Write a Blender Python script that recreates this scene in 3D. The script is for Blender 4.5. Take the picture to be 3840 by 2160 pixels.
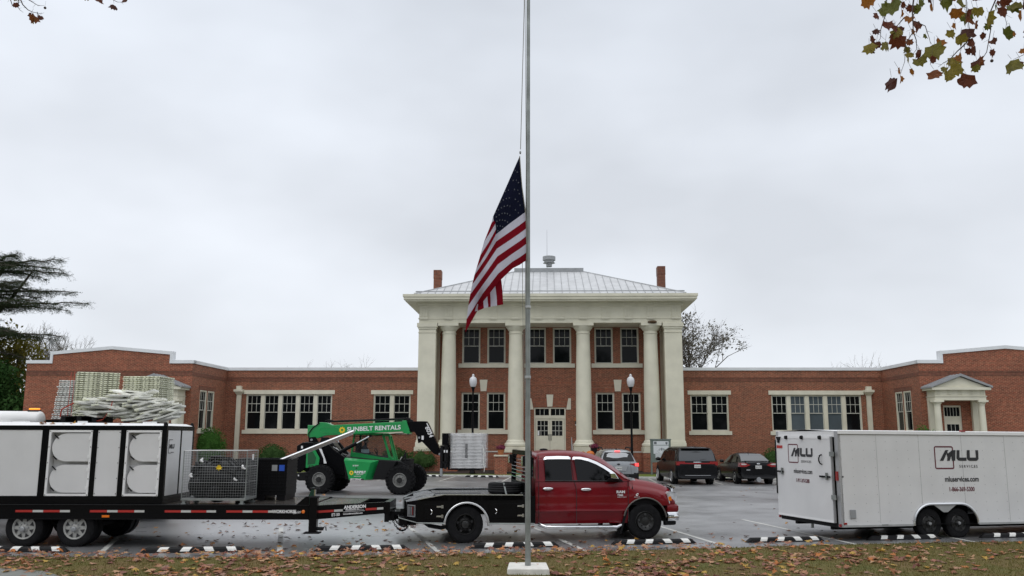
import bpy, bmesh, math, random
from mathutils import Vector, Matrix, noise
R = math.radians
for _o in list(bpy.data.objects): bpy.data.objects.remove(_o)
SC = bpy.context.scene
COL = SC.collection

# ------------------------------------------------------------------ camera
CAM_H, FPX, PITCH, ROLL = 2.28, 3260.0, R(9.66), R(0.17)
cam_d = bpy.data.cameras.new('camera')
cam_d.sensor_width = 36.0
cam_d.lens = FPX / 3840.0 * 36.0
cam_d.clip_start = 0.1
cam_d.clip_end = 2000
cam = bpy.data.objects.new('camera', cam_d)
COL.objects.link(cam)
cam.matrix_world = Matrix.Translation((0, 0, CAM_H)) @ Matrix.Rotation(R(90) + PITCH, 4, 'X') @ Matrix.Rotation(ROLL, 4, 'Z')
SC.camera = cam
SC.render.resolution_x, SC.render.resolution_y = 1024, 576

# ------------------------------------------------------------------ sky: overcast world
W = bpy.data.worlds.new('World')
SC.world = W
W.use_nodes = True
wn, wl = W.node_tree.nodes, W.node_tree.links
wn.clear()
out = wn.new('ShaderNodeOutputWorld')
bg = wn.new('ShaderNodeBackground')
sky = wn.new('ShaderNodeTexSky')
sky.sky_type = 'NISHITA'
sky.sun_disc = False
sky.sun_elevation = R(50)
sky.sun_rotation = R(-150)
tc = wn.new('ShaderNodeTexCoord')
sep = wn.new('ShaderNodeSeparateXYZ')
wl.new(tc.outputs['Generated'], sep.inputs[0])
ramp = wn.new('ShaderNodeValToRGB')          # overcast: brightest overhead, darker near the horizon
ramp.color_ramp.elements[0].position = 0.0
ramp.color_ramp.elements[0].color = (0.83, 0.865, 0.92, 1)
ramp.color_ramp.elements[1].position = 1.0
ramp.color_ramp.elements[1].color = (1.62, 1.63, 1.66, 1)
e = ramp.color_ramp.elements.new(0.25); e.color = (0.83, 0.87, 0.935, 1)
e = ramp.color_ramp.elements.new(0.5); e.color = (0.79, 0.84, 0.92, 1)
wl.new(sep.outputs['Z'], ramp.inputs[0])
mp = wn.new('ShaderNodeMapping')
mp.inputs['Scale'].default_value = (1.5, 1.5, 3.0)
mp.inputs['Location'].default_value = (3.1, 0.7, 0.4)
wl.new(tc.outputs['Generated'], mp.inputs[0])
nz = wn.new('ShaderNodeTexNoise')
nz.inputs['Scale'].default_value = 1.6
nz.inputs['Detail'].default_value = 4
nz.inputs['Roughness'].default_value = 0.45
wl.new(mp.outputs[0], nz.inputs['Vector'])
cr = wn.new('ShaderNodeMapRange')
cr.inputs['From Min'].default_value = 0.35
cr.inputs['From Max'].default_value = 0.65
cr.inputs['To Min'].default_value = 0.86
cr.inputs['To Max'].default_value = 1.12
wl.new(nz.outputs['Fac'], cr.inputs['Value'])
mul = wn.new('ShaderNodeMix'); mul.data_type = 'RGBA'; mul.blend_type = 'MULTIPLY'
mul.inputs['Factor'].default_value = 1
wl.new(ramp.outputs[0], mul.inputs['A']); wl.new(cr.outputs[0], mul.inputs['B'])
skm = wn.new('ShaderNodeMix'); skm.data_type = 'RGBA'; skm.blend_type = 'MULTIPLY'
skm.inputs['Factor'].default_value = 1
skm.inputs['B'].default_value = (0.1, 0.1, 0.1, 1)
wl.new(sky.outputs[0], skm.inputs['A'])
mix = wn.new('ShaderNodeMix'); mix.data_type = 'RGBA'
mix.inputs['Factor'].default_value = 0.95
wl.new(skm.outputs['Result'], mix.inputs['A']); wl.new(mul.outputs['Result'], mix.inputs['B'])
wl.new(mix.outputs['Result'], bg.inputs['Color'])
bg.inputs['Strength'].default_value = 1.0
wl.new(bg.outputs[0], out.inputs['Surface'])
# one soft sun behind the cloud
sd = bpy.data.lights.new('sun', 'SUN'); sd.energy = 0.6; sd.angle = R(40); sd.color = (1, 0.97, 0.93)
so = bpy.data.objects.new('sun', sd); COL.objects.link(so)
so.rotation_euler = (R(38), 0, R(-25))
SC.view_settings.view_transform = 'Standard'
SC.view_settings.look = 'None'
SC.view_settings.exposure = 0.0
SC.view_settings.gamma = 1.0

# ------------------------------------------------------------------ materials
MATS = {}
def mat(name, col, rough=0.6, metal=0.0, var=0.0, vscale=3.0, bump=0.0, bscale=40.0, spec=0.5, coat=0.0, emit=None, est=1.0, alpha=None, trans=0.0, col2=None, detail=4):
    m = bpy.data.materials.new(name); m.use_nodes = True
    n, l = m.node_tree.nodes, m.node_tree.links
    b = n['Principled BSDF']
    b.inputs['Base Color'].default_value = (*col, 1)
    b.inputs['Roughness'].default_value = rough
    b.inputs['Metallic'].default_value = metal
    b.inputs['Specular IOR Level'].default_value = spec
    if coat: b.inputs['Coat Weight'].default_value = coat; b.inputs['Coat Roughness'].default_value = 0.06
    if emit: b.inputs['Emission Color'].default_value = (*emit, 1); b.inputs['Emission Strength'].default_value = est
    if trans: b.inputs['Transmission Weight'].default_value = trans
    if alpha is not None: b.inputs['Alpha'].default_value = alpha
    co = n.new('ShaderNodeTexCoord')
    if var or col2:
        t = n.new('ShaderNodeTexNoise'); t.inputs['Scale'].default_value = vscale; t.inputs['Detail'].default_value = detail
        l.new(co.outputs['Object'], t.inputs['Vector'])
        r = n.new('ShaderNodeMapRange'); r.inputs['From Min'].default_value = 0.3; r.inputs['From Max'].default_value = 0.7
        l.new(t.outputs['Fac'], r.inputs['Value'])
        x = n.new('ShaderNodeMix'); x.data_type = 'RGBA'
        l.new(r.outputs[0], x.inputs['Factor'])
        c2 = col2 if col2 else tuple(c * (1 - var) for c in col)
        c1 = col if col2 else tuple(min(1, c * (1 + var * 0.6)) for c in col)
        x.inputs['A'].default_value = (*c1, 1); x.inputs['B'].default_value = (*c2, 1)
        l.new(x.outputs['Result'], b.inputs['Base Color'])
        rr = n.new('ShaderNodeMapRange'); rr.inputs['To Min'].default_value = max(0, rough - 0.08); rr.inputs['To Max'].default_value = min(1, rough + 0.12)
        l.new(t.outputs['Fac'], rr.inputs['Value']); l.new(rr.outputs[0], b.inputs['Roughness'])
    if bump:
        t2 = n.new('ShaderNodeTexNoise'); t2.inputs['Scale'].default_value = bscale; t2.inputs['Detail'].default_value = 3
        l.new(co.outputs['Object'], t2.inputs['Vector'])
        bp = n.new('ShaderNodeBump'); bp.inputs['Strength'].default_value = bump; bp.inputs['Distance'].default_value = 0.02
        l.new(t2.outputs['Fac'], bp.inputs['Height']); l.new(bp.outputs[0], b.inputs['Normal'])
    MATS[name] = m
    return m

def mat_leafy(name, ca, cb, rough=0.6, tr=0.35, scale=1.5):
    """foliage: colour differs leaf clump by leaf clump, light passes through"""
    m = bpy.data.materials.new(name); m.use_nodes = True
    n, l = m.node_tree.nodes, m.node_tree.links
    n.clear()
    o = n.new('ShaderNodeOutputMaterial'); d = n.new('ShaderNodeBsdfDiffuse'); t = n.new('ShaderNodeBsdfTranslucent')
    g = n.new('ShaderNodeNewGeometry'); co = n.new('ShaderNodeTexCoord')
    nz = n.new('ShaderNodeTexNoise'); nz.inputs['Scale'].default_value = scale
    l.new(co.outputs['Object'], nz.inputs['Vector'])
    ad = n.new('ShaderNodeMath'); ad.operation = 'ADD'
    mu = n.new('ShaderNodeMath'); mu.operation = 'MULTIPLY'; mu.inputs[1].default_value = 0.6
    l.new(g.outputs['Random Per Island'], mu.inputs[0])
    s2 = n.new('ShaderNodeMath'); s2.operation = 'MULTIPLY'; s2.inputs[1].default_value = 0.5
    l.new(nz.outputs['Fac'], s2.inputs[0])
    l.new(mu.outputs[0], ad.inputs[0]); l.new(s2.outputs[0], ad.inputs[1])
    x = n.new('ShaderNodeMix'); x.data_type = 'RGBA'
    x.inputs['A'].default_value = (*ca, 1); x.inputs['B'].default_value = (*cb, 1)
    l.new(ad.outputs[0], x.inputs['Factor'])
    l.new(x.outputs['Result'], d.inputs['Color']); l.new(x.outputs['Result'], t.inputs['Color'])
    ms = n.new('ShaderNodeMixShader'); ms.inputs[0].default_value = tr
    l.new(d.outputs[0], ms.inputs[1]); l.new(t.outputs[0], ms.inputs[2])
    l.new(ms.outputs[0], o.inputs[0])
    MATS[name] = m; return m

def mat_multi(name, cols, rough=0.7, tr=0.25):
    """a random colour from the list for each loose piece (leaves)"""
    m = bpy.data.materials.new(name); m.use_nodes = True
    n, l = m.node_tree.nodes, m.node_tree.links
    n.clear()
    o = n.new('ShaderNodeOutputMaterial'); d = n.new('ShaderNodeBsdfPrincipled'); t = n.new('ShaderNodeBsdfTranslucent')
    g = n.new('ShaderNodeNewGeometry'); oi = n.new('ShaderNodeObjectInfo')
    ad = n.new('ShaderNodeMath'); ad.operation = 'ADD'
    l.new(g.outputs['Random Per Island'], ad.inputs[0]); l.new(oi.outputs['Random'], ad.inputs[1])
    fr = n.new('ShaderNodeMath'); fr.operation = 'FRACT'; l.new(ad.outputs[0], fr.inputs[0])
    rp = n.new('ShaderNodeValToRGB'); rp.color_ramp.interpolation = 'CONSTANT'
    k = len(cols)
    rp.color_ramp.elements[0].position = 0; rp.color_ramp.elements[0].color = (*cols[0], 1)
    rp.color_ramp.elements[1].position = 1 / k; rp.color_ramp.elements[1].color = (*cols[1], 1)
    for i in range(2, k):
        e = rp.color_ramp.elements.new(i / k); e.color = (*cols[i], 1)
    l.new(fr.outputs[0], rp.inputs[0])
    co = n.new('ShaderNodeTexCoord'); nz = n.new('ShaderNodeTexNoise'); nz.inputs['Scale'].default_value = 22
    l.new(co.outputs['Object'], nz.inputs['Vector'])
    mr = n.new('ShaderNodeMapRange'); mr.inputs['To Min'].default_value = 0.55; mr.inputs['To Max'].default_value = 1.35
    l.new(nz.outputs['Fac'], mr.inputs['Value'])
    x = n.new('ShaderNodeMix'); x.data_type = 'RGBA'; x.blend_type = 'MULTIPLY'; x.inputs['Factor'].default_value = 1
    l.new(rp.outputs[0], x.inputs['A']); l.new(mr.outputs[0], x.inputs['B'])
    d.inputs['Roughness'].default_value = rough
    l.new(x.outputs['Result'], d.inputs['Base Color']); l.new(x.outputs['Result'], t.inputs['Color'])
    ms = n.new('ShaderNodeMixShader'); ms.inputs[0].default_value = tr
    l.new(d.outputs[0], ms.inputs[1]); l.new(t.outputs[0], ms.inputs[2]); l.new(ms.outputs[0], o.inputs[0])
    MATS[name] = m; return m

def mat_brick(name, c1, c2, mortar, bw=0.22, bh=0.072, mort=0.013, soldier=False, stain=0.35, lim=None):
    m = bpy.data.materials.new(name); m.use_nodes = True
    n, l = m.node_tree.nodes, m.node_tree.links
    b = n['Principled BSDF']
    uv = n.new('ShaderNodeTexCoord')
    br = n.new('ShaderNodeTexBrick')
    br.inputs['Scale'].default_value = 1.0
    br.inputs['Brick Width'].default_value = bh if soldier else bw
    br.inputs['Row Height'].default_value = 0.22 if soldier else bh
    br.offset = 0 if soldier else 0.5
    br.inputs['Mortar Size'].default_value = mort
    br.inputs['Mortar Smooth'].default_value = 0.2
    br.inputs['Bias'].default_value = -0.15
    br.inputs['Color1'].default_value = (*c1, 1); br.inputs['Color2'].default_value = (*c2, 1); br.inputs['Mortar'].default_value = (*mortar, 1)
    l.new(uv.outputs['UV'], br.inputs['Vector'])
    nz = n.new('ShaderNodeTexNoise'); nz.inputs['Scale'].default_value = 0.35; nz.inputs['Detail'].default_value = 6; nz.inputs['Roughness'].default_value = 0.65
    l.new(uv.outputs['Object'], nz.inputs['Vector'])
    mr = n.new('ShaderNodeMapRange'); mr.inputs['From Min'].default_value = 0.3; mr.inputs['From Max'].default_value = 0.7
    mr.inputs['To Min'].default_value = 1 - stain * 0.7; mr.inputs['To Max'].default_value = 1.12
    l.new(nz.outputs['Fac'], mr.inputs['Value'])
    x = n.new('ShaderNodeMix'); x.data_type = 'RGBA'; x.blend_type = 'MULTIPLY'; x.inputs['Factor'].default_value = 1
    l.new(br.outputs['Color'], x.inputs['A']); l.new(mr.outputs[0], x.inputs['B'])
    n2 = n.new('ShaderNodeTexNoise'); n2.inputs['Scale'].default_value = 5.5; n2.inputs['Detail'].default_value = 2
    mp2 = n.new('ShaderNodeMapping'); mp2.inputs['Scale'].default_value = (1, 1, 2.2)
    l.new(uv.outputs['Object'], mp2.inputs[0]); l.new(mp2.outputs[0], n2.inputs['Vector'])
    m3 = n.new('ShaderNodeMapRange'); m3.inputs['From Min'].default_value = 0.35; m3.inputs['From Max'].default_value = 0.7
    m3.inputs['To Min'].default_value = 0.72; m3.inputs['To Max'].default_value = 1.2
    l.new(n2.outputs['Fac'], m3.inputs['Value'])
    y = n.new('ShaderNodeMix'); y.data_type = 'RGBA'; y.blend_type = 'MULTIPLY'; y.inputs['Factor'].default_value = 1
    l.new(x.outputs['Result'], y.inputs['A']); l.new(m3.outputs[0], y.inputs['B'])
    l.new(y.outputs['Result'], b.inputs['Base Color'])
    b.inputs['Roughness'].default_value = 0.75
    bp = n.new('ShaderNodeBump'); bp.inputs['Strength'].default_value = 0.4; bp.inputs['Distance'].default_value = 0.01
    inv = n.new('ShaderNodeMath'); inv.operation = 'SUBTRACT'; inv.inputs[0].default_value = 1
    l.new(br.outputs['Fac'], inv.inputs[1]); l.new(inv.outputs[0], bp.inputs['Height']); l.new(bp.outputs[0], b.inputs['Normal'])
    MATS[name] = m; return m

# ------------------------------------------------------------------ mesh builder
def frame_from(d, up=Vector((0, 0, 1))):
    d = d.normalized()
    if abs(d.dot(up)) > 0.99: up = Vector((1, 0, 0))
    s = d.cross(up).normalized(); u = s.cross(d).normalized()
    return s, u
class MB:
    def __init__(s, T=None): s.v, s.f, s.m, s.mats = [], [], [], []; s.T = T
    def mi(s, m):
        if m not in s.mats: s.mats.append(m)
        return s.mats.index(m)
    def add(s, vs, fs, m):
        o = len(s.v); k = s.mi(m)
        for p in vs:
            p = Vector(p)
            if s.T is not None: p = s.T @ p
            s.v.append(p)
        for f in fs: s.f.append(tuple(i + o for i in f)); s.m.append(k)
        return s
    def box(s, x0, x1, y0, y1, z0, z1, m):
        v = [(x, y, z) for z in (z0, z1) for y in (y0, y1) for x in (x0, x1)]
        return s.add(v, [(0, 2, 3, 1), (4, 5, 7, 6), (0, 1, 5, 4), (2, 6, 7, 3), (0, 4, 6, 2), (1, 3, 7, 5)], m)
    def hexa(s, b, t, m):
        """b: 4 bottom points ccw, t: 4 top points"""
        return s.add(list(b) + list(t), [(3, 2, 1, 0), (4, 5, 6, 7), (0, 1, 5, 4), (1, 2, 6, 5), (2, 3, 7, 6), (3, 0, 4, 7)], m)
    def beam(s, p0, p1, w, h, m, up=(0, 0, 1)):
        p0, p1 = Vector(p0), Vector(p1)
        a, u = frame_from(p1 - p0, Vector(up)); a *= w / 2; u *= h / 2
        return s.hexa([p0 - a - u, p0 + a - u, p1 + a - u, p1 - a - u], [p0 - a + u, p0 + a + u, p1 + a + u, p1 - a + u], m)
    def cyl(s, p0, p1, r0, r1, m, n=12, caps=True):
        p0, p1 = Vector(p0), Vector(p1); a, u = frame_from(p1 - p0)
        vs = []
        for p, r in ((p0, r0), (p1, r1)):
            for i in range(n):
                t = 2 * math.pi * i / n; vs.append(p + a * (r * math.cos(t)) + u * (r * math.sin(t)))
        fs = [(i, (i + 1) % n, n + (i + 1) % n, n + i) for i in range(n)]
        if caps: fs += [tuple(range(n - 1, -1, -1)), tuple(range(n, 2 * n))]
        return s.add(vs, fs, m)
    def tube(s, pts, r, m, n=6, r1=None, closed=False):
        pts = [Vector(p) for p in pts]; k = len(pts); vs = []; pu = None
        for i, p in enumerate(pts):
            if closed: d = pts[(i + 1) % k] - pts[i - 1]
            else: d = pts[min(i + 1, k - 1)] - pts[max(i - 1, 0)]
            if d.length < 1e-9: d = Vector((0, 0, 1))
            if pu is None: a, u = frame_from(d)
            else:
                d = d.normalized(); a = d.cross(pu)
                if a.length < 1e-4: a, u = frame_from(d)
                else: a.normalize(); u = a.cross(d).normalized()
            pu = u
            rr = r if r1 is None else r + (r1 - r) * i / max(1, k - 1)
            for j in range(n):
                t = 2 * math.pi * j / n; vs.append(p + a * (rr * math.cos(t)) + u * (rr * math.sin(t)))
        fs = []
        for i in range(k if closed else k - 1):
            i2 = (i + 1) % k
            for j in range(n): fs.append((i * n + j, i * n + (j + 1) % n, i2 * n + (j + 1) % n, i2 * n + j))
        if not closed: fs += [tuple(range(n - 1, -1, -1)), tuple(range((k - 1) * n, k * n))]
        return s.add(vs, fs, m)
    def lathe(s, prof, o, m, axis='z', n=24, caps=True):
        """prof: list of (radius, height along axis)"""
        o = Vector(o); vs = []
        for r, h in prof:
            for i in range(n):
                t = 2 * math.pi * i / n; c, q = r * math.cos(t), r * math.sin(t)
                vs.append(o + (Vector((c, q, h)) if axis == 'z' else Vector((q, h, c)) if axis == 'y' else Vector((h, c, q))))
        k = len(prof)
        fs = [(a * n + i, a * n + (i + 1) % n, (a + 1) * n + (i + 1) % n, (a + 1) * n + i) for a in range(k - 1) for i in range(n)]
        if caps:
            if prof[0][0] > 1e-5: fs.append(tuple(range(n - 1, -1, -1)))
            if prof[-1][0] > 1e-5: fs.append(tuple(range((k - 1) * n, k * n)))
        return s.add(vs, fs, m)
    def prism(s, poly, a0, a1, m, plane='xz'):
        def P(p, a): return (p[0], a, p[1]) if plane == 'xz' else (a, p[0], p[1]) if plane == 'yz' else (p[0], p[1], a)
        n = len(poly)
        vs = [P(p, a0) for p in poly] + [P(p, a1) for p in poly]
        fs = [(i, (i + 1) % n, n + (i + 1) % n, n + i) for i in range(n)] + [tuple(range(n - 1, -1, -1)), tuple(range(n, 2 * n))]
        return s.add(vs, fs, m)
    def quad(s, a, b, c, d, m): return s.add([a, b, c, d], [(0, 1, 2, 3)], m)
    def poly(s, pts, m): return s.add(pts, [tuple(range(len(pts)))], m)
    def ball(s, c, rx, ry, rz, m, n=12, k=8, disp=0, seed=0):
        c = Vector(c); vs = [c + Vector((0, 0, -rz))]
        for j in range(1, k):
            ph = -math.pi / 2 + math.pi * j / k
            for i in range(n):
                t = 2 * math.pi * i / n
                q = Vector((rx * math.cos(ph) * math.cos(t), ry * math.cos(ph) * math.sin(t), rz * math.sin(ph)))
                if disp: q *= 1 + disp * noise.noise(q * 2.3 + Vector((seed, 0, 0)))
                vs.append(c + q)
        vs.append(c + Vector((0, 0, rz))); L = len(vs) - 1
        fs = [(0, 1 + (i + 1) % n, 1 + i) for i in range(n)]
        for j in range(k - 2):
            for i in range(n): a = 1 + j * n; fs.append((a + i, a + (i + 1) % n, a + n + (i + 1) % n, a + n + i))
        a = 1 + (k - 2) * n
        fs += [(a + i, a + (i + 1) % n, L) for i in range(n)]
        return s.add(vs, fs, m)
    def build(s, name, parent=None, smooth=None, bevel=None, fix=False, **tags):
        me = bpy.data.meshes.new(name)
        me.from_pydata([tuple(p) for p in s.v], [], s.f)
        for k in s.mats: me.materials.append(MATS[k])
        me.polygons.foreach_set('material_index', s.m)
        if fix:
            bm = bmesh.new(); bm.from_mesh(me); bmesh.ops.recalc_face_normals(bm, faces=bm.faces); bm.to_mesh(me); bm.free()
        uvl = me.uv_layers.new(name='UVMap'); dat = uvl.data
        for p in me.polygons:
            nx, ny, nz_ = abs(p.normal.x), abs(p.normal.y), abs(p.normal.z)
            for li in p.loop_indices:
                c = me.vertices[me.loops[li].vertex_index].co
                dat[li].uv = (c.x, c.y) if nz_ > max(nx, ny) else ((c.y, c.z) if nx > ny else (c.x, c.z))
        if smooth:
            me.polygons.foreach_set('use_smooth', [True] * len(me.polygons))
            me.set_sharp_from_angle(angle=R(smooth))
        me.update()
        o = bpy.data.objects.new(name, me); COL.objects.link(o)
        if parent is not None: o.parent = parent
        if bevel:
            bv = o.modifiers.new('bevel', 'BEVEL'); bv.width = bevel; bv.segments = 2; bv.limit_method = 'ANGLE'; bv.angle_limit = R(40)
        for k, v in tags.items(): o[k] = v
        return o
def tag(o, label=None, cat=None, group=None, kind=None):
    if label: o['label'] = label
    if cat: o['category'] = cat
    if group: o['group'] = group
    if kind: o['kind'] = kind
    return o
def empty(name, loc=(0, 0, 0), hd=0, label=None, cat=None, group=None, pitch=0):
    o = bpy.data.objects.new(name, None); COL.objects.link(o)
    o.location = loc; o.rotation_euler = (0, R(pitch), R(hd)); o.empty_display_size = 0.2
    return tag(o, label, cat, group)
def copy_tree(o, parent=None):
    c = o.copy(); COL.objects.link(c)
    if parent is not None: c.parent = parent
    for ch in list(o.children): copy_tree(ch, c)
    return c
def text(s, size, mt, parent, origin, hd=0, name='lettering', bold=0.0, sx=1.0, shear=0.0, align='LEFT', space=1.0, rot=None, depth=0.001, raised=0.003, along=0):
    """lettering standing upright in the local x-z plane, facing local -y (hd turns it about z, along tilts the line of text)"""
    cu = bpy.data.curves.new(name, 'FONT'); cu.body = s; cu.size = size; cu.offset = bold; cu.shear = shear
    cu.align_x = align; cu.space_character = space; cu.extrude = depth
    t = bpy.data.objects.new('tmp', cu)
    me = bpy.data.meshes.new_from_object(t)
    bpy.data.objects.remove(t)
    M = Matrix.Translation(origin) @ Matrix.Rotation(R(hd), 4, 'Z') @ Matrix.Rotation(R(90), 4, 'X') @ Matrix.Rotation(R(along), 4, 'Z') @ Matrix.Diagonal((sx, 1, 1, 1))
    me.transform(M)
    me.materials.clear(); me.materials.append(MATS[mt])
    o = bpy.data.objects.new(name, me); COL.objects.link(o); o.parent = parent
    return o

# ------------------------------------------------------------------ palette
mat('cream', (0.67, 0.645, 0.52), 0.6, var=0.10, vscale=1.2, bump=0.15, bscale=30)
mat('cream_trim', (0.67, 0.64, 0.52), 0.55, var=0.08, vscale=2)
mat('sash_white', (0.55, 0.55, 0.49), 0.5, var=0.05)
mat('stone_plinth', (0.60, 0.57, 0.45), 0.65, var=0.15, vscale=2, bump=0.1)
mat('coping', (0.72, 0.74, 0.76), 0.45, var=0.06, vscale=1.5)
mat('roof_metal', (0.50, 0.51, 0.52), 0.42, metal=0.0, var=0.12, vscale=1.5)
mat('grey_metal', (0.32, 0.33, 0.34), 0.45, metal=0.3, var=0.1)
mat_brick('brick', (0.285, 0.064, 0.029), (0.150, 0.037, 0.021), (0.35, 0.20, 0.12))
mat_brick('brick_red', (0.285, 0.054, 0.025), (0.17, 0.037, 0.019), (0.38, 0.20, 0.115))
mat_brick('brick_soldier', (0.36, 0.095, 0.042), (0.24, 0.06, 0.032), (0.28, 0.16, 0.10), soldier=True)
mat_brick('brick_soldier_dark', (0.22, 0.058, 0.03), (0.14, 0.04, 0.023), (0.22, 0.12, 0.075), soldier=True, stain=0.5)
mat('glass_dark', (0.006, 0.007, 0.008), 0.04, spec=0.14)
mat('glass_painted_sky', (0.085, 0.105, 0.12), 0.08, spec=0.5, var=0.3, vscale=0.6)  # grey-blue of reflected sky painted into the pane colour
mat('glass_car', (0.004, 0.004, 0.005), 0.03, spec=0.3)
mat('dark_room', (0.01, 0.01, 0.011), 0.9)
mat('black_paint', (0.005, 0.005, 0.006), 0.2, spec=0.14)
mat('black_matte', (0.009, 0.009, 0.010), 0.7, spec=0.2)
mat('rubber', (0.010, 0.010, 0.011), 0.8, spec=0.15, var=0.3, vscale=8)
mat('chrome', (0.75, 0.76, 0.78), 0.08, metal=1)
mat('alu', (0.72, 0.73, 0.74), 0.28, metal=1, var=0.05)
mat('galv', (0.28, 0.30, 0.29), 0.5, metal=0.55, var=0.3, vscale=3, bump=0.05)
mat('galv_light', (0.46, 0.47, 0.47), 0.45, metal=0.5, var=0.2)
mat('white_paint', (0.78, 0.78, 0.78), 0.38, var=0.05, vscale=1.2)
mat('panel_white', (0.66, 0.66, 0.66), 0.5, var=0.06, vscale=1.4, bump=0.03, bscale=120)
mat('white_plastic', (0.80, 0.80, 0.74), 0.5, var=0.08)
mat('pallet_green', (0.72, 0.73, 0.56), 0.5, var=0.18, vscale=2.5)
mat('pallet_grey', (0.66, 0.67, 0.64), 0.5, var=0.15, vscale=2.5)
mat('slot_dark', (0.03, 0.03, 0.032), 0.8)
mat('rim_white', (0.42, 0.42, 0.40), 0.45, var=0.15)
mat('rim_black', (0.012, 0.012, 0.012), 0.4)
mat('green_paint', (0.014, 0.29, 0.075), 0.30, var=0.10, vscale=2, coat=0.3)
mat('yellow', (0.80, 0.55, 0.02), 0.5)
mat('letter_white', (0.75, 0.75, 0.75), 0.5)
mat('letter_black', (0.02, 0.02, 0.024), 0.5)
mat('maroon', (0.12, 0.018, 0.03), 0.5)
mat('red_tape', (0.42, 0.025, 0.02), 0.4)
mat('white_tape', (0.50, 0.50, 0.48), 0.4, var=0.1)
mat('amber', (0.75, 0.17, 0.01), 0.3)
mat('amber_lit', (0.9, 0.35, 0.02), 0.3, emit=(1, 0.25, 0.02), est=1.5)
mat('red_lit', (0.8, 0.03, 0.03), 0.3, emit=(1, 0.06, 0.06), est=2.0)
mat('red_lens', (0.28, 0.012, 0.015), 0.15, coat=0.5)
mat('red_truck', (0.165, 0.006, 0.011), 0.38, spec=0.1, coat=0.5, var=0.12, vscale=1.5)
mat('silver_car', (0.30, 0.315, 0.33), 0.25, metal=0.35, coat=0.5)
mat('black_car', (0.004, 0.004, 0.005), 0.25, spec=0.2, coat=0.08)
mat('plate', (0.62, 0.62, 0.60), 0.5)
mat('concrete', (0.50, 0.50, 0.47), 0.8, var=0.2, vscale=4, bump=0.2, bscale=30)
mat('path_grey', (0.17, 0.175, 0.16), 0.6, var=0.25, vscale=3)
mat('wood', (0.14, 0.085, 0.05), 0.8, var=0.35, vscale=4)
mat('deck_wet', (0.07, 0.063, 0.057), 0.16, var=0.3, vscale=1.5)
mat('blue_sticker', (0.02, 0.09, 0.5), 0.4)
mat('hose', (0.008, 0.0085, 0.0095), 0.5, spec=0.2)
mat('skin', (0.35, 0.2, 0.14), 0.6)
mat('shirt', (0.03, 0.035, 0.05), 0.9)
mat('trousers', (0.05, 0.05, 0.06), 0.9)
mat('paper_blue', (0.3, 0.4, 0.45), 0.6)
mat('bark', (0.085, 0.07, 0.058), 0.9, var=0.35, vscale=5, bump=0.4, bscale=20)
mat('bark_pale', (0.17, 0.155, 0.135), 0.9, var=0.35, vscale=3)
mat('twig', (0.06, 0.042, 0.035), 0.8)
mat('mulch', (0.028, 0.018, 0.014), 0.95, var=0.5, vscale=12, bump=0.8, bscale=40)
mat('red_strap', (0.45, 0.05, 0.03), 0.6)
mat('orange_pumpkin', (0.55, 0.14, 0.015), 0.5)
mat('mum_flower', (0.16, 0.02, 0.05), 0.8, var=0.4, vscale=20)
mat('rope', (0.22, 0.21, 0.18), 0.8)
mat('kiosk_grey', (0.14, 0.17, 0.155), 0.6, var=0.1)
mat('notice', (0.62, 0.64, 0.66), 0.4)
mat('ink', (0.12, 0.13, 0.14), 0.6)
mat('rubber_stop', (0.009, 0.009, 0.010), 0.6, spec=0.2)
mat('stop_white', (0.70, 0.70, 0.67), 0.5, var=0.1, vscale=6)
mat('headlamp', (0.62, 0.64, 0.66), 0.08, metal=0.35, coat=0.8, var=0.25, vscale=9)
mat('tread_plate', (0.10, 0.105, 0.11), 0.22, metal=0.35, var=0.2, vscale=3, bump=0.35, bscale=90)
mat('green_dark', (0.01, 0.05, 0.03), 0.3)
mat('bin_black', (0.005, 0.005, 0.006), 0.5, spec=0.15)
mat('wire', (0.30, 0.31, 0.31), 0.45, metal=0.4)
mat('arch_grey', (0.12, 0.11, 0.10), 0.5, metal=0.2)
mat('nest', (0.10, 0.06, 0.03), 0.95, bump=1.0)
mat('terracotta', (0.35, 0.12, 0.04), 0.8)
mat_leafy('conifer_leaf', (0.022, 0.040, 0.020), (0.060, 0.085, 0.042), tr=0.2)
mat_leafy('evergreen_leaf', (0.018, 0.05, 0.016), (0.05, 0.10, 0.03), tr=0.15)
mat_leafy('olive_leaf', (0.10, 0.10, 0.022), (0.20, 0.17, 0.04), tr=0.3)
mat_leafy('shrub_leaf', (0.018, 0.05, 0.014), (0.075, 0.13, 0.045), tr=0.2, scale=6)
mat_leafy('shrub_light', (0.03, 0.10, 0.018), (0.10, 0.20, 0.05), tr=0.3, scale=4)
mat_leafy('far_leaf', (0.08, 0.085, 0.065), (0.16, 0.14, 0.11), tr=0.3)
mat_multi('fallen_leaf', [(0.419, 0.206, 0.112), (0.279, 0.120, 0.063), (0.484, 0.267, 0.154), (0.205, 0.077, 0.056), (0.539, 0.327, 0.182), (0.344, 0.146, 0.098), (0.502, 0.181, 0.049), (0.316, 0.181, 0.126), (0.446, 0.249, 0.154), (0.372, 0.155, 0.070), (0.521, 0.335, 0.070), (0.251, 0.112, 0.084)])
mat_multi('lot_leaf', [(0.16, 0.07, 0.03), (0.09, 0.045, 0.03), (0.34, 0.15, 0.07), (0.055, 0.03, 0.025), (0.26, 0.10, 0.05), (0.42, 0.22, 0.10), (0.05, 0.035, 0.03), (0.52, 0.26, 0.04)])
mat_multi('branch_leaf', [(0.10, 0.028, 0.012), (0.30, 0.11, 0.015), (0.17, 0.15, 0.022), (0.07, 0.02, 0.012), (0.12, 0.13, 0.02), (0.20, 0.06, 0.014), (0.24, 0.19, 0.03), (0.13, 0.035, 0.015)], tr=0.45)
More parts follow.
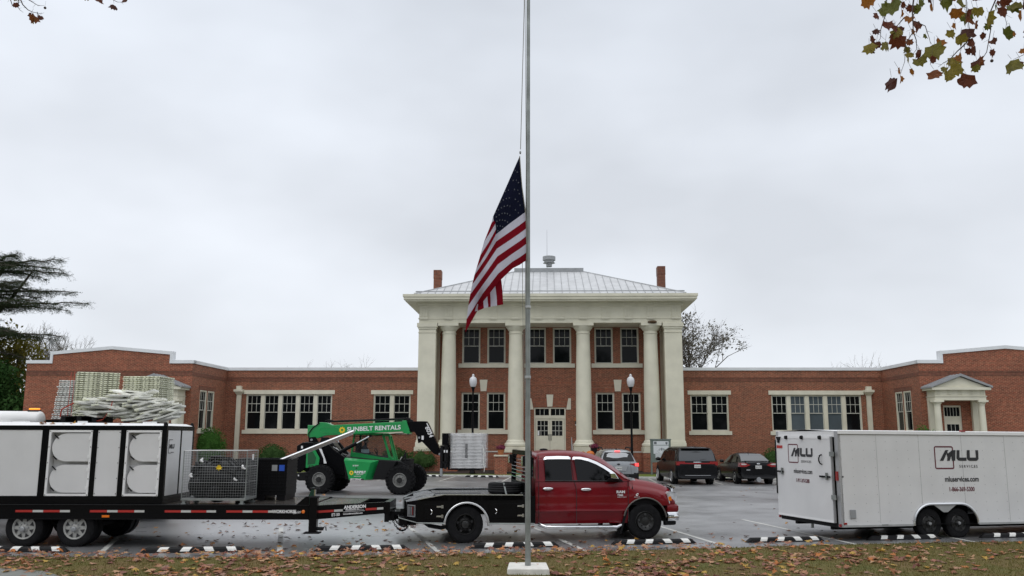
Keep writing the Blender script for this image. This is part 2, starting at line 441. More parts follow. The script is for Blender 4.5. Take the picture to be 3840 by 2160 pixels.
mat('grille_green', (0.006, 0.08, 0.025), 0.6)
mat('rim_grey', (0.22, 0.22, 0.21), 0.5, var=0.2)
mat('hair', (0.02, 0.014, 0.01), 0.8)
mat('glass_van', (0.03, 0.035, 0.04), 0.05, spec=0.8)
mat('glass_sky', (0.06, 0.065, 0.07), 0.05, spec=1.0, metal=0.35)
mat('lens_white', (0.55, 0.5, 0.5), 0.2)
mat('seam_grey', (0.46, 0.46, 0.46), 0.6)
mat('alu_dull', (0.40, 0.41, 0.42), 0.4, metal=0.4, var=0.1)
mat('white_block', (0.66, 0.65, 0.60), 0.7, var=0.14, vscale=5, bump=0.3, bscale=25)
def mat_cloth(name, col, tr=0.42):
    m = bpy.data.materials.new(name); m.use_nodes = True
    n, l = m.node_tree.nodes, m.node_tree.links; n.clear()
    o = n.new('ShaderNodeOutputMaterial'); d = n.new('ShaderNodeBsdfDiffuse'); t = n.new('ShaderNodeBsdfTranslucent'); ms = n.new('ShaderNodeMixShader')
    d.inputs['Color'].default_value = (*col, 1); t.inputs['Color'].default_value = (*col, 1); ms.inputs[0].default_value = tr
    l.new(d.outputs[0], ms.inputs[1]); l.new(t.outputs[0], ms.inputs[2]); l.new(ms.outputs[0], o.inputs[0]); MATS[name] = m
mat_cloth('flag_red', (0.19, 0.008, 0.016)); mat_cloth('flag_white', (0.55, 0.54, 0.62)); mat_cloth('flag_blue', (0.010, 0.012, 0.026)); mat_cloth('flag_star', (0.17, 0.18, 0.21))
def mat_film(name, col, fac, rough):
    m = bpy.data.materials.new(name); m.use_nodes = True
    n, l = m.node_tree.nodes, m.node_tree.links; n.clear()
    o = n.new('ShaderNodeOutputMaterial'); t = n.new('ShaderNodeBsdfTransparent'); g = n.new('ShaderNodeBsdfGlossy'); d = n.new('ShaderNodeBsdfDiffuse'); a = n.new('ShaderNodeMixShader'); b = n.new('ShaderNodeMixShader')
    t.inputs[0].default_value = (*col, 1); g.inputs['Roughness'].default_value = rough; d.inputs[0].default_value = (.8, .8, .8, 1)
    a.inputs[0].default_value = 0.5; l.new(g.outputs[0], a.inputs[1]); l.new(d.outputs[0], a.inputs[2]); b.inputs[0].default_value = fac
    l.new(t.outputs[0], b.inputs[1]); l.new(a.outputs[0], b.inputs[2]); l.new(b.outputs[0], o.inputs[0]); MATS[name] = m
mat_film('wrap_film', (.97, .97, .97), 0.22, 0.3); mat_film('cab_glass', (.72, .74, .73), 0.06, 0.03)
# ================================================================== GROUND
def mat_asphalt():
    m = bpy.data.materials.new('asphalt'); m.use_nodes = True
    n, l = m.node_tree.nodes, m.node_tree.links
    b = n['Principled BSDF']; co = n.new('ShaderNodeTexCoord')
    def noise_(sc, det=5, stretch=None, rough=0.55, loc=(0, 0, 0)):
        t = n.new('ShaderNodeTexNoise'); t.inputs['Scale'].default_value = sc; t.inputs['Detail'].default_value = det; t.inputs['Roughness'].default_value = rough
        mpp = n.new('ShaderNodeMapping'); mpp.inputs['Scale'].default_value = stretch or (1, 1, 1); mpp.inputs['Location'].default_value = loc
        l.new(co.outputs['Object'], mpp.inputs[0]); l.new(mpp.outputs[0], t.inputs['Vector'])
        return t.outputs['Fac']
    def rng(src, a, b_, c, d):
        r = n.new('ShaderNodeMapRange'); r.inputs['From Min'].default_value = a; r.inputs['From Max'].default_value = b_
        r.inputs['To Min'].default_value = c; r.inputs['To Max'].default_value = d; l.new(src, r.inputs['Value']); return r.outputs[0]
    pn = rng(noise_(0.22, 6, (0.6, 1.2, 1), 0.6, (2.2, 0, 0)), 0.42, 0.66, 0, 1)
    gr = n.new('ShaderNodeTexGradient'); gr.gradient_type = 'SPHERICAL'      # the low wet corner of the lot under the trailer tongue
    gm = n.new('ShaderNodeMapping'); gm.vector_type = 'TEXTURE'; gm.inputs['Location'].default_value = (-4.8, 20.3, 0); gm.inputs['Scale'].default_value = (9.0, 7.0, 5)
    l.new(co.outputs['Object'], gm.inputs[0]); l.new(gm.outputs[0], gr.inputs['Vector'])
    pa = n.new('ShaderNodeMath'); pa.operation = 'ADD'; pa.use_clamp = True
    l.new(pn, pa.inputs[0]); l.new(rng(gr.outputs['Fac'], 0.0, 0.45, 0, 1), pa.inputs[1])
    puddle = pa.outputs[0]
    grain = noise_(60, 2)
    patch = noise_(0.9, 6)
    cx = n.new('ShaderNodeMix'); cx.data_type = 'RGBA'
    cx.inputs['A'].default_value = (0.165, 0.167, 0.171, 1); cx.inputs['B'].default_value = (0.10, 0.103, 0.108, 1)
    l.new(puddle, cx.inputs['Factor'])
    mu = n.new('ShaderNodeMix'); mu.data_type = 'RGBA'; mu.blend_type = 'MULTIPLY'; mu.inputs['Factor'].default_value = 1
    l.new(cx.outputs['Result'], mu.inputs['A']); l.new(rng(patch, 0.3, 0.7, 0.62, 1.28), mu.inputs['B'])
    mu2 = n.new('ShaderNodeMix'); mu2.data_type = 'RGBA'; mu2.blend_type = 'MULTIPLY'; mu2.inputs['Factor'].default_value = 1
    l.new(mu.outputs['Result'], mu2.inputs['A']); l.new(rng(grain, 0.3, 0.7, 0.65, 1.4), mu2.inputs['B'])
    l.new(mu2.outputs['Result'], b.inputs['Base Color'])
    ad = n.new('ShaderNodeMath'); ad.operation = 'MULTIPLY'
    l.new(rng(puddle, 0, 1, 0.43, 0.30), ad.inputs[0]); l.new(rng(patch, 0.3, 0.7, 0.85, 1.15), ad.inputs[1])
    l.new(ad.outputs[0], b.inputs['Roughness'])
    b.inputs['Specular IOR Level'].default_value = 1.0
    b.inputs['IOR'].default_value = 1.75
    b.inputs['Coat IOR'].default_value = 3.0; b.inputs['Coat Roughness'].default_value = 0.42
    l.new(rng(gr.outputs['Fac'], 0.05, 0.5, 0, 1), b.inputs['Coat Weight'])
    bp = n.new('ShaderNodeBump'); bp.inputs['Distance'].default_value = 0.012
    l.new(rng(puddle, 0, 1, 0.7, 0.25), bp.inputs['Strength'])
    l.new(grain, bp.inputs['Height']); l.new(bp.outputs[0], b.inputs['Normal'])
    MATS['asphalt'] = m
mat_asphalt()
def mat_grass(name, ga, gb, brown):
    m = bpy.data.materials.new(name); m.use_nodes = True
    n, l = m.node_tree.nodes, m.node_tree.links
    b = n['Principled BSDF']; co = n.new('ShaderNodeTexCoord')
    t = n.new('ShaderNodeTexNoise'); t.inputs['Scale'].default_value = 0.8; t.inputs['Detail'].default_value = 6; t.inputs['Roughness'].default_value = 0.65
    t2 = n.new('ShaderNodeTexNoise'); t2.inputs['Scale'].default_value = 45; t2.inputs['Detail'].default_value = 3
    l.new(co.outputs['Object'], t.inputs['Vector']); l.new(co.outputs['Object'], t2.inputs['Vector'])
    r = n.new('ShaderNodeValToRGB')
    r.color_ramp.elements[0].position = 0.35; r.color_ramp.elements[0].color = (*ga, 1)
    r.color_ramp.elements[1].position = 0.66; r.color_ramp.elements[1].color = (*brown, 1)
    e = r.color_ramp.elements.new(0.5); e.color = (*gb, 1)
    l.new(t.outputs['Fac'], r.inputs[0])
    mr = n.new('ShaderNodeMapRange'); mr.inputs['From Min'].default_value = 0.3; mr.inputs['From Max'].default_value = 0.7
    mr.inputs['To Min'].default_value = 0.5; mr.inputs['To Max'].default_value = 1.5; l.new(t2.outputs['Fac'], mr.inputs['Value'])
    x = n.new('ShaderNodeMix'); x.data_type = 'RGBA'; x.blend_type = 'MULTIPLY'; x.inputs['Factor'].default_value = 1
    l.new(r.outputs[0], x.inputs['A']); l.new(mr.outputs[0], x.inputs['B']); l.new(x.outputs['Result'], b.inputs['Base Color'])
    b.inputs['Roughness'].default_value = 0.9; b.inputs['Specular IOR Level'].default_value = 0.2
    bp = n.new('ShaderNodeBump'); bp.inputs['Strength'].default_value = 0.9; bp.inputs['Distance'].default_value = 0.03
    l.new(t2.outputs['Fac'], bp.inputs['Height']); l.new(bp.outputs[0], b.inputs['Normal'])
    MATS[name] = m
mat_grass('lawn', (0.095, 0.095, 0.027), (0.125, 0.102, 0.034), (0.145, 0.098, 0.044))
mat_grass('lawn_far', (0.10, 0.15, 0.028), (0.13, 0.17, 0.035), (0.15, 0.15, 0.05))
mat_leafy('blade', (0.075, 0.092, 0.018), (0.175, 0.135, 0.045), tr=0.3, scale=1.2)

NEAR_EDGE = [(-60, 15.2), (-30, 16.0), (-14, 16.75), (-9.62, 16.92), (-6.49, 16.78), (-4.55, 16.9), (-2.14, 17.33), (-0.09, 17.62), (3.15, 18.2), (6.08, 18.9), (8.56, 19.4), (11.28, 19.8), (20, 21.2), (60, 27)]
FAR_EDGE = [(-60, 47), (-20, 49.2), (-14, 52.0), (-4.9, 51.2), (0, 50.3), (7, 49.1), (14.7, 47.6), (22, 46.6), (60, 44)]
def edge_y(E, x):
    for (a, ya), (b, yb) in zip(E, E[1:]):
        if a <= x <= b:
            return ya + (yb - ya) * (x - a) / (b - a)
    return E[-1][1]
def lawn_z(d):   # height of the near lawn, d metres back from the edge of the lot
    return 0.035 - 0.155 * min(1, max(0, (d - 0.1) / 2.6)) ** 1.2
# ground: one sheet to the horizon
g = MB(); g.quad((-900, -200, -0.5), (900, -200, -0.5), (900, 1500, -0.5), (-900, 1500, -0.5), 'lawn_far')
g.build('ground', kind='structure')
# parking lot
m = MB(); xs = [p[0] for p in NEAR_EDGE]; xs = sorted(set(xs + [p[0] for p in FAR_EDGE]))
for a, b in zip(xs, xs[1:]):
    m.quad((a, edge_y(NEAR_EDGE, a) - 0.3, 0), (b, edge_y(NEAR_EDGE, b) - 0.3, 0), (b, edge_y(FAR_EDGE, b) + 0.3, 0), (a, edge_y(FAR_EDGE, a) + 0.3, 0), 'asphalt')
m.build('parking_lot', kind='structure')
# near lawn
m = MB(); ds = [0, 0.06, 0.3, 0.7, 1.2, 1.8, 2.7, 5, 12, 30]
N = 160
vs, fs = [], []
for i in range(N + 1):
    x = -60 + 120 * i / N
    ye = edge_y(NEAR_EDGE, x) + 0.05 * noise.noise(Vector((x * 1.7, 0, 0)))
    for d in ds:
        z = -0.02 if d == 0 else lawn_z(d) + 0.012 * noise.noise(Vector((x, d * 2, 3)))
        vs.append((x, ye - d, z))
k = len(ds)
for i in range(N):
    for j in range(k - 1): fs.append((i * k + j + 1, (i + 1) * k + j + 1, (i + 1) * k + j, i * k + j))
m.add(vs, fs, 'lawn'); m.build('front_lawn', smooth=60, kind='structure')
# grass blades of the near lawn
rnd = random.Random(5); m = MB(); vs, fs = [], []
for i in range(52000):
    x = rnd.uniform(-10.8, 13.2); d = rnd.random() ** 1.1 * 4.6; y = edge_y(NEAR_EDGE, x) - d - 0.02
    z = lawn_z(d) - 0.005; h = rnd.uniform(0.02, 0.05); a = rnd.uniform(0, 6.28); w = 0.006
    if x < -6.9 and y < 16.35 - (x + 9.2) * 0.95: continue
    dx, dy = math.cos(a) * w, math.sin(a) * w; lx, ly = rnd.uniform(-.03, .03), rnd.uniform(-.03, .03)
    o = len(vs); vs += [(x - dx, y - dy, z), (x + dx, y + dy, z), (x + lx, y + ly, z + h)]; fs.append((o, o + 1, o + 2))
m.add(vs, fs, 'blade'); m.build('grass', kind='stuff')
# concrete path at the lower left
m = MB(); zz = -0.055
m.hexa([(-9.6, 16.45, -0.4), (-8.85, 16.42, -0.4), (-5.6, 13.2, -0.4), (-14, 13.2, -0.4)], [(-9.9, 16.45, 0.0), (-8.85, 16.42, -0.01), (-5.8, 13.3, -0.07), (-14, 13.3, -0.07)], 'path_grey')
m.build('path', kind='structure', fix=True)
# far grass strip, kerb and mulch bed
m = MB(); N = 90; vs, fs = [], []
for i in range(N + 1):
    x = -60 + 120 * i / N; y0 = edge_y(FAR_EDGE, x)
    for d, z in ((0.12, 0.07), (0.5, 0.10), (2.2, 0.14), (5, 0.20), (12, 0.25), (60, 0.3), (200, 0.3)): vs.append((x * (1 if d < 50 else 4), y0 + d, z))
for i in range(N):
    for j in range(6): fs.append((i * 7 + j, (i + 1) * 7 + j, (i + 1) * 7 + j + 1, i * 7 + j + 1))
m.add(vs, fs, 'lawn_far'); m.build('far_lawn', smooth=60, kind='structure', fix=True)
m = MB()
for (a, ya), (b, yb) in zip(FAR_EDGE, FAR_EDGE[1:]):
    m.hexa([(a, ya, -0.1), (b, yb, -0.1), (b, yb + 0.14, -0.1), (a, ya + 0.14, -0.1)], [(a, ya, 0.075), (b, yb, 0.075), (b, yb + 0.14, 0.085), (a, ya + 0.14, 0.085)], 'concrete')
m.build('kerb', kind='structure')

# painted stall lines
def stripe(name, a, b, w=0.11):
    a, b = Vector((*a, 0.005)), Vector((*b, 0.005)); d = (b - a).normalized(); s = Vector((d.y, -d.x, 0)) * w / 2
    q = MB(); n = 8
    for i in range(n):
        p0, p1 = a.lerp(b, i / n), a.lerp(b, (i + 1) / n); q.quad(p0 - s, p0 + s, p1 + s, p1 - s, 'line_paint')
    return q
mat('line_paint', (0.62, 0.62, 0.58), 0.4, col2=(0.38, 0.38, 0.36), vscale=3)
lines = [((-7.83, 17.0), (-9.5, 22.3)), ((-4.36, 16.98), (-5.75, 22.4)), ((-1.37, 17.6), (-2.75, 23.4)), ((1.5, 18.15), (0.4, 23.4)), ((4.55, 18.75), (3.6, 24.3)), ((7.45, 19.2), (6.44, 25.0)), ((10.25, 19.75), (9.5, 25.2)), ((13.2, 20.2), (12.5, 25.6)),
         ((-3.69, 45.1), (-3.18, 50.3)), ((-0.5, 44.6), (-0.04, 49.9)), ((4.0, 44.3), (4.3, 49.2)), ((7.2, 43.7), (7.5, 48.6)), ((10.2, 42.9), (10.5, 48.1)), ((13.4, 42.6), (13.7, 47.6)), ((-6.9, 45.6), (-6.5, 50.8)), ((-10.1, 46), (-9.7, 51.4))]
for a, b in lines: stripe('stall_line', a, b).build('stall_line', kind='structure')

# rubber wheel stops
def make_stop(label, a, b, group):
    a, b = Vector((*a, 0)), Vector((*b, 0)); d = b - a; L_ = d.length; hd = math.degrees(math.atan2(d.y, d.x))
    r = empty('wheel_stop', (a + b) / 2, hd, label, 'wheel stop', group)
    h = L_ / 2
    q = MB(); sec = [(-0.075, 0), (0.075, 0), (0.06, 0.07), (0.03, 0.1), (-0.03, 0.1), (-0.06, 0.07)]
    st = [(-h, 0.25), (-h + 0.1, 1), (h - 0.1, 1), (h, 0.25)]
    vs = [(x, y, z * k) for x, k in st for y, z in sec]; n = 6; fs = []
    for i in range(3): fs += [(i * n + j, i * n + (j + 1) % n, (i + 1) * n + (j + 1) % n, (i + 1) * n + j) for j in range(n)]
    fs += [tuple(range(5, -1, -1)), tuple(range(18, 24))]
    q.add(vs, fs, 'rubber_stop'); q.build('rubber_block', r, fix=True)
    for i in range(4):
        x = -h + L_ * (0.17 + 0.22 * i); w = L_ * 0.088; s = 0.05 if i < 2 else -0.05
        q = MB(); e = 0.003
        q.quad((x - s / 2, -0.072 - e, 0.028), (x + w - s / 2, -0.072 - e, 0.028), (x + w, -0.06 - e, 0.071), (x, -0.06 - e, 0.071), 'stop_white')
        q.quad((x, -0.06 - e, 0.071), (x + w, -0.06 - e, 0.071), (x + w + s / 2, -0.03, 0.1 + e), (x + s / 2, -0.03, 0.1 + e), 'stop_white')
        q.quad((x + s / 2, -0.03, 0.1 + e), (x + w + s / 2, -0.03, 0.1 + e), (x + w + s / 2, 0.03, 0.1 + e), (x + s / 2, 0.03, 0.1 + e), 'stop_white')
        q.build('white_patch', r)
    return r
NS = 'black and white wheel stops along the near lawn'
make_stop('black and white rubber wheel stop under the twin wheels of the flatbed trailer', (-10.55, 17.8), (-8.72, 17.75), NS)
make_stop('black and white rubber wheel stop in the wet area below the wire cage', (-7.25, 17.66), (-5.29, 17.9), NS)
make_stop('black and white rubber wheel stop below the trailer tongue, half buried in brown leaves', (-3.93, 17.98), (-2.08, 18.25), NS)
make_stop('black and white rubber wheel stop behind the foot of the flagpole', (-0.86, 18.5), (0.99, 18.86), NS)
make_stop('black and white rubber wheel stop in front of the red truck front wheel', (2.14, 19.14), (3.99, 19.5), NS)
make_stop('black and white rubber wheel stop standing clear between the red truck and the white trailer', (5.14, 19.66), (6.93, 20.0), NS)
make_stop('black and white rubber wheel stop below the rear of the white trailer', (7.97, 20.12), (9.76, 20.48), NS)
make_stop('black and white rubber wheel stop at the right edge, past the white trailer wheels', (10.79, 20.66), (12.6, 21.0), NS)
FS = 'black and white wheel stops along the far grass strip'
make_stop('far wheel stop beside the telehandler front wheels', (-5.75, 50.3), (-3.95, 50.1), FS)
make_stop('far wheel stop below the wrapped pallet load', (-2.6, 49.75), (-0.7, 49.45), FS)
make_stop('far wheel stop left of the front wheel of the black sedan', (10.4, 47.5), (12.2, 47.15), FS)
make_stop('far wheel stop behind the telehandler rear counterweight', (-12.6, 51.3), (-10.8, 51.0), FS)

# fallen leaves: lobed outline, slightly curled
def leaf_pts(rn, s, curl):
    lob = [(0, -0.42), (0.10, -0.18), (0.46, -0.26), (0.33, -0.02), (0.60, 0.16), (0.30, 0.2), (0.26, 0.5), (0.12, 0.34), (0, 0.66), (-0.12, 0.34), (-0.26, 0.5), (-0.30, 0.2), (-0.60, 0.16), (-0.33, -0.02), (-0.46, -0.26), (-0.10, -0.18)]
    fold = rn.uniform(-1, 1) * curl; b2 = rn.uniform(-1, 1) * curl; tw = rn.uniform(-1, 1) * curl
    P = [(0, 0, 0)]
    for x, y in lob:
        x *= rn.uniform(0.85, 1.15); y *= rn.uniform(0.85, 1.15)
        z = abs(x) * fold * 0.9 + y * y * b2 + x * y * tw + rn.uniform(-.05, .05) * curl
        P.append((x * s, y * s, z * s))
    zm = min(p[2] for p in P)
    return [(x, y, z - zm) for x, y, z in P]
def leaf_faces(o=0): return [(o, o + 1 + i, o + 1 + (i + 1) % 16) for i in range(16)]
rnd = random.Random(11)
leaf_meshes = []
for i in range(24):
    q = MB(); q.add(leaf_pts(rnd, 0.15, 0.35 if i % 4 else 0.8), leaf_faces(), 'fallen_leaf')
    o = q.build('fallen_leaf'); leaf_meshes.append(o.data); bpy.data.objects.remove(o)
def near_z(x, y):
    d = edge_y(NEAR_EDGE, x) - y
    return lawn_z(d) if d > 0.05 else 0.004
def on_path(x, y): return x < -6.6 and y < 16.4 - (x + 8.9) * 0.95
spots = []
rnd = random.Random(23)
cl = [(rnd.uniform(-9.5, 12), rnd.uniform(0.1, 2.9)) for _ in range(75)]
while len(spots) < 1750:
    if rnd.random() < 0.74:
        cx, cd = rnd.choice(cl); x = rnd.gauss(cx, 0.55); d = rnd.gauss(cd, 0.16)
    else: x = rnd.uniform(-10.5, 12.8); d = rnd.uniform(0, 3.4)
    if d < -0.1 or d > 3.6 or x < -10.6 or x > 13: continue
    if x > 7 and rnd.random() < 0.45: continue
    spots.append((x, edge_y(NEAR_EDGE, x) - d))
for _ in range(420):   # drift along the lot edge, thick on the left half
    x = rnd.uniform(-10.5, 4.5); d = -abs(rnd.gauss(0.0, 0.28)) + 0.1
    if noise.noise(Vector((x * 0.9, 2, 0))) < -0.25: continue
    spots.append((x, edge_y(NEAR_EDGE, x) - d))
for cx, w_, n_ in ((-9.6, .5, 26), (-5.7, .6, 40), (-3.1, .9, 90), (3.0, .7, 26), (5.7, .45, 22), (-0.2, .8, 22)):   # heaps against the stops
    for _ in range(n_):
        x = rnd.gauss(cx, w_); spots.append((x, edge_y(NEAR_EDGE, x) + abs(rnd.gauss(0.35, 0.18))))
spots = [p for p in spots if not (-0.42 < p[0] < 0.62 and p[1] < 16.1)]
spots.sort(key=lambda p: p[1])          # nearest first: the 300 largest in the picture are individuals
rest = MB(); n_ind = 0
for i, (x, y) in enumerate(spots):
    dd_ = y - edge_y(NEAR_EDGE, x); z = near_z(x, y) + 0.006 + (rnd.uniform(0, .07) if 0.1 < dd_ < .6 else 0); s = rnd.uniform(0.55, 1.15)
    eu = (rnd.gauss(0, 0.12), rnd.gauss(0, 0.12), rnd.uniform(0, 6.28))
    if y > 14.9 and abs(x / y + 0.02) < 0.63 and n_ind < 300:
        o = bpy.data.objects.new('fallen_leaf', leaf_meshes[i % 24]); COL.objects.link(o)
        o.location = (x, y, z); o.rotation_euler = eu; o.scale = (s, s, s)
        tag(o, 'dry fallen leaf lying on the front lawn', 'leaf', 'fallen leaves on the front lawn')
        n_ind += 1
    else:
        M_ = Matrix.Translation((x, y, z)) @ Matrix.Rotation(eu[2], 4, 'Z') @ Matrix.Rotation(eu[0], 4, 'X') @ Matrix.Rotation(eu[1], 4, 'Y') @ Matrix.Scale(s, 4)
        me = leaf_meshes[i % 24]; rest.add([M_ @ v.co for v in me.vertices], leaf_faces(), 'fallen_leaf')
rest.build('leaf_litter', kind='stuff', label='brown fallen leaves drifted along the edge of the parking lot')
# wet leaves and bits of bark on the asphalt
q = MB(); q2 = MB()
for _ in range(620):
    u = rnd.random()
    if u < 0.55: x = rnd.gauss(-3.0, 3.2); y = rnd.uniform(17.6, 24)
    elif u < 0.8: x = rnd.uniform(-10, 12); y = edge_y(NEAR_EDGE, x) + abs(rnd.gauss(0, 1.6)) + 0.2
    else: x = rnd.uniform(-9, 13); y = rnd.uniform(20, 44)
    if y < edge_y(NEAR_EDGE, x) + 0.1: continue
    s = rnd.uniform(0.35, 1.0) * (1.0 if y < 28 else 0.9)
    M_ = Matrix.Translation((x, y, 0.006)) @ Matrix.Rotation(rnd.uniform(0, 6.28), 4, 'Z') @ Matrix.Rotation(rnd.gauss(0, .2), 4, 'X') @ Matrix.Scale(s, 4)
    me = rnd.choice(leaf_meshes); q.add([M_ @ v.co for v in me.vertices], leaf_faces(), 'lot_leaf')
q.build('wet_leaves', kind='stuff', label='scattered wet leaves and bark scraps on the asphalt')
# ================================================================== SCHOOL BUILDING
BH = -2.2
bld = empty('school_building', (2.42, 55.9, 0.0), BH, 'red brick school building with a white columned two-storey centre and long single-storey wings', 'building')
ZG = 0.05
def wall_x(mb, x0, x1, z0, z1, y, ops, m, depth=0.22, s=1):
    """wall in the x-z plane at y with openings (x0,x1,z0,z1) and their reveals (s=1: reveals go to +y)"""
    xs = sorted({x0, x1, *[o[0] for o in ops], *[o[1] for o in ops]}); zs = sorted({z0, z1, *[o[2] for o in ops], *[o[3] for o in ops]})
    for a, b in zip(xs, xs[1:]):
        for c, d in zip(zs, zs[1:]):
            mx, mz = (a + b) / 2, (c + d) / 2
            if any(o[0] < mx < o[1] and o[2] < mz < o[3] for o in ops): continue
            mb.quad((a, y, c), (b, y, c), (b, y, d), (a, y, d), m)
    for a, b, c, d in ops:
        yb = y + depth
        mb.quad((a, y, c), (a, y, d), (a, yb, d), (a, yb, c), m); mb.quad((b, y, c), (b, yb, c), (b, yb, d), (b, y, d), m)
        mb.quad((a, y, d), (b, y, d), (b, yb, d), (a, yb, d), m); mb.quad((a, y, c), (a, yb, c), (b, yb, c), (b, y, c), m)
def wall_y(mb, y0, y1, z0, z1, x, ops, m, depth=0.22):
    ys = sorted({y0, y1, *[o[0] for o in ops], *[o[1] for o in ops]}); zs = sorted({z0, z1, *[o[2] for o in ops], *[o[3] for o in ops]})
    for a, b in zip(ys, ys[1:]):
        for c, d in zip(zs, zs[1:]):
            my, mz = (a + b) / 2, (c + d) / 2
            if any(o[0] < my < o[1] and o[2] < mz < o[3] for o in ops): continue
            mb.quad((x, a, c), (x, b, c), (x, b, d), (x, a, d), m)
    for a, b, c, d in ops:
        xb = x + depth
        mb.quad((x, a, c), (x, a, d), (xb, a, d), (xb, a, c), m); mb.quad((x, b, c), (xb, b, c), (xb, b, d), (x, b, d), m)
        mb.quad((x, a, d), (x, b, d), (xb, b, d), (xb, a, d), m); mb.quad((x, a, c), (xb, a, c), (xb, b, c), (x, b, c), m)
def sash(T, x0, x1, z0, z1, lights, mull=0.24, sill=True, lintel=False, glass=None, parent=None, name='window', up=0.5, ucols=3, sill_ext=0.14):
    """window unit in local x-z plane facing -y, wall face at y=0. T places it."""
    par = parent or bld
    f = MB(T); fw = 0.065
    f.box(x0, x0 + fw, 0.07, 0.2, z0, z1, 'cream_trim'); f.box(x1 - fw, x1, 0.07, 0.2, z0, z1, 'cream_trim')
    f.box(x0 + fw, x1 - fw, 0.07, 0.2, z1 - fw, z1, 'cream_trim'); f.box(x0 + fw, x1 - fw, 0.07, 0.2, z0, z0 + fw * 0.6, 'cream_trim')
    W_ = (x1 - x0 - 2 * fw - mull * (lights - 1)) / lights
    g_ = MB(T); ss = MB(T)
    zb, zt = z0 + fw * 0.6, z1 - fw; zm = zb + (zt - zb) * up
    for i in range(lights):
        a = x0 + fw + i * (W_ + mull); b = a + W_
        if i < lights - 1: f.box(b, b + mull, 0.05, 0.2, zb, zt, 'cream_trim')
        # upper sash (outer), lower sash (inner)
        t = 0.042
        for (c, d, yy) in ((zm - 0.02, zt, 0.11), (zb, zm + 0.02, 0.15)):
            ss.box(a, a + t, yy, yy + 0.035, c, d, 'sash_white'); ss.box(b - t, b, yy, yy + 0.035, c, d, 'sash_white')
            ss.box(a + t, b - t, yy, yy + 0.035, c, c + t, 'sash_white'); ss.box(a + t, b - t, yy, yy + 0.035, d - t, d, 'sash_white')
        for k in range(1, ucols):
            xx = a + W_ * k / ucols; ss.box(xx - 0.012, xx + 0.012, 0.112, 0.14, zm + 0.03, zt - t, 'sash_white')
        zc = (zm + zt) / 2; ss.box(a + t, b - t, 0.113, 0.139, zc - 0.016, zc + 0.016, 'sash_white')
        gm = glass[i] if glass else 'glass_dark'
        g_.quad((a + t, 0.13, zm), (b - t, 0.13, zm), (b - t, 0.13, zt), (a + t, 0.13, zt), gm)
        g_.quad((a + t, 0.17, zb), (b - t, 0.17, zb), (b - t, 0.17, zm), (a + t, 0.17, zm), gm)
        ss.quad((a, 0.21, zb), (b, 0.21, zb), (b, 0.21, zt), (a, 0.21, zt), 'dark_room')
    if sill: f.box(x0 - sill_ext, x1 + sill_ext, -0.07, 0.13, z0 - 0.24, z0 - 0.002, 'cream_trim')
    if lintel: f.box(x0 - 0.16, x1 + 0.16, -0.05, 0.1, z1 + 0.003, z1 + 0.26, 'cream_trim')
    o = f.build(name, par)
    ss.build('sash', o); g_.build('glass', o)
    return o
def Tx(x, y): return Matrix.Translation((x, y, 0))

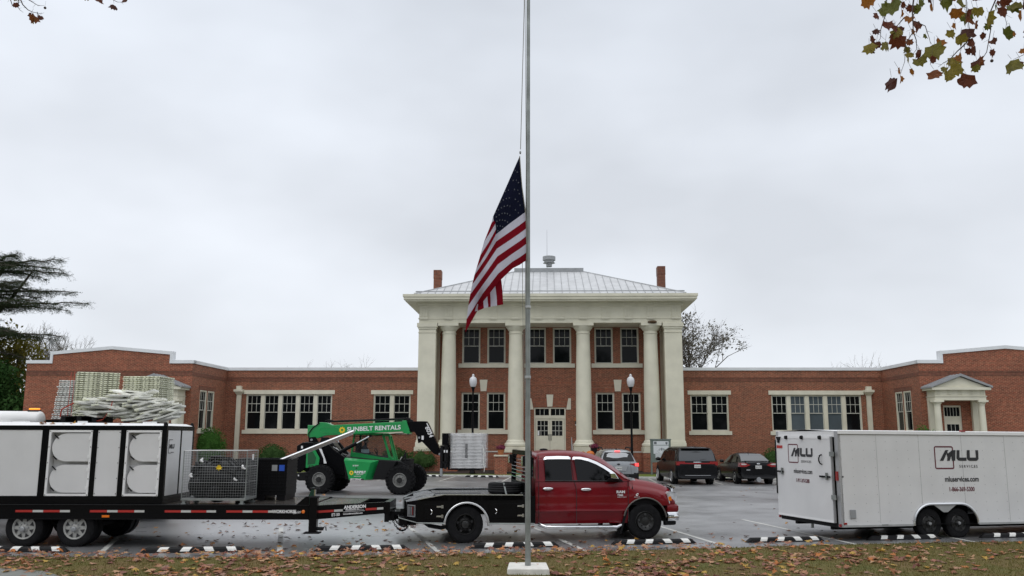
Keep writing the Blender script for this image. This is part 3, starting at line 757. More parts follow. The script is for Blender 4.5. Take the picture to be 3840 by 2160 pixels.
# ---- long wings (mirror images, left s=-1, right s=+1)
WT = 6.62         # parapet top
big = (14.0, 19.62, 2.62, 4.90); small = (8.92, 11.32, 2.62, 4.90)
WX = 20.95; PD = 5.6; WE = 30.9
for s in (-1, 1):
    w = MB(); bands = MB(); cop = MB(); low_b = MB()
    ops = [(min(s * a, s * b), max(s * a, s * b), c, d) for a, b, c, d in (big, small)]
    xa, xb = sorted((s * 7.6, s * WX))
    wall_x(w, xa, xb, -0.3, WT - 0.19, 0, ops, 'brick')
    # dark soldier band under the parapet and projecting course
    bands.box(xa, xb, -0.018, 0.005, 5.72, 5.94, 'brick_soldier_dark'); bands.box(xa, xb, -0.035, 0.005, 5.94, 6.0, 'brick_soldier_dark')
    low_b.box(xa, xb, -0.016, 0.005, 0.88, 1.1, 'brick_soldier')
    cop.box(xa, xb, -0.06, 0.35, WT - 0.19, WT, 'coping')
    # roof behind the parapet
    w.quad((xa, 0.35, WT - 0.5), (xb, 0.35, WT - 0.5), (xb, 14, WT - 0.5), (xa, 14, WT - 0.5), 'grey_metal')
    w.quad((xa, 14, -0.3), (xb, 14, -0.3), (xb, 14, WT), (xa, 14, WT), 'brick')
    # side wall of the projecting wing (faces the middle)
    so_ = [(-4.28, -3.24, 2.62, 4.95), (-3.06, -2.02, 2.62, 4.95)]
    wall_y(w, -PD, 0, -0.3, WT - 0.19, s * WX, so_, 'brick', depth=0.22 * s)
    xs_ = s * WX - s * 0.018
    bands.box(min(xs_, s * WX), max(xs_, s * WX), -PD - 0.018, 0, 5.72, 5.94, 'brick_soldier_dark')
    low_b.box(min(s * WX - s * .016, s * WX), max(s * WX - s * .016, s * WX), -PD - 0.016, 0, 0.88, 1.1, 'brick_soldier')
    bands.box(min(s * WX - s * .014, s * WX), max(s * WX - s * .014, s * WX), -4.45, -1.85, 4.96, 5.2, 'brick_soldier_dark')
    cop.box(min(s * WX - s * 0.06, s * WX + s * 0.3), max(s * WX - s * 0.06, s * WX + s * 0.3), -PD, -0.06, WT - 0.19, WT, 'coping')
    # front wall of the wing with stepped, gently peaked parapet
    dx = 22.65; dop = (s * dx - 0.5, s * dx + 0.5, 0.9, 4.05)
    xa, xb = sorted((s * WX, s * WE))
    wall_x(w, xa, xb, -0.3, WT - 0.19, -PD, [dop], 'brick_red')
    c = s * 25.85; st = 3.52
    ztop, zpk = 7.14, 7.45
    poly = [(c - st, WT - 0.19), (c + st, WT - 0.19), (c + st, ztop - .19), (c, zpk - .19), (c - st, ztop - .19)]
    w.prism(poly, -PD, -PD + 0.3, 'brick_red')
    bands.box(xa, xb, -PD - 0.018, -PD + 0.005, 5.72, 5.94, 'brick_soldier_dark'); bands.box(xa, xb, -PD - 0.035, -PD + 0.005, 5.94, 6.0, 'brick_soldier_dark')
    for a, b in ((xa, c - st - 0.002), (c + st + 0.002, xb)): cop.box(a - (0.06 if a == xa else 0), b + (0.06 if b == xb else 0), -PD - 0.06, -PD + 0.36, WT - 0.19, WT, 'coping')
    y0, y1 = -PD - 0.065, -PD + 0.37
    for k, (xa2, za, xb2, zb2) in enumerate(((c - st, ztop, c, zpk), (c, zpk, c + st, ztop))):
        cop.hexa([(xa2, y0, za - .19), (xb2, y0, zb2 - .19), (xb2, y1, zb2 - .19), (xa2, y1, za - .19)], [(xa2, y0, za), (xb2, y0, zb2), (xb2, y1, zb2), (xa2, y1, za)], 'coping')
    for xx in (c - st, c + st):
        sg = 1 if xx > c else -1
        a, b = sorted((xx, xx + sg * 0.16)); cop.box(a, b, y0, y1, WT - 0.19, ztop, 'coping')
    xo = s * WE
    w.quad((xo, -PD, -0.3), (xo, 14, -0.3), (xo, 14, WT), (xo, -PD, WT), 'brick_red')
    w.quad((xa, -PD + .3, WT - 0.5), (xb, -PD + .3, WT - 0.5), (xb, 14, WT - 0.5), (xa, 14, WT - 0.5), 'grey_metal')
    w.quad((xa, 14, -0.3), (xb, 14, -0.3), (xb, 14, WT), (xa, 14, WT), 'brick')
    w.build('wall', bld); bands.build('brick_band', bld); low_b.build('brick_band', bld); cop.build('coping', bld)
for s in (-1, 1):
    for (a, b, c, d), n_ in ((big, 5), (small, 2)):
        xa, xb = sorted((s * a, s * b))
        gl = (['glass_dark', 'glass_painted_sky', 'glass_painted_sky', 'glass_painted_sky', 'glass_dark'] if s > 0 and n_ == 5 else None)
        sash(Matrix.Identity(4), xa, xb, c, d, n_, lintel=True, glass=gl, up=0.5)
    for (ya, yb) in ((-4.28, -3.24), (-3.06, -2.02)):
        T = Matrix.Translation((s * WX, 0, 0)) @ Matrix.Rotation(R(90 if s < 0 else -90), 4, 'Z') @ Matrix.Translation((0, -.07, 0))
        if s < 0: sash(T, ya, yb, 2.62, 4.95, 1, sill=False)
        else: sash(T, -yb, -ya, 2.62, 4.95, 1, sill=False)
    q = MB(); a, b = sorted((s * WX - s * 0.09, s * WX + s * 0.1)); q.box(a, b, -4.42, -1.88, 2.38, 2.615, 'cream_trim'); q.build('window_sill', bld)
    # downpipe with hopper head
    x = s * 20.05
    q = MB(); q.box(x - 0.14, x + 0.14, -0.16, -0.02, 0.2, 4.85, 'cream_trim')
    q.hexa([(x - .14, -.17, 4.85), (x + .14, -.17, 4.85), (x + .14, -.01, 4.85), (x - .14, -.01, 4.85)], [(x - .27, -.32, 5.05), (x + .27, -.32, 5.05), (x + .27, -.01, 5.05), (x - .27, -.01, 5.05)], 'cream_trim')
    q.box(x - .3, x + .3, -.34, -.01, 5.053, 5.2, 'cream_trim'); q.box(x - .16, x + .16, -.25, -.01, 5.2, 5.42, 'cream_trim')
    q.build('downpipe', bld)
q = MB(); q.box(28.9, 29.05, -PD - 0.12, -PD, 4.95, 5.0, 'white_paint'); q.cyl((28.97, -PD - 0.1, 4.93), (28.83, -PD - 0.34, 4.9), 0.06, 0.06, 'white_paint'); q.build('camera_box', bld)
q = MB(); q.box(-28.6, -27.0, -PD + 1.2, -PD + 2.6, 6.0, 7.05, 'coping'); q.build('roof_unit', bld)

# ---- centre block
MY = -0.9; CY = -2.62; TOP = 9.14
lowz = (2.66, 4.98); upz = (6.80, 9.08)
wins = []
cw = 1.16
for cx in (-4.97, -3.37, 3.47, 5.1): wins += [(cx - cw / 2, cx + cw / 2, *lowz), (cx - cw / 2 - .04 * (cx > 0), cx + cw / 2 - .04 * (cx > 0), *upz)]
wins += [(-0.8 - cw / 2, -0.8 + cw / 2, *upz), (0.8 - cw / 2, 0.8 + cw / 2, *upz)]
door = (-0.98, 1.0, 1.36, 4.05)
w = MB(); wall_x(w, -7.0, 7.0, -0.3, TOP, MY, wins + [door], 'brick')
w.quad((-7.95, 10.5, 0), (7.95, 10.5, 0), (7.95, 10.5, 9.2), (-7.95, 10.5, 9.2), 'brick')
for s in (-1, 1): w.quad((s * 7.9, MY, -0.3), (s * 7.9, 10.5, -0.3), (s * 7.9, 10.5, 9.2), (s * 7.9, MY, 9.2), 'brick')
w.build('wall', bld)
b = MB()
b.box(-7, 7, MY - 0.02, MY + 0.005, 5.42, 5.66, 'brick_soldier'); b.build('brick_band', bld); b = MB()
for cx in (-4.17, 4.28): b.box(cx - 1.75, cx + 1.75, MY - 0.014, MY + 0.005, 4.99, 5.3, 'brick_soldier'); b.build('brick_lintel', bld); b = MB()
b.prism([(-1.0, 4.06), (1.02, 4.06), (1.32, 4.62), (-1.3, 4.62)], MY - 0.014, MY + 0.004, 'brick_soldier')
b.build('brick_lintel', bld)
for (a, c, z0, z1) in wins: sash(Tx(0, MY), a, c, z0, z1, 1, sill=False)
for i, (cx, zz) in enumerate([(-4.165, 2.66), (4.285, 2.66), (-4.165, 6.8), (4.245, 6.8), (0, 6.8)]):
    hw = 1.6
    q = MB(); q.box(cx - hw, cx + hw, MY - 0.1, MY + 0.1, zz - 0.26, zz - 0.003, 'cream_trim'); q.build('window_sill', bld)
for cx in (-4.165, 4.27):
    q = MB(); q.prism([(cx - 0.18, 5.06), (cx + 0.18, 5.06), (cx + 0.25, 5.78), (cx - 0.25, 5.78)], MY - 0.06, MY, 'cream_trim'); q.build('keystone', bld)
q = MB(); q.prism([(-0.15, 4.1), (0.17, 4.1), (0.23, 4.85), (-0.2, 4.85)], MY - 0.06, MY, 'cream_trim'); q.build('keystone', bld)
for s in (-1, 1):
    q = MB(); q.prism([(s * 1.02 + .01, 3.92), (s * 1.32 + .01, 3.92), (s * 1.32 + .01, 4.62), (s * 1.16 + .01, 4.62)], MY - 0.05, MY, 'cream_trim'); q.build('keystone', bld)
# entrance doors
q = MB(Tx(0, MY)); a, c, z0, z1 = door; zt = 3.44
q.box(a, a + .08, 0.05, 0.2, z0, z1, 'cream_trim'); q.box(c - .08, c, 0.05, 0.2, z0, z1, 'cream_trim'); q.box(a + .08, c - .08, 0.05, 0.2, z1 - .08, z1, 'cream_trim'); q.box(a + .08, c - .08, 0.05, 0.2, zt - 0.08, zt + 0.12, 'cream_trim')
q.box(-0.05, 0.07, 0.06, 0.19, zt + .12, z1 - .08, 'cream_trim')
fr = q.build('door_frame', bld)
q = MB(Tx(0, MY))
for x0, x1 in ((a + .11, -0.08), (0.10, c - .11)):
    q.box(x0, x1, 0.12, 0.15, zt + .14, z1 - .1, 'glass_dark')
    for k in (1, 2): xx = x0 + (x1 - x0) * k / 3; q.box(xx - .015, xx + .015, 0.1, 0.16, zt + .12, z1 - .08, 'sash_white')
q.build('transom_window', fr)
for x0, x1, s in ((a + .09, 0.003, -1), (0.017, c - .09, 1)):
    q = MB(Tx(0, MY)); z0_, z1_ = 1.38, zt - .085
    ga, gb, gz0, gz1 = x0 + .12, x1 - .12, z0_ + .92, z1_ - .13
    wall_x(q, x0, x1, z0_, z1_, 0.1, [(ga, gb, gz0, gz1)], 'cream_trim', depth=0.03)
    for k in (1, 2):
        xx = ga + (gb - ga) * k / 3; q.box(xx - .015, xx + .015, 0.105, 0.125, gz0, gz1, 'sash_white')
        zz = gz0 + (gz1 - gz0) * k / 3; q.box(ga, gb, 0.106, 0.124, zz - .015, zz + .015, 'sash_white')
    q.box(ga, gb, 0.088, 0.1, z0_ + .1, z0_ + .36, 'cream_trim'); q.box(ga, gb, 0.088, 0.1, z0_ + .48, z0_ + .76, 'cream_trim')
    dd = q.build('door', bld)
    q = MB(Tx(0, MY)); q.quad((ga, 0.127, gz0), (gb, 0.127, gz0), (gb, 0.127, gz1), (ga, 0.127, gz1), 'glass_dark'); q.build('glass', dd)
    hx = x1 - .06 if s < 0 else x0 + .06
    q = MB(Tx(0, MY)); q.tube([(hx, 0.1, z0_ + .98), (hx, 0.04, z0_ + .94), (hx, 0.03, z0_ + .8), (hx, 0.04, z0_ + .66), (hx, 0.1, z0_ + .64)], 0.016, 'black_paint'); q.ball((hx, 0.08, z0_ + .98), .035, .03, .035, 'black_paint', 8, 6); q.build('handle', dd)
    if s < 0:
        q = MB(Tx(0, MY)); q.box(ga + .01, ga + .12, 0.098, 0.104, gz0 + .02, gz0 + .3, 'letter_white'); q.build('notice', dd)
# porch floor, steps and brick pedestals
q = MB(); q.box(-7.0, 7.0, -2.3, MY, -0.3, 1.31, 'brick_soldier'); q.box(-7.0, 7.0, -2.32, MY, 1.312, 1.36, 'concrete')
q.build('porch_floor', bld)
q = MB()
for i in range(7): q.box(-1.5, 1.5, -2.32 - 0.32 * (i + 1), -2.32 - 0.32 * i, -0.3, 1.31 - 0.17 * (i + 1), 'concrete')
for s in (-1, 1): q.box(s * 1.75 - .2, s * 1.75 + .2, -4.5, -3.2, -0.3, 0.95, 'brick')
q.build('front_steps', bld)
q = MB(); q.tube([(1.35, -4.3, 0.2), (1.35, -4.3, 1.05), (1.3, -2.5, 2.2), (1.3, -2.5, 1.3)], 0.025, 'grey_metal'); q.build('handrail', bld)
COLS = (-6.2, -2.08, 2.06, 6.18)
for cx in COLS:
    q = MB(); q.box(cx - .66, cx + .66, CY - .66, CY + .5, -0.3, 1.31, 'brick_red'); q.box(cx - .69, cx + .69, CY - .69, CY + .5, 1.0, 1.08, 'brick_red')
    q.box(cx - .68, cx + .68, CY - .68, CY + .52, 1.312, 1.36, 'stone_plinth'); q.build('pedestal', bld)
    q = MB(); q.box(cx - .64, cx + .64, CY - .64, CY + .6, 1.362, 1.64, 'stone_plinth')
    q.build('column_base', bld, bevel=0.02)
    q = MB(); q.lathe([(.60, 1.642), (.66, 1.70), (.665, 1.80), (.62, 1.87), (.56, 1.90), (.56, 1.94), (.53, 2.0), (.475, 2.06), (.475, 4.2), (.462, 5.5), (.43, 7.2), (.405, 8.46), (.44, 8.47), (.44, 8.53), (.41, 8.54), (.41, 8.66), (.46, 8.68), (.50, 8.76), (.58, 8.84), (.60, 8.93)], (cx, CY, 0), 'cream', n=36)
    q.box(cx - .62, cx + .62, CY - .62, CY + .62, 8.932, 9.11, 'cream'); q.build('column', bld, smooth=35)
for s in (-1, 1):
    cx = s * 7.5; q = MB()
    q.box(cx - .53, cx + .53, -3.12, 0.3, 1.9, 8.5, 'cream')
    q.box(cx - .60, cx + .60, -3.19, 0.3, 1.62, 1.9, 'cream'); q.box(cx - .57, cx + .57, -3.155, 0.3, 1.9, 2.02, 'cream')
    q.box(cx - .66, cx + .66, -3.25, 0.3, 1.36, 1.62, 'stone_plinth')
    q.box(cx - .56, cx + .56, -3.15, 0.3, 8.5, 8.56, 'cream'); q.box(cx - .57, cx + .57, -3.17, 0.3, 8.74, 8.86, 'cream'); q.box(cx - .53, cx + .53, -3.12, 0.3, 8.56, 8.74, 'cream')
    q.box(cx - .63, cx + .63, -3.22, 0.3, 8.86, 9.11, 'cream'); q.build('pilaster', bld, bevel=0.015)
    q = MB(); q.box(cx - .68, cx + .68, -3.27, 0.3, -0.3, 1.36, 'brick_red'); q.build('pedestal', bld)
# nest on the capital of the fourth column
nq = MB(); nq.ball((6.18, CY - .62, 9.14), .24, .16, .08, 'nest', 14, 8, disp=0.9, seed=3); nq.build('bird_nest', bld)
# entablature
EX = 8.02; EY = -3.12
q = MB(); q.box(-EX, EX, EY, 3.5, 9.112, 9.36, 'cream'); q.box(-EX - .04, EX + .04, EY - .04, 3.5, 9.36, 9.43, 'cream')
q.box(-EX, EX, EY, 3.5, 9.43, 10.12, 'cream'); q.box(-EX - .05, EX + .05, EY - .05, 3.5, 10.12, 10.2, 'cream')
q.box(-EX - .12, EX + .12, EY - .14, 9, 10.2, 10.36, 'cream')
q.build('entablature', bld)
tx = [-7.72, -6.2, -4.86, -3.46, -2.08, -0.7, 0.68, 2.06, 3.43, 4.8, 6.18, 7.68]
for x in tx:
    q = MB(); q.box(x - .25, x + .25, EY - .035, EY, 9.48, 10.08, 'cream'); q.box(x - .25, x + .25, EY - .055, EY, 10.06, 10.12, 'cream')
    for k in (-.16, 0, .16): q.box(x + k - .045, x + k + .045, EY - .06, EY - .03, 9.5, 10.05, 'cream')
    q.box(x - .25, x + .25, EY - .075, EY, 9.36, 9.475, 'cream')
    for k in range(6): q.box(x - .22 + k * .08, x - .18 + k * .08, EY - .07, EY - .03, 9.30, 9.357, 'cream')
    q.build('triglyph', bld)
CX, CYF = 8.92, -4.02
q = MB(); q.box(-CX + .14, CX - .14, CYF + .14, 11.4, 10.362, 10.46, 'cream')
q.box(-CX + .05, CX - .05, CYF + .05, 11.5, 10.46, 10.62, 'cream'); q.box(-CX, CX, CYF, 11.55, 10.62, 10.78, 'cream')
q.build('cornice', bld)
# standing seam hip roof
EXR, Y0R, Y1R, ZE, ZR = 8.3, -3.4, 10.6, 10.78, 13.45
RX = 2.25; YR = (Y0R + Y1R) / 2 - .7
q = MB(); A = [(-EXR, Y0R, ZE), (EXR, Y0R, ZE), (EXR, Y1R, ZE), (-EXR, Y1R, ZE)]
B = [(-EXR, Y0R, ZE + .12), (EXR, Y0R, ZE + .12), (EXR, Y1R, ZE + .12), (-EXR, Y1R, ZE + .12)]
for i in range(4): q.quad(A[i], A[(i + 1) % 4], B[(i + 1) % 4], B[i], 'roof_metal')
L_, Rr = (-RX, YR, ZR), (RX, YR, ZR)
q.quad(B[0], B[1], Rr, L_, 'roof_metal'); q.quad(B[2], B[3], L_, Rr, 'roof_metal'); q.poly([B[1], B[2], Rr], 'roof_metal'); q.poly([B[3], B[0], L_], 'roof_metal')
rf = q.build('roof', bld)
q = MB(); sl = (ZR - ZE - .12) / (YR - Y0R)
x = -EXR + .35
while x < EXR - .2:
    t = 1.0 if abs(x) <= RX else (EXR - abs(x)) / (EXR - RX)
    q.beam((x, Y0R, ZE + .13), (x, Y0R + (YR - Y0R) * t, ZE + .13 + (ZR - ZE - .12) * t), .03, .045, 'grey_metal'); x += .46
for s in (-1, 1):
    q.beam((s * EXR, Y0R, ZE + .14), (s * RX, YR, ZR + .02), .12, .06, 'roof_metal')
    for k in range(26):
        y = Y0R + .4 + k * .5
        t = (y - Y0R) / (YR - Y0R) if y < YR else (Y1R - y) / (Y1R - YR)
        if t > 0: q.beam((s * EXR, y, ZE + .13), (s * (EXR - (EXR - RX) * t), y, ZE + .13 + (ZR - ZE - .12) * t), .03, .045, 'grey_metal', up=(0, 1, 0))
q.beam((-EXR, Y0R + .5, ZE + .13 + sl * .5), (EXR, Y0R + .5, ZE + .13 + sl * .5), .04, .07, 'grey_metal')
q.build('standing_seams', rf)
q = MB(); q.box(-RX - .12, RX + .12, YR - .22, YR + .22, ZR - .1, ZR + .2, 'grey_metal'); q.build('ridge_vent', rf)
q = MB(); q.lathe([(.2, 13.78), (.2, 14.02), (.42, 14.03), (.34, 14.1), (.34, 14.2), (.44, 14.22), (.44, 14.48), (.3, 14.52)], (0.02, YR, 0), 'grey_metal', n=20); q.build('roof_ventilator', bld, smooth=30)
q = MB(); q.cyl((-0.12, YR, 13.7), (-0.12, YR, 16.4), .018, .008, 'grey_metal', 6); q.build('antenna', bld)
for s, h in ((-1, 13.4), (1, 13.6)):
    x = s * 7.6; q = MB(); q.box(x - .25, x + .25, 2.1, 2.8, 9.5, h, 'brick_soldier_dark'); q.box(x - .265, x + .265, 2.085, 2.815, h - .55, h + .04, 'brick_soldier_dark'); q.build('chimney', bld)
# emergency light and wall lamp by the doors
q = MB(); q.box(1.52, 1.82, MY - .1, MY, 3.2, 3.42, 'terracotta'); q.box(1.58, 1.78, MY - .18, MY - .1, 2.98, 3.2, 'black_matte'); q.ball((1.64, MY - .2, 2.97), .06, .05, .05, 'white_paint', 8, 6); q.build('emergency_light', bld)
for x in (-2.75, -1.3):
    q = MB(); q.box(x - .08, x + .08, MY - .12, MY, 0.62, 0.74, 'black_matte'); q.build('wall_light', bld)
# ---- side-entrance porticos
for s in (-1, 1):
    px = s * 22.65
    P_ = empty('portico', (px, -PD, 0)); P_.parent = bld; P_.rotation_euler = (0, 0, 0)
    D = 1.15
    q = MB(); q.box(-1.5, 1.5, -D, -0.01, -0.3, 0.9, 'brick_red'); q.box(-1.1, 1.1, -D - .35, -D - .003, -.3, .6, 'concrete'); q.build('step', P_)
    for sx in (-1, 1):
        q = MB(); q.lathe([(.25, .9), (.25, 1.0), (.2, 1.06), (.195, 2), (.165, 4.02), (.18, 4.03), (.18, 4.08), (.24, 4.16), (.24, 4.2)], (sx * 1.2, -D + .28, 0), 'cream', n=20); q.box(sx * 1.2 - .27, sx * 1.2 + .27, -D, -D + .55, 4.2, 4.3, 'cream'); q.build('column', P_, smooth=35)
        q = MB(); q.box(sx * 1.2 - .17, sx * 1.2 + .17, -.2, -.003, .9, 4.3, 'cream'); q.build('pilaster', P_)
    q = MB(); q.box(-1.38, 1.38, -D + .04, -.003, 4.302, 4.5, 'cream'); q.box(-1.42, 1.42, -D, -.003, 4.5, 4.54, 'cream'); q.box(-1.36, 1.36, -D + .06, -.003, 4.54, 4.86, 'cream')
    for k in range(5):
        for j in (-.07, 0, .07): q.box(-1.2 + k * .6 + j - .022, -1.2 + k * .6 + j + .022, -D + .03, -D + .06, 4.6, 4.84, 'cream')
    q.box(-1.6, 1.6, -D - .15, -.003, 4.86, 5.0, 'cream'); q.build('entablature', P_)
    q = MB(); q.prism([(-1.5, 5.0), (1.5, 5.0), (0, 5.58)], -D - .02, -.003, 'cream'); q.build('pediment', P_)
    q = MB()
    for sx in (-1, 1):
        q.hexa([(sx * 1.68, -D - .2, 4.97), (sx * 1.68, -.003, 4.97), (0, -.003, 5.62), (0, -D - .2, 5.62)], [(sx * 1.68, -D - .2, 5.06), (sx * 1.68, -.003, 5.06), (0, -.003, 5.73), (0, -D - .2, 5.73)], 'grey_metal')
        for k in range(4): q.beam((sx * 1.68, -.1 - k * .4, 5.075), (0, -.1 - k * .4, 5.745), .03, .04, 'grey_metal', up=(0, 1, 0))
    q.build('roof', P_, fix=True)
    q = MB(Tx(0, 0)); q.box(-.5, .5, .08, .2, .9, 3.2, 'cream_trim'); q.box(-.5, .5, .07, .2, 3.2, 3.45, 'cream_trim'); q.box(-.5, .5, .07, .2, 3.95, 4.05, 'cream_trim'); q.box(-.5, -.42, .07, .2, 3.45, 3.95, 'cream_trim'); q.box(.42, .5, .07, .2, 3.45, 3.95, 'cream_trim')
    d_ = q.build('door', P_)
    q = MB(); q.box(-.33, .33, .07, .079, 2.05, 3.0, 'glass_dark'); q.box(-.42, .42, .12, .15, 3.45, 3.95, 'glass_dark')
    for k in (-.11, .11): q.box(k - .012, k + .012, .06, .08, 2.05, 3.0, 'sash_white')
    q.box(-.33, .33, .059, .079, 2.51, 2.535, 'sash_white')
    for k in range(1, 5): q.box(-.42 + k * .168 - .01, -.42 + k * .168 + .01, .1, .13, 3.45, 3.95, 'sash_white')
    q.build('glass', d_)
# ================================================================== TREES, SHRUBS, STREET FURNITURE
def leaf_cloud(mb, c, rx, ry, rz, n, size, m, rn, shell=0.55, flat=0.0, seed=0, lump=0.35):
    """n small leaf faces through an uneven ellipsoid"""
    c = Vector(c); vs, fs = [], []
    for _ in range(n):
        d = Vector((rn.gauss(0, 1), rn.gauss(0, 1), rn.gauss(0, 1))).normalized()
        k = 1 + lump * noise.noise(d * 2.1 + Vector((seed * 7.3, 0, 0)))
        r = (shell + (1 - shell) * rn.random() ** 0.6) * k
        p = c + Vector((d.x * rx * r, d.y * ry * r, d.z * rz * r))
        a = Vector((rn.gauss(0, 1), rn.gauss(0, 1), rn.gauss(0, 1) * (1 - flat))).normalized(); b = a.cross(Vector((rn.gauss(0, 1), rn.gauss(0, 1), rn.gauss(0, 1)))).normalized()
        s = size * rn.uniform(0.6, 1.3); o = len(vs)
        vs += [p - a * s, p + b * s * .45, p + a * s, p - b * s * .45]; fs.append((o, o + 1, o + 2, o + 3))
    mb.add(vs, fs, m)
def bush(name, label, c, rx, rz, m='shrub_leaf', seed=0, n=2600, size=0.05, group=None):
    r = empty(name, (c[0], c[1], c[2]), 0, label, 'shrub', group)
    rn = random.Random(seed); q = MB(); leaf_cloud(q, (0, 0, rz), rx, rx * .95, rz, n, size, m, rn, shell=0.72, seed=seed, lump=0.34)
    q.ball((0, 0, rz), rx * .74, rx * .7, rz * .76, m, 16, 10, disp=0.3, seed=seed)
    q.build('foliage', r)
    q = MB(); q.cyl((0, 0, -.1), (0, 0, rz), .05, .03, 'bark', 6)
    q.build('stem', r)
bush('shrub', 'bright green rounded shrub at the left inner corner of the brick wall', (-18.35, 53.2, 0.1), 1.12, 1.33, 'shrub_light', 3, 4200, .06)
bush('shrub', 'dark clipped round shrub below the wide window, behind the black bin', (-14.65, 54.2, 0.15), 0.95, .80, 'shrub_leaf', 4)
bush('shrub', 'large dark clipped shrub between the telehandler boom and the pallet load', (-5.25, 53.4, 0.1), 1.12, .76, 'shrub_leaf', 5, 3600)
bush('shrub', 'dark clipped shrub seen behind the telehandler cab', (-7.0, 53.9, 0.1), 1.0, .74, 'shrub_leaf', 6)
bush('shrub', 'dark clipped round shrub between the black sedan and the white trailer', (16.1, 53.0, 0.1), 1.15, .80, 'shrub_leaf', 7)
bush('shrub', 'tall light green shrub showing above the white trailer beside the right portico', (22.4, 48.0, 0.1), 1.0, 1.36, 'shrub_light', 8, 3600, .06)
# mulch bed
q = MB(); rn = random.Random(2)
bedm = MB(Matrix.Translation((2.42, 55.9, 0)) @ Matrix.Rotation(R(-2.2), 4, 'Z'))
for s in (-1, 1):
    a, b = sorted((s * 7.9, s * 20.9)); bedm.hexa([(a, -1.9, -.1), (b, -1.9, -.1), (b, -.0, -.1), (a, -.0, -.1)], [(a, -1.7, .2), (b, -1.7, .2), (b, -.03, .36), (a, -.03, .36)], 'mulch')
bedm.hexa([(-8.3, -4.7, -.1), (8.3, -4.7, -.1), (8.3, -1, -.1), (-8.3, -1, -.1)], [(-8.3, -4.5, .14), (8.3, -4.5, .14), (8.3, -1, .3), (-8.3, -1, .3)], 'mulch')
bedm.build('mulch_bed', kind='structure')

def bare_branch(mb, p, d, L_, r, depth, rn, m, spread=0.55, up=0.15, twigs=None):
    n = 4; pts = [p]; q = Vector(p); dd = d.copy()
    for i in range(n):
        dd = (dd + Vector((rn.gauss(0, .12), rn.gauss(0, .12), rn.gauss(0, .10) + up * .15))).normalized(); q = q + dd * L_ / n; pts.append(q.copy())
    mb.tube(pts, r, m, n=5 if depth > 1 else 3, r1=r * .55)
    if twigs is not None and depth <= 1: twigs.append(pts[-1]); twigs.append(pts[2])
    if depth <= 0: return
    for k in range(rn.choice((2, 3, 3)) + (1 if depth > 2 else 0)):
        t = rn.uniform(.35, 1.0); i = min(n - 1, int(t * n)); bp = pts[i].lerp(pts[i + 1], t * n - i if t * n - i <= 1 else 1)
        nd = (dd + Vector((rn.gauss(0, spread), rn.gauss(0, spread), rn.gauss(0, spread * .6) + up))).normalized()
        bare_branch(mb, bp, nd, L_ * rn.uniform(.55, .8), r * .55, depth - 1, rn, m, spread, up, twigs)
def bare_tree(label, base, h, seed, r=0.25, depth=5, leafm=None, nl=0, lsize=.12, cat='tree', lean=(0, 0), m='bark', spread=.55, name='bare_tree', lit=.5, group=None, trunk=.32):
    T = empty(name, base, 0, label, cat, group); rn = random.Random(seed)
    tr = MB(); top = Vector((lean[0], lean[1], h * trunk)); tr.tube([(0, 0, -.4), (lean[0] * .4, lean[1] * .4, h * trunk * .5), top], r, m, n=8, r1=r * .7); tr.build('trunk', T, smooth=50)
    cr = MB(); tw = []
    for k in range(4): bare_branch(cr, top, Vector((rn.gauss(0, spread * .8), rn.gauss(0, spread * .8), 1)).normalized(), h * rn.uniform(.25, .34), r * .6, depth, rn, m, spread, .15, tw)
    if leafm:
        for _ in range(nl):
            p = rn.choice(tw); leaf_cloud(cr, p, lit, lit, lit * .8, 5, lsize, leafm, rn, shell=0.1)
    cr.build('crown', T)
    return T
bare_tree('half-leafless tree rising behind the right side of the columned centre block', (13.0, 76, 0), 15.2, 21, r=.3, depth=5, leafm='far_leaf', nl=650, lsize=.13, lit=.6)
bare_tree('grey bare tree behind the roof edge right of the half-leafless tree', (16.6, 80, 0), 13.6, 33, r=.18, depth=5, leafm='far_leaf', nl=500, lsize=.12, spread=.6)
bare_tree('thin bare tree top showing above the right wing parapet', (36.6, 90, 0), 12.3, 8, r=.12, depth=4, m='bark_pale', spread=.5)
bare_tree('tall bare tree standing behind the left end of the building beside the cedar', (-39.6, 72, 0), 12.0, 14, r=.24, depth=5, m='bark_pale', spread=.45)
for i, (x, h) in enumerate([(-20.5, 9.6), (-17.2, 10.2), (-14.6, 10.3)]):
    bare_tree(['low bare tree top with few leaves above the left wing parapet', 'bare tree top in the middle of the row above the left wing parapet', 'bare tree top nearest the columned block above the left wing parapet'][i], (x, 86, 0), h, 50 + i, r=.12, depth=4, m='bark_pale', spread=.5, group='bare tree tops above the left wing')
# evergreens and olive autumn tree beyond the left end
def blob_tree(label, base, h, rw, m, seed, n=5000, size=.16, name='evergreen_tree'):
    T = empty(name, base, 0, label, 'tree'); rn = random.Random(seed)
    q = MB(); q.cyl((0, 0, -.4), (0, 0, h * .8), .22, .08, 'bark', 8); q.build('trunk', T)
    q = MB()
    for k in range(9):
        a = rn.uniform(0, 6.28); t = k / 8; rr = rw * (1 - .55 * t) * .6
        leaf_cloud(q, (math.cos(a) * rr * .7, math.sin(a) * rr * .7, h * (.18 + .72 * t)), rw * (1 - .5 * t) * .75, rw * (1 - .5 * t) * .75, h * .16, n // 9, size, m, rn, shell=.3, seed=seed + k)
    q.build('crown', T)
blob_tree('dense dark evergreen tree below the cedar at the left edge', (-35.5, 60, 0), 7.2, 3.6, 'evergreen_leaf', 31, 11000)
blob_tree('second dark evergreen tree at the far left behind the white tank truck', (-40.5, 64, 0), 8.0, 4.0, 'evergreen_leaf', 32, 11000)
blob_tree('olive and yellow autumn tree between the cedar and the dark evergreen', (-37.5, 66, 0), 10.0, 3.6, 'olive_leaf', 35, 7000, name='autumn_tree')
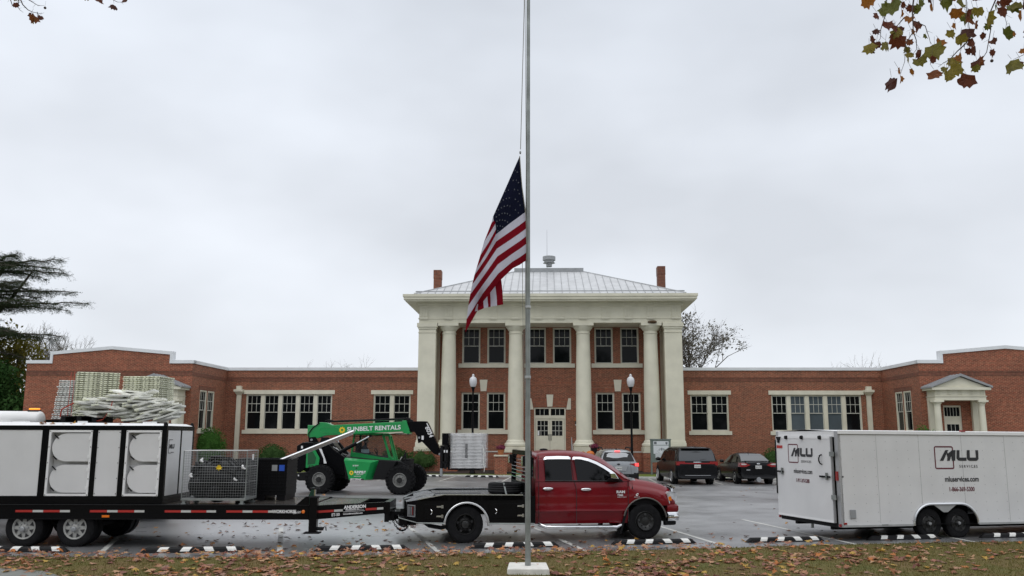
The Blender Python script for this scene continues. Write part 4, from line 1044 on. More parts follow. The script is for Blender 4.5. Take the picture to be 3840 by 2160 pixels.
# cedar with flat tiers
T = empty('cedar_tree', (-40.5, 62, 0), 0, 'tall dark cedar with flat layered branches at the left edge', 'tree'); rn = random.Random(77)
q = MB(); q.tube([(0, 0, -.4), (.2, 0, 5), (1.0, 0, 9), (2.6, 0, 12), (3.6, 0, 14.3)], .42, 'bark', n=10, r1=.1); q.tube([(.4, 0, 7), (2.2, .3, 9.6), (4.2, .5, 12.2), (5.4, .5, 14.0)], .25, 'bark', n=8, r1=.07)
q.build('trunk', T, smooth=50)
q = MB(); nd_v, nd_f = [], []
def needles(p, d, rn, s):
    for _ in range(rn.randint(6, 9)):
        dv = (Vector((rn.gauss(0, 1), rn.gauss(0, 1), rn.gauss(-.25, .6)))).normalized() * s * rn.uniform(.6, 1.4)
        w = dv.cross(Vector((0, 0, 1))).normalized() * s * .2; o = len(nd_v); pp = p + Vector((rn.gauss(0, s * .9), rn.gauss(0, s * .9), rn.gauss(0, s * .4)))
        nd_v.extend([pp - w, pp + dv * .5 + Vector((0, 0, s * .12)), pp + w, pp + dv]); nd_f.append((o, o + 1, o + 3, o + 2))
def tier(z0, ang, L_, rise, droop, rn, x0=0.0):
    d = Vector((math.cos(ang), math.sin(ang), 0)); st = Vector((x0, 0, z0)); pts = []; n = 12
    for i in range(n + 1):
        t = i / n; pts.append(st + d * (L_ * t) + Vector((0, 0, rise * math.sin(t * 1.8) - droop * t * t)) + Vector((0, 0, rn.gauss(0, .04))))
    q.tube(pts, .07 + L_ * .008, 'bark', n=5, r1=.015)
    sd = Vector((-d.y, d.x, 0))
    for i in range(2, n + 1):
        for k in range(3):
            t = (i + rn.random() - 1) / n; t = min(max(t, .1), 1); j = min(n - 1, int(t * n)); p = pts[j].lerp(pts[j + 1], t * n - j)
            for s in (-1, 1):
                l2 = (L_ * .30 * (1.15 - t) + .25) * rn.uniform(.5, 1.1)
                e_ = p + (sd * s + d * rn.uniform(.4, 1.0)).normalized() * l2 + Vector((0, 0, rn.gauss(-.14, .14)))
                q.tube([p, p.lerp(e_, .5) + Vector((0, 0, .05)), e_], .018, 'bark', n=3, r1=.006)
                m_ = max(3, int(l2 * 5.5))
                for a in range(m_): needles(p.lerp(e_, (a + .5) / m_) + Vector((0, 0, rn.gauss(-.03, .09))), d, rn, .11)
for z0, L_, rise, droop, x0 in ((14.4, 5.2, .3, .1, 3.0), (13.8, 6.0, .3, .5, 2.6), (12.7, 6.6, .2, .3, 2.6), (12.1, 4.6, .2, .4, 2.0), (11.4, 8.3, .35, .1, 2.0), (9.9, 4.6, .2, .7, 1.2), (9.3, 7.7, .3, .5, 1.2), (8.2, 5.4, .2, .9, .4)):
    for k, a in enumerate((0.0, .6, -.65)):
        tier(z0 + rn.gauss(0, .15), a + rn.gauss(0, .1), L_ * (1 if k == 0 else rn.uniform(.6, .85)), rise, droop, rn, x0 * (1 if abs(a) < .7 else .8))
for z0, L_ in ((14.4, 4), (13.3, 5), (12, 5), (10.6, 5.5), (9.2, 5.5)):
    for a in (2.2, 3.1, 4.0): tier(z0, a, L_, .3, .4, rn, 2.5)
q.add(nd_v, nd_f, 'conifer_leaf'); q.build('crown', T)

# ---- sycamore branches hanging into the picture
def px_at(u, v, Y):
    F_ = Vector((0, math.cos(PITCH), math.sin(PITCH))); U_ = Vector((0, -math.sin(PITCH), math.cos(PITCH))); Rr_ = Vector((1, 0, 0))
    r2 = Rr_ * math.cos(ROLL) + U_ * math.sin(ROLL); u2 = U_ * math.cos(ROLL) - Rr_ * math.sin(ROLL)
    d = F_ + r2 * ((u - 1920) / FPX) + u2 * ((1080 - v) / FPX)
    return Vector((0, 0, CAM_H)) + d * (Y / d.y)
def hleaf_pts(rn, s):
    h = [(0.16, -.30), (.40, -.36), (.44, -.08), (.62, .10), (.44, .24), (.36, .46), (.14, .42)]
    lob = [(0, -.30)] + h + [(0, .66)] + [(-x, y) for x, y in reversed(h)]
    f = rn.uniform(-.6, .6); b2 = rn.uniform(-.5, .5); P = [(0, 0, 0)]
    for x, y in lob:
        x *= rn.uniform(.85, 1.15); y *= rn.uniform(.85, 1.15); P.append((x * s, y * s, (abs(x) * f + y * y * b2 + rn.uniform(-.05, .05)) * s))
    return P
def hang_leaf(mb, p, s, rn, m='branch_leaf', thin=1.0):
    """a lobed leaf hanging tip-down from its stalk, turned by chance, curled"""
    pts = hleaf_pts(rn, s); yaw = rn.uniform(-.9, .9); tilt = rn.uniform(-.5, .5)
    M_ = Matrix.Translation(p) @ Matrix.Rotation(yaw, 4, 'Z') @ Matrix.Rotation(rn.uniform(-.45, .45), 4, 'Y') @ Matrix.Rotation(R(90) + tilt, 4, 'X') @ Matrix.Diagonal((thin, -1, 1, 1))
    mb.add([M_ @ Vector(q) for q in pts], leaf_faces(), m)
def stub_tree(label, base, limb, twigs, leaves, balls, seed, Yc):
    T = empty('sycamore_tree', base, 0, label, 'tree'); rn = random.Random(seed); B0 = Vector(base)
    q = MB(); top = Vector((0, 0, limb[0].z - B0.z - .6)); q.tube([(0, 0, -.5), (0, 0, top.z * .5), top], .38, 'bark_pale', n=12, r1=.25); q.build('trunk', T, smooth=50)
    q = MB(); pts = [top] + [p - B0 for p in limb]; q.tube([top, top.lerp(pts[1], .5) + Vector((0, 0, .25))] + pts[1:], .16, 'bark_pale', n=8, r1=.03); q.build('limb', T, smooth=50)
    for tw in twigs:
        q = MB(); ps = [p - B0 for p in tw]; q.tube(ps, .004 + .0011 * len(ps), 'twig', n=4, r1=.002)
        for a, b in zip(ps, ps[1:]):
            if rn.random() < .8: m_ = a.lerp(b, rn.uniform(.2, .8)); q.tube([m_, m_ + Vector((rn.uniform(-.12, .12), 0, rn.uniform(-.1, .04)))], .003, 'twig', n=3, r1=.001)
        q.build('twig', T)
    q = MB()
    for p, s in leaves:
        hang_leaf(q, p - B0, max(s * 1.08, .11), rn, thin=rn.choice((.5, .85, 1, 1)))
        q.tube([p - B0 + Vector((0, 0, s * .34)), p - B0 + Vector((rn.uniform(-.05, .05), .02, s * .34 + rn.uniform(.06, .14)))], .0022, 'twig', n=3)
    q.build('foliage', T)
    for b in balls: q = MB(); q.ball(b - B0, .022, .022, .022, 'twig', 10, 8); q.tube([b - B0, b - B0 + Vector((0, 0, .12))], .0015, 'twig', n=3); q.build('seed_ball', T)
rn = random.Random(41)
Yr = 11.0
def tr(x, y, dy=0): return px_at(3180 + x / 3.903, y / 3.903, Yr + dy)
LV = [(280,25,180),(420,220,150),(510,190,80),(640,110,280),(790,180,130),(1010,110,170),(900,280,150),(575,370,160),(410,460,90),(360,580,130),(420,650,110),(340,740,130),(555,650,200),(730,570,260),(900,610,100),(890,720,120),(890,830,150),(1060,780,150),(1060,900,180),(1270,730,260),(1230,860,110),(1145,515,90),(740,1030,90),(640,1210,250),(930,1040,110),(770,1150,80),(1260,1080,210),(1450,1100,180),(1600,1000,200),(1740,1160,220),(1640,850,150),(1760,740,90),(1850,730,160),(1700,680,120),(1640,570,160),(1760,470,190),(1520,480,130),(1570,370,130),(1640,200,90),(1800,260,230),(1860,350,150),(1900,160,150),(2050,250,230),(2250,150,170),(2170,100,110),(1400,40,200),(1620,60,220),(2050,380,100),(1990,520,110),(2120,610,100),(2310,490,230),(2110,770,130),(1925,880,160),(2420,100,200),(2540,200,160),(2400,950,260),(2540,940,180),(2560,60,150),(2290,20,150),(1080,20,180),(700,20,150),(1200,-60,200),(1500,-90,220),(1900,-70,200),(2300,-110,220),(2700,100,220),(2750,-50,220),(900,-120,200),(2680,400,180),(2760,700,200)]
TW = [[(960,-260),(960,0),(940,150),(950,320),(955,460),(840,650),(830,900),(770,1080)],[(955,460),(1000,590),(1005,720),(950,790)],[(940,100),(860,90),(760,65),(700,40)],[(975,310),(1130,380),(1190,560),(1210,650)],[(830,250),(760,330),(700,400),(650,470)],[(600,-250),(560,0),(540,240),(480,430),(475,560),(420,640)],[(1730,-260),(1730,0),(1730,180),(1715,400)],[(1790,540),(1720,640),(1600,750),(1490,870),(1400,920),(1320,980)],[(1790,540),(1760,300),(1740,100)],[(1490,870),(1480,1000)],[(2170,-260),(2160,0),(2090,160),(2090,430),(2030,760),(1890,980),(1800,1060)],[(2340,-200),(2330,130),(2300,260),(2330,390)],[(2800,-100),(2750,600),(2576,800),(2420,870)],[(2590,-200),(2560,100)],[(1260,-200),(1245,0),(1250,150)]]
tws = [[tr(x, y, (i % 3 - 1) * .35) for x, y in t] for i, t in enumerate(TW)]
for _ in range(34):
    t_ = rn.choice(TW); a_ = rn.randrange(len(t_)); LV.append((t_[a_][0] + rn.gauss(0, 70), t_[a_][1] + rn.gauss(30, 60), rn.choice((80, 100, 130, 170))))
lvs = [(tr(x, y, rn.uniform(-.3, .3)), s / 3.903 / (FPX / 11.6)) for x, y, s in LV]
limb_r = [px_at(4100, -130, 10.6), px_at(3850, -110, 10.8), px_at(3600, -95, 11), px_at(3300, -70, 11)]
stub_tree('sycamore with autumn leaves hanging in from the upper right corner', (9.9, 9.0, -.1), limb_r, tws, lvs, [tr(2105, 890)], 5, Yr)
Yl = 13.5
def tl(x, y, dy=0): return px_at(x / 5.152, y / 5.152, Yl + dy)
TWl = [[(330,-200),(400,0),(440,90),(540,190),(620,230),(790,265),(850,245)],[(200,-160),(205,0),(240,110),(290,125),(305,75)],[(370,-160),(365,0),(345,130),(380,190),(450,240)],[(480,-160),(560,0),(610,30),(740,110),(860,105)],[(720,230),(725,330)],[(2150,-200),(2190,0),(2270,40),(2400,40)],[(1900,-200),(1930,10)]]
LVl = [(600,285,110),(665,360,170),(785,330,110),(640,395,120),(2200,115,140),(2410,20,90),(1935,8,60),(1700,-60,150),(300,-60,150),(305,85,60)]
tws = [[tl(x, y) for x, y in t] for t in TWl]; lvs = [(tl(x, y), s / 5.152 / (FPX / 14.1)) for x, y, s in LVl]
limb_l = [px_at(-300, -120, 13.0), px_at(-60, -75, 13.3), px_at(200, -60, 13.5), px_at(520, -60, 13.5)]
stub_tree('sycamore twigs with few leaves and a seed ball in the upper left corner', (-13.2, 12.2, -.1), limb_l, tws, lvs, [tl(870, 152)], 6, Yl)

# ---- lamp posts
def lamp(label, loc):
    r = empty('street_lamp', loc, 0, label, 'street lamp', 'black lamp posts with white acorn globes')
    q = MB(); q.lathe([(.17, 0), (.17, .1), (.12, .2), (.09, .8), (.075, 1.0), (.05, 4.6), (.05, 4.72), (.11, 4.95), (.13, 4.97), (.13, 5.0)], (0, 0, 0), 'black_paint', n=14); q.build('post', r, smooth=40)
    q = MB(); q.lathe([(.12, 5.0), (.17, 5.06), (.215, 5.22), (.225, 5.36), (.2, 5.5), (.12, 5.58), (.08, 5.6), (.06, 5.63), (.08, 5.67), (.05, 5.73), (.02, 5.76), (0.001, 5.77)], (0, 0, 0), 'globe', n=18); q.build('globe', r, smooth=50)
mat('globe', (0.62, 0.62, 0.64), 0.3, var=0.08, vscale=6)
lamp('black lamp post with white acorn globe left of the flagpole', (-2.27, 51.4, .12))
lamp('black lamp post with white acorn globe behind the silver car', (6.95, 51.0, .12))
# ---- notice kiosk
r = empty('notice_board', (8.0, 50.6, .1), -2, 'grey notice board with a site map and papers, left of the black minivan', 'notice board')
q = MB(); q.box(-.05, .04, -.05, .04, -.1, 2.0, 'kiosk_grey'); q.build('post', r)
q = MB(); q.box(1.02, 1.11, -.05, .04, -.1, 2.0, 'kiosk_grey'); q.build('post', r)
q = MB(); q.box(-.04, 1.1, -.09, .05, .72, 2.02, 'kiosk_grey'); q.box(-.07, 1.13, -.12, .07, 1.96, 2.04, 'kiosk_grey'); q.build('board', r)
for a, b, c, d in ((.11, .98, 1.70, 1.92), (.11, .98, 1.2, 1.67), (.22, .62, .95, 1.18), (.3, .42, .8, .86)):
    q = MB(); q.box(a, b, -.10, -.092, c, d, 'notice'); q.build('paper', r)
q = MB()
q.box(.15, .30, -.104, -.1, 1.74, 1.88, 'ink'); q.prism([(.8, 1.86), (.92, 1.86), (.92, 1.78), (.86, 1.71), (.8, 1.78)], -.104, -.1, 'ink')
for a, b, c, d in ((.4, .75, 1.42, 1.44), (.45, .7, 1.48, 1.5), (.56, .6, 1.38, 1.54), (.42, .45, 1.38, 1.44), (.7, .73, 1.38, 1.5), (.3, .38, 1.35, 1.365), (.36, .46, 1.28, 1.295), (.6, .68, 1.3, 1.31), (.2, .3, 1.24, 1.25), (.26, .55, 1.1, 1.11), (.26, .5, 1.04, 1.05)): q.box(a, b, -.104, -.1, c, d, 'ink')
q.build('printed_map', r)
# flowers and pumpkins on the steps
def pot(label, loc, fl):
    r = empty('flower_pot', loc, 0, label, 'flower pot'); q = MB(); q.lathe([(.14, 0), (.2, .28), (.21, .3)], (0, 0, 0), 'terracotta' if fl else 'black_matte', n=14); q.build('pot', r)
    q = MB(); rn = random.Random(3); leaf_cloud(q, (0, 0, .42), .26, .26, .16, 260, .05, 'mum_flower', rn, shell=.6); q.ball((0, 0, .4), .22, .22, .13, 'mum_flower', 10, 6, disp=.4); q.build('flowers', r)
pot('dark chrysanthemum in a pot above the rear roof corner of the red truck', (-.62, 51.3, 1.2), 1)
pot('dark chrysanthemum in a pot beside the orange pumpkins right of the doors', (4.75, 50.9, 1.3), 0)
for lab, x, y, rr in (('orange pumpkin, left of two on the steps, behind the red truck roof', 4.1, 50.8, .2), ('larger orange pumpkin beside the potted chrysanthemum', 4.5, 50.6, .24)):
    q = MB(); vs = []; q.ball((0, 0, rr * .7), rr, rr, rr * .72, 'orange_pumpkin', 20, 10)
    q.cyl((0, 0, rr * 1.35), (.02, 0, rr * 1.7), .02, .015, 'wood', 6)
    for i, v in enumerate(q.v):
        a = math.atan2(v.y, v.x); k = 1 - .07 * abs(math.sin(a * 5)); v.x *= k; v.y *= k
    tag(q.build('pumpkin', smooth=60), lab, 'pumpkin').location = (x, y, 1.12)
q = MB(); q.box(-.35, .35, -.35, .35, -.3, 1.12, 'brick_red'); q.box(-.4, .4, -.4, .4, 1.122, 1.2, 'stone_plinth'); tag(q.build('brick_pier'), 'low brick step pier carrying the potted flowers, left of the steps', 'pier').location = (-.62, 51.3, 0)
q = MB(); q.box(-.6, .5, -.35, .35, -.3, 1.05, 'brick_red'); q.box(-.65, .55, -.4, .4, 1.052, 1.12, 'stone_plinth'); tag(q.build('brick_pier'), 'low brick step pier carrying the pumpkins, right of the steps', 'pier').location = (4.4, 50.8, 0)

# the wood across the street, behind the photographer (seen mirrored in the windows)
q = MB(); rn = random.Random(9)
for k in range(26):
    x = -62 + k * 5 + rn.uniform(-1.5, 1.5); h = rn.uniform(11, 17); y = -26 + rn.uniform(-4, 4)
    q.cyl((x, y, -.5), (x, y, h * .6), .3, .15, 'bark', 7)
    for j in range(4): leaf_cloud(q, (x + rn.uniform(-2, 2), y + rn.uniform(-1, 1), h * (.3 + .17 * j)), 3.4, 2.5, h * .17, 420, .42, 'evergreen_leaf', rn, shell=.2, seed=k + j)
q.build('woodland', kind='stuff')
# ================================================================== RED PICKUP WITH BLACK FLATBED
def wheel(parent, x, y, z, r, w, side, rim='rim_black', style='plain', rr=0.55, name='wheel', lug=False, deep=0.05, n=36, hub=0.3):
    """wheel on axis y; side=-1 shows its face to -y. thing > wheel > tyre, rim"""
    W_ = empty(name, (x, y, z)); W_.parent = parent
    s = side; q = MB(); h = w / 2; ri = r * rr
    q.lathe([(ri, -h * .9), (r * .80, -h), (r * .93, -h * .95), (r, -h * .72), (r, h * .72), (r * .93, h * .95), (r * .80, h), (ri, h * .9), (ri, -h * .9)], (0, 0, 0), 'rubber', axis='y', n=n, caps=False)
    if lug:
        for i in range(22):
            a = 2 * math.pi * i / 22
            for sg in (-1, 1):
                b = a + (0.14 if sg > 0 else 0)
                p0 = Vector((math.cos(b) * r * 1.0, sg * h * .96, math.sin(b) * r * 1.0)); p1 = Vector((math.cos(b + .18) * r * 1.02, sg * h * .1, math.sin(b + .18) * r * 1.02)); pm = Vector((math.cos(b - .05) * r * .84, sg * h * 1.0, math.sin(b - .05) * r * .84))
                q.beam(p0, p1, .07, .05, 'rubber', up=(math.cos(b), 0, math.sin(b))); q.beam(pm, p0, .06, .05, 'rubber', up=(0, 1, 0))
    else:
        for k in (-.45, -.15, .15, .45): q.lathe([(r * 1.001, h * k - .006), (r * 1.006, h * k - .018), (r * 1.006, h * k + .018)][:0] or [(r * .985, h * k - .008), (r * .985, h * k + .008)], (0, 0, 0), 'slot_dark', axis='y', n=n, caps=False)
    q.build('tyre', W_, smooth=40)
    q = MB(); f = s * h * .9; d = -s
    q.lathe([(ri * 1.02, f), (ri * .97, f + s * .012), (ri * .90, f + d * .01), (ri * .86, f + d * deep), (ri * .62, f + d * deep * .7), (ri * hub * 1.3, f + d * deep * .5), (ri * hub, f + s * .01), (ri * hub * .7, f + s * .02), (0.001, f + s * .022)], (0, 0, 0), rim, axis='y', n=n, caps=False)
    q.lathe([(ri, -f), (ri * .8, -f - d * .03), (0.001, -f - d * .05)], (0, 0, 0), 'rim_black', axis='y', n=20, caps=False)
    yf = f + d * deep * .72 + s * .012
    if style == 'spoke':      # white steel spoke wheel with triangular windows
        for i in range(8):
            a = 2 * math.pi * (i + .5) / 8; c = Vector((math.cos(a), 0, math.sin(a))); t = Vector((-math.sin(a), 0, math.cos(a)))
            o = Vector((0, yf, 0)); q.add([o + c * ri * .50, o + c * ri * .84 + t * ri * .20, o + c * ri * .84 - t * ri * .20], [(0, 1, 2)], 'slot_dark')
    if style in ('holes', 'spoke', 'lug8'):
        k_ = 8
        for i in range(k_):
            a = 2 * math.pi * i / k_; p = Vector((math.cos(a) * ri * (hub + .12), f + d * deep * .5, math.sin(a) * ri * (hub + .12))); q.cyl(p, p + Vector((0, s * .03, 0)), .014, .012, 'rim_black' if rim != 'rim_white' else 'grey_metal', 6)
    if style == 'holes':
        for i in range(5 if r > .33 else 6):
            a = 2 * math.pi * (i + .3) / (5 if r > .33 else 6); p = Vector((math.cos(a) * ri * .74, yf, math.sin(a) * ri * .74)); q.cyl(p, p + Vector((0, s * .004, 0)), ri * .13, ri * .13, 'slot_dark', 12)
    if style == 'lug8': q.lathe([(ri * hub, f + s * .012), (ri * hub * .9, f + s * .06), (.001, f + s * .065)], (0, 0, 0), 'rim_black', axis='y', n=16, caps=False)
    if style == 'alloy':
        for i in range(10):
            a = 2 * math.pi * i / 10; c = Vector((math.cos(a), 0, math.sin(a))); o = Vector((0, f + d * .01, 0)); q.beam(o + c * ri * .15, o + c * ri * .93, .035, .02, 'alu', up=(0, 1, 0))
    q.build('rim', W_, smooth=35)
    return W_

TR = empty('pickup_truck', (-1.17, 20.51, 0), 8.8, 'dark red crew cab pickup with black steel flatbed, parked behind the flagpole', 'pickup truck')
# body profile: (x, z top of lower body / hood), cab greenhouse above
HW = 0.98
def body_section(x, zb, zt, hw, crown=0.05, tuck=0.06, crease=None):
    """half ring of (y,z) from bottom centre to top centre"""
    zc = zb + (zt - zb) * .32
    return [(hw - tuck - .02, zb), (hw - tuck * .5, zb + .06), (hw - .004, zc - .02), (hw, zc + .02), (hw, zb + (zt - zb) * .66), (hw - .02, zt - .12), (hw - .07, zt - .035), (hw - .16, zt), (hw * .5, zt + crown * .8), (0, zt + crown)]
def loft(mb, secs, m, closeends=True):
    """secs: list of (x, [(y,z)...]) half sections, mirrored"""
    n = len(secs[0][1]); vs = []
    for x, ring in secs:
        full = [(y, z) for y, z in ring] + [(-y, z) for y, z in reversed(ring[:-1])]
        xx = x if not callable(x) else x
        for y, z in full: vs.append((xx, y, z))
    k = 2 * n - 1; fs = []
    for i in range(len(secs) - 1):
        for j in range(k - 1): fs.append((i * k + j, i * k + j + 1, (i + 1) * k + j + 1, (i + 1) * k + j))
        fs.append((i * k + k - 1, i * k, (i + 1) * k, (i + 1) * k + k - 1))
    if closeends: fs += [tuple(range(k - 1, -1, -1)), tuple(range((len(secs) - 1) * k, len(secs) * k))]
    mb.add(vs, fs, m)
    return mb
# cab lower body with doors (x 1.57 .. 3.70)
q = MB(); loft(q, [(x, [(hw - .075, .36), (hw - .045, .45), (hw - .02, .60), (hw + .008, .635), (hw + .004, .655), (hw - .006, .70), (hw + .002, .88), (hw - .002, 1.0), (hw - .012, 1.12), (hw - .028, 1.22), (hw - .05, 1.285), (hw * .5, 1.29), (0, 1.29)]) for x, hw in ((1.575, .97), (1.64, .985), (2.5, .99), (3.4, .99), (3.70, .985))], 'red_truck')
cab = q.build('cab_body', TR, smooth=40, fix=True)
# front clip: fenders and hood, with a real wheel arch cut (sides as strips round the arch)
AX, AR, AZ = 4.08, 0.50, 0.415
prof = [(3.70, 1.31), (3.80, 1.315), (4.0, 1.29), (4.2, 1.262), (4.4, 1.225), (4.6, 1.17), (4.75, 1.11), (4.83, 1.05)]
def arch_z(x):
    d = abs(x - AX)
    return AZ + math.sqrt(max(0, AR * AR - d * d)) if d < AR else None
q = MB(); xs = [3.70 + i * .045 for i in range(26)]
def hw_at(x): return .985 + .035 * math.exp(-((x - AX) / .42) ** 2) - max(0, x - 4.55) ** 2 * 1.3
def top_at(x):
    for (a, za), (b, zb) in zip(prof, prof[1:]):
        if a <= x <= b: return za + (zb - za) * (x - a) / (b - a)
    return prof[-1][1]
rows = []
for x in xs:
    x = min(x, 4.825); hw = hw_at(x); zt = top_at(x); za = arch_z(x)
    zb = .37 if x < AX else .74
    if za: zb = max(zb, za) if x < AX else za if x < AX + AR * .8 else max(.74, za)
    ft = zt - .16 - .02 * (x - 3.7)          # fender shoulder below the hood seam
    zb = min(zb, ft - .08)
    ring = [(hw - .28, zb), (hw - .005, zb), (hw, zb + .03), (hw, (zb + ft) / 2), (hw - .015, ft - .05), (hw - .07, ft), (hw - .17, ft + .045), (hw - .18, ft + .055), (hw - .27, zt - .02), (hw - .42, zt + .015), (hw * .35, zt + .01), (0, zt + .02)]
    rows.append((x, ring))
loft(q, rows, 'red_truck', closeends=False)
q.build('fender_hood', TR, smooth=38, fix=True)
q = MB(); q.box(3.7, 4.75, -.6, .6, .5, 1.0, 'black_matte'); q.box(.9, 4.6, -.42, .42, .42, .60, 'black_matte'); q.box(3.72, 4.6, -.93, -.72, .75, .95, 'black_matte'); q.box(3.72, 4.6, .72, .93, .75, .95, 'black_matte')
q.build('chassis', TR)
# arch trim
for s in (-1, 1):
    q = MB(); pts = []
    for i in range(17):
        a = R(8 + 160 * i / 16); x = AX - math.cos(a) * -1 * AR; x = AX + math.cos(a) * AR; pts.append((x, s * (hw_at(x) + .004), AZ + math.sin(a) * AR))
    q.tube(pts, .018, 'arch_grey', n=6); q.build('arch_trim', TR, smooth=60)
# roof + pillars: greenhouse as a lofted shell in body colour, windows set proud by 3 mm
roofp = [(1.575, 1.29, 1.29), (1.60, 1.80, 1.80), (1.66, 1.885, 1.905), (1.9, 1.91, 1.945), (2.3, 1.905, 1.955), (2.7, 1.875, 1.935), (2.95, 1.80, 1.885), (3.15, 1.69, 1.80), (3.40, 1.53, 1.62), (3.62, 1.36, 1.45), (3.78, 1.292, 1.315)]
q = MB(); sec = []
for x, ze, zc in roofp:
    t = (ze - 1.29) / .62; hwt = .955 - .135 * t
    sec.append((x, [(.955, 1.28), (.95 - .03 * t, 1.29 + (ze - 1.29) * .25), (.955 - .085 * t, 1.29 + (ze - 1.29) * .62), (hwt + .02, ze - .05 * t), (hwt - .04, ze), (hwt - .2, zc - .01 * t), (hwt * .5, zc), (0, zc + .006)]))
loft(q, sec, 'red_truck'); q.build('roof', TR, smooth=45, fix=True)
def side_y(z): # greenhouse side surface
    t = (z - 1.29) / .62; return .955 - .085 * t - .01
for s in (-1, 1):
    def sp(x, z, off=.022): return (x, s * (side_y(z) + off), z)
    rear = [(1.80, 1.305), (1.785, 1.76), (1.83, 1.80), (2.35, 1.80), (2.385, 1.77), (2.42, 1.295)]
    q = MB(); q.poly([sp(x, z) for x, z in rear], 'glass_car'); q.build('rear_door_window', TR, fix=False)
    front = [(2.535, 1.29), (2.475, 1.75), (2.50, 1.79), (2.62, 1.785), (2.80, 1.745), (2.98, 1.675), (3.18, 1.565), (3.34, 1.46), (3.36, 1.27)]
    q = MB(); q.poly([sp(x, z) for x, z in front], 'glass_car'); q.build('front_door_window', TR)
    # chrome rain guards
    q = MB(); top = [(1.765, 1.755), (1.785, 1.80), (1.83, 1.828), (2.1, 1.838), (2.35, 1.832), (2.395, 1.80), (2.40, 1.755)]; low = [(1.775, 1.752), (1.80, 1.762), (1.84, 1.768), (2.1, 1.772), (2.35, 1.77), (2.38, 1.765), (2.392, 1.752)]
    for (a, b), (c, d) in zip(zip(top, top[1:]), zip(low, low[1:])): q.quad(sp(*a, .024), sp(*b, .024), sp(*d, .055), sp(*c, .055), 'chrome')
    q.build('rain_guard', TR, smooth=40)
    q = MB(); top = [(2.425, 1.755), (2.44, 1.80), (2.47, 1.822), (2.62, 1.82), (2.80, 1.785), (3.0, 1.71), (3.18, 1.615), (3.34, 1.51), (3.40, 1.465)]; low = [(2.445, 1.752), (2.46, 1.765), (2.50, 1.772), (2.62, 1.765), (2.79, 1.725), (2.97, 1.655), (3.14, 1.565), (3.28, 1.475), (3.33, 1.44)]
    for (a, b), (c, d) in zip(zip(top, top[1:]), zip(low, low[1:])): q.quad(sp(*a, .024), sp(*b, .024), sp(*d, .055), sp(*c, .055), 'chrome')
    q.build('rain_guard', TR, smooth=40)
    # door seams and belt line
    yb = s * .993
    q = MB()
    for pts in ([(1.645, .40), (1.645, 1.27)], [(2.495, .38), (2.505, 1.0), (2.49, 1.15), (2.46, 1.27)], [(3.69, .40), (3.70, 1.0), (3.69, 1.24)]):
        q.tube([(x, yb, z) for x, z in pts], .006, 'slot_dark', n=4)
    q.tube([sp(1.645, 1.32, .016), sp(1.655, 1.86, .0)], .006, 'slot_dark', n=4); q.tube([sp(2.455, 1.30, .016), sp(2.40, 1.84, .005), sp(2.39, 1.87, -.02)], .006, 'slot_dark', n=4)
    q.tube([(1.79, s * .965, 1.297), (3.5, s * .965, 1.282)], .011, 'slot_dark', n=4)
    q.build('door_seam', TR)
    for hx in (1.85, 2.72):
        q = MB(); q.ball((hx, s * 1.005, 1.125 if hx < 2 else 1.105), .125, .028, .036, 'chrome', 14, 8); q.build('door_handle', TR, smooth=80)
    # mirror
    q = MB(); q.hexa([(3.24, s * 1.10, 1.37), (3.42, s * 1.10, 1.34), (3.42, s * 1.24, 1.34), (3.24, s * 1.24, 1.36)], [(3.22, s * 1.10, 1.47), (3.33, s * 1.10, 1.475), (3.33, s * 1.24, 1.475), (3.22, s * 1.24, 1.47)], 'chrome')
    q.hexa([(3.22, s * .95, 1.26), (3.5, s * .95, 1.26), (3.44, s * 1.2, 1.32), (3.24, s * 1.2, 1.32)], [(3.22, s * .95, 1.32), (3.48, s * .95, 1.38), (3.42, s * 1.2, 1.345), (3.24, s * 1.2, 1.37)], 'black_matte')
    q.build('mirror', TR, bevel=.015, fix=True)
    q = MB(); q.prism([(3.42, 1.27), (3.60, 1.27), (3.40, 1.45)], min(s * .965, s * .98), max(s * .965, s * .98), 'black_matte'); q.build('mirror_sail', TR)
    # side step tube
    q = MB(); q.tube([(1.65, s * .93, .36), (1.8, s * 1.04, .305), (3.4, s * 1.04, .285), (3.55, s * .93, .33)], .042, 'chrome', n=10); q.box(1.9, 3.3, s * 1.04 - .03, s * 1.04 + .03, .318, .338, 'black_matte'); q.build('side_step', TR, smooth=50)
    q = MB(); q.hexa([(3.48, s * .98, .13), (3.53, s * .98, .13), (3.53, s * .72, .13), (3.48, s * .72, .13)], [(3.62, s * 1.0, .62), (3.67, s * 1.0, .62), (3.67, s * .72, .62), (3.62, s * .72, .62)], 'rubber'); q.build('mud_flap', TR, fix=True)
    # headlight
    hl = [(4.60, 1.0), (4.64, 1.05), (4.80, 1.035), (4.90, 1.0), (4.91, .79), (4.66, .775)]
    q = MB(); f0 = []; f1 = []
    for x, z in hl:
        yy = hw_at(min(x, 4.82)) - (max(0, x - 4.82)) * 1.2; f0.append((x, s * (yy + .006), z)); f1.append((x + .0, s * (yy - .12), z))
    q.poly(f0, 'headlamp'); n_ = len(hl); q.add(f0 + f1, [(i, (i + 1) % n_, n_ + (i + 1) % n_, n_ + i) for i in range(n_)], 'headlamp'); H_ = q.build('headlight', TR)
    q = MB(); yy = hw_at(4.66) + .012; q.poly([(4.63, s * yy, .93), (4.70, s * yy, .94), (4.72, s * (yy - .004), .85), (4.65, s * yy, .84)], 'amber'); q.build('turn_signal', H_)
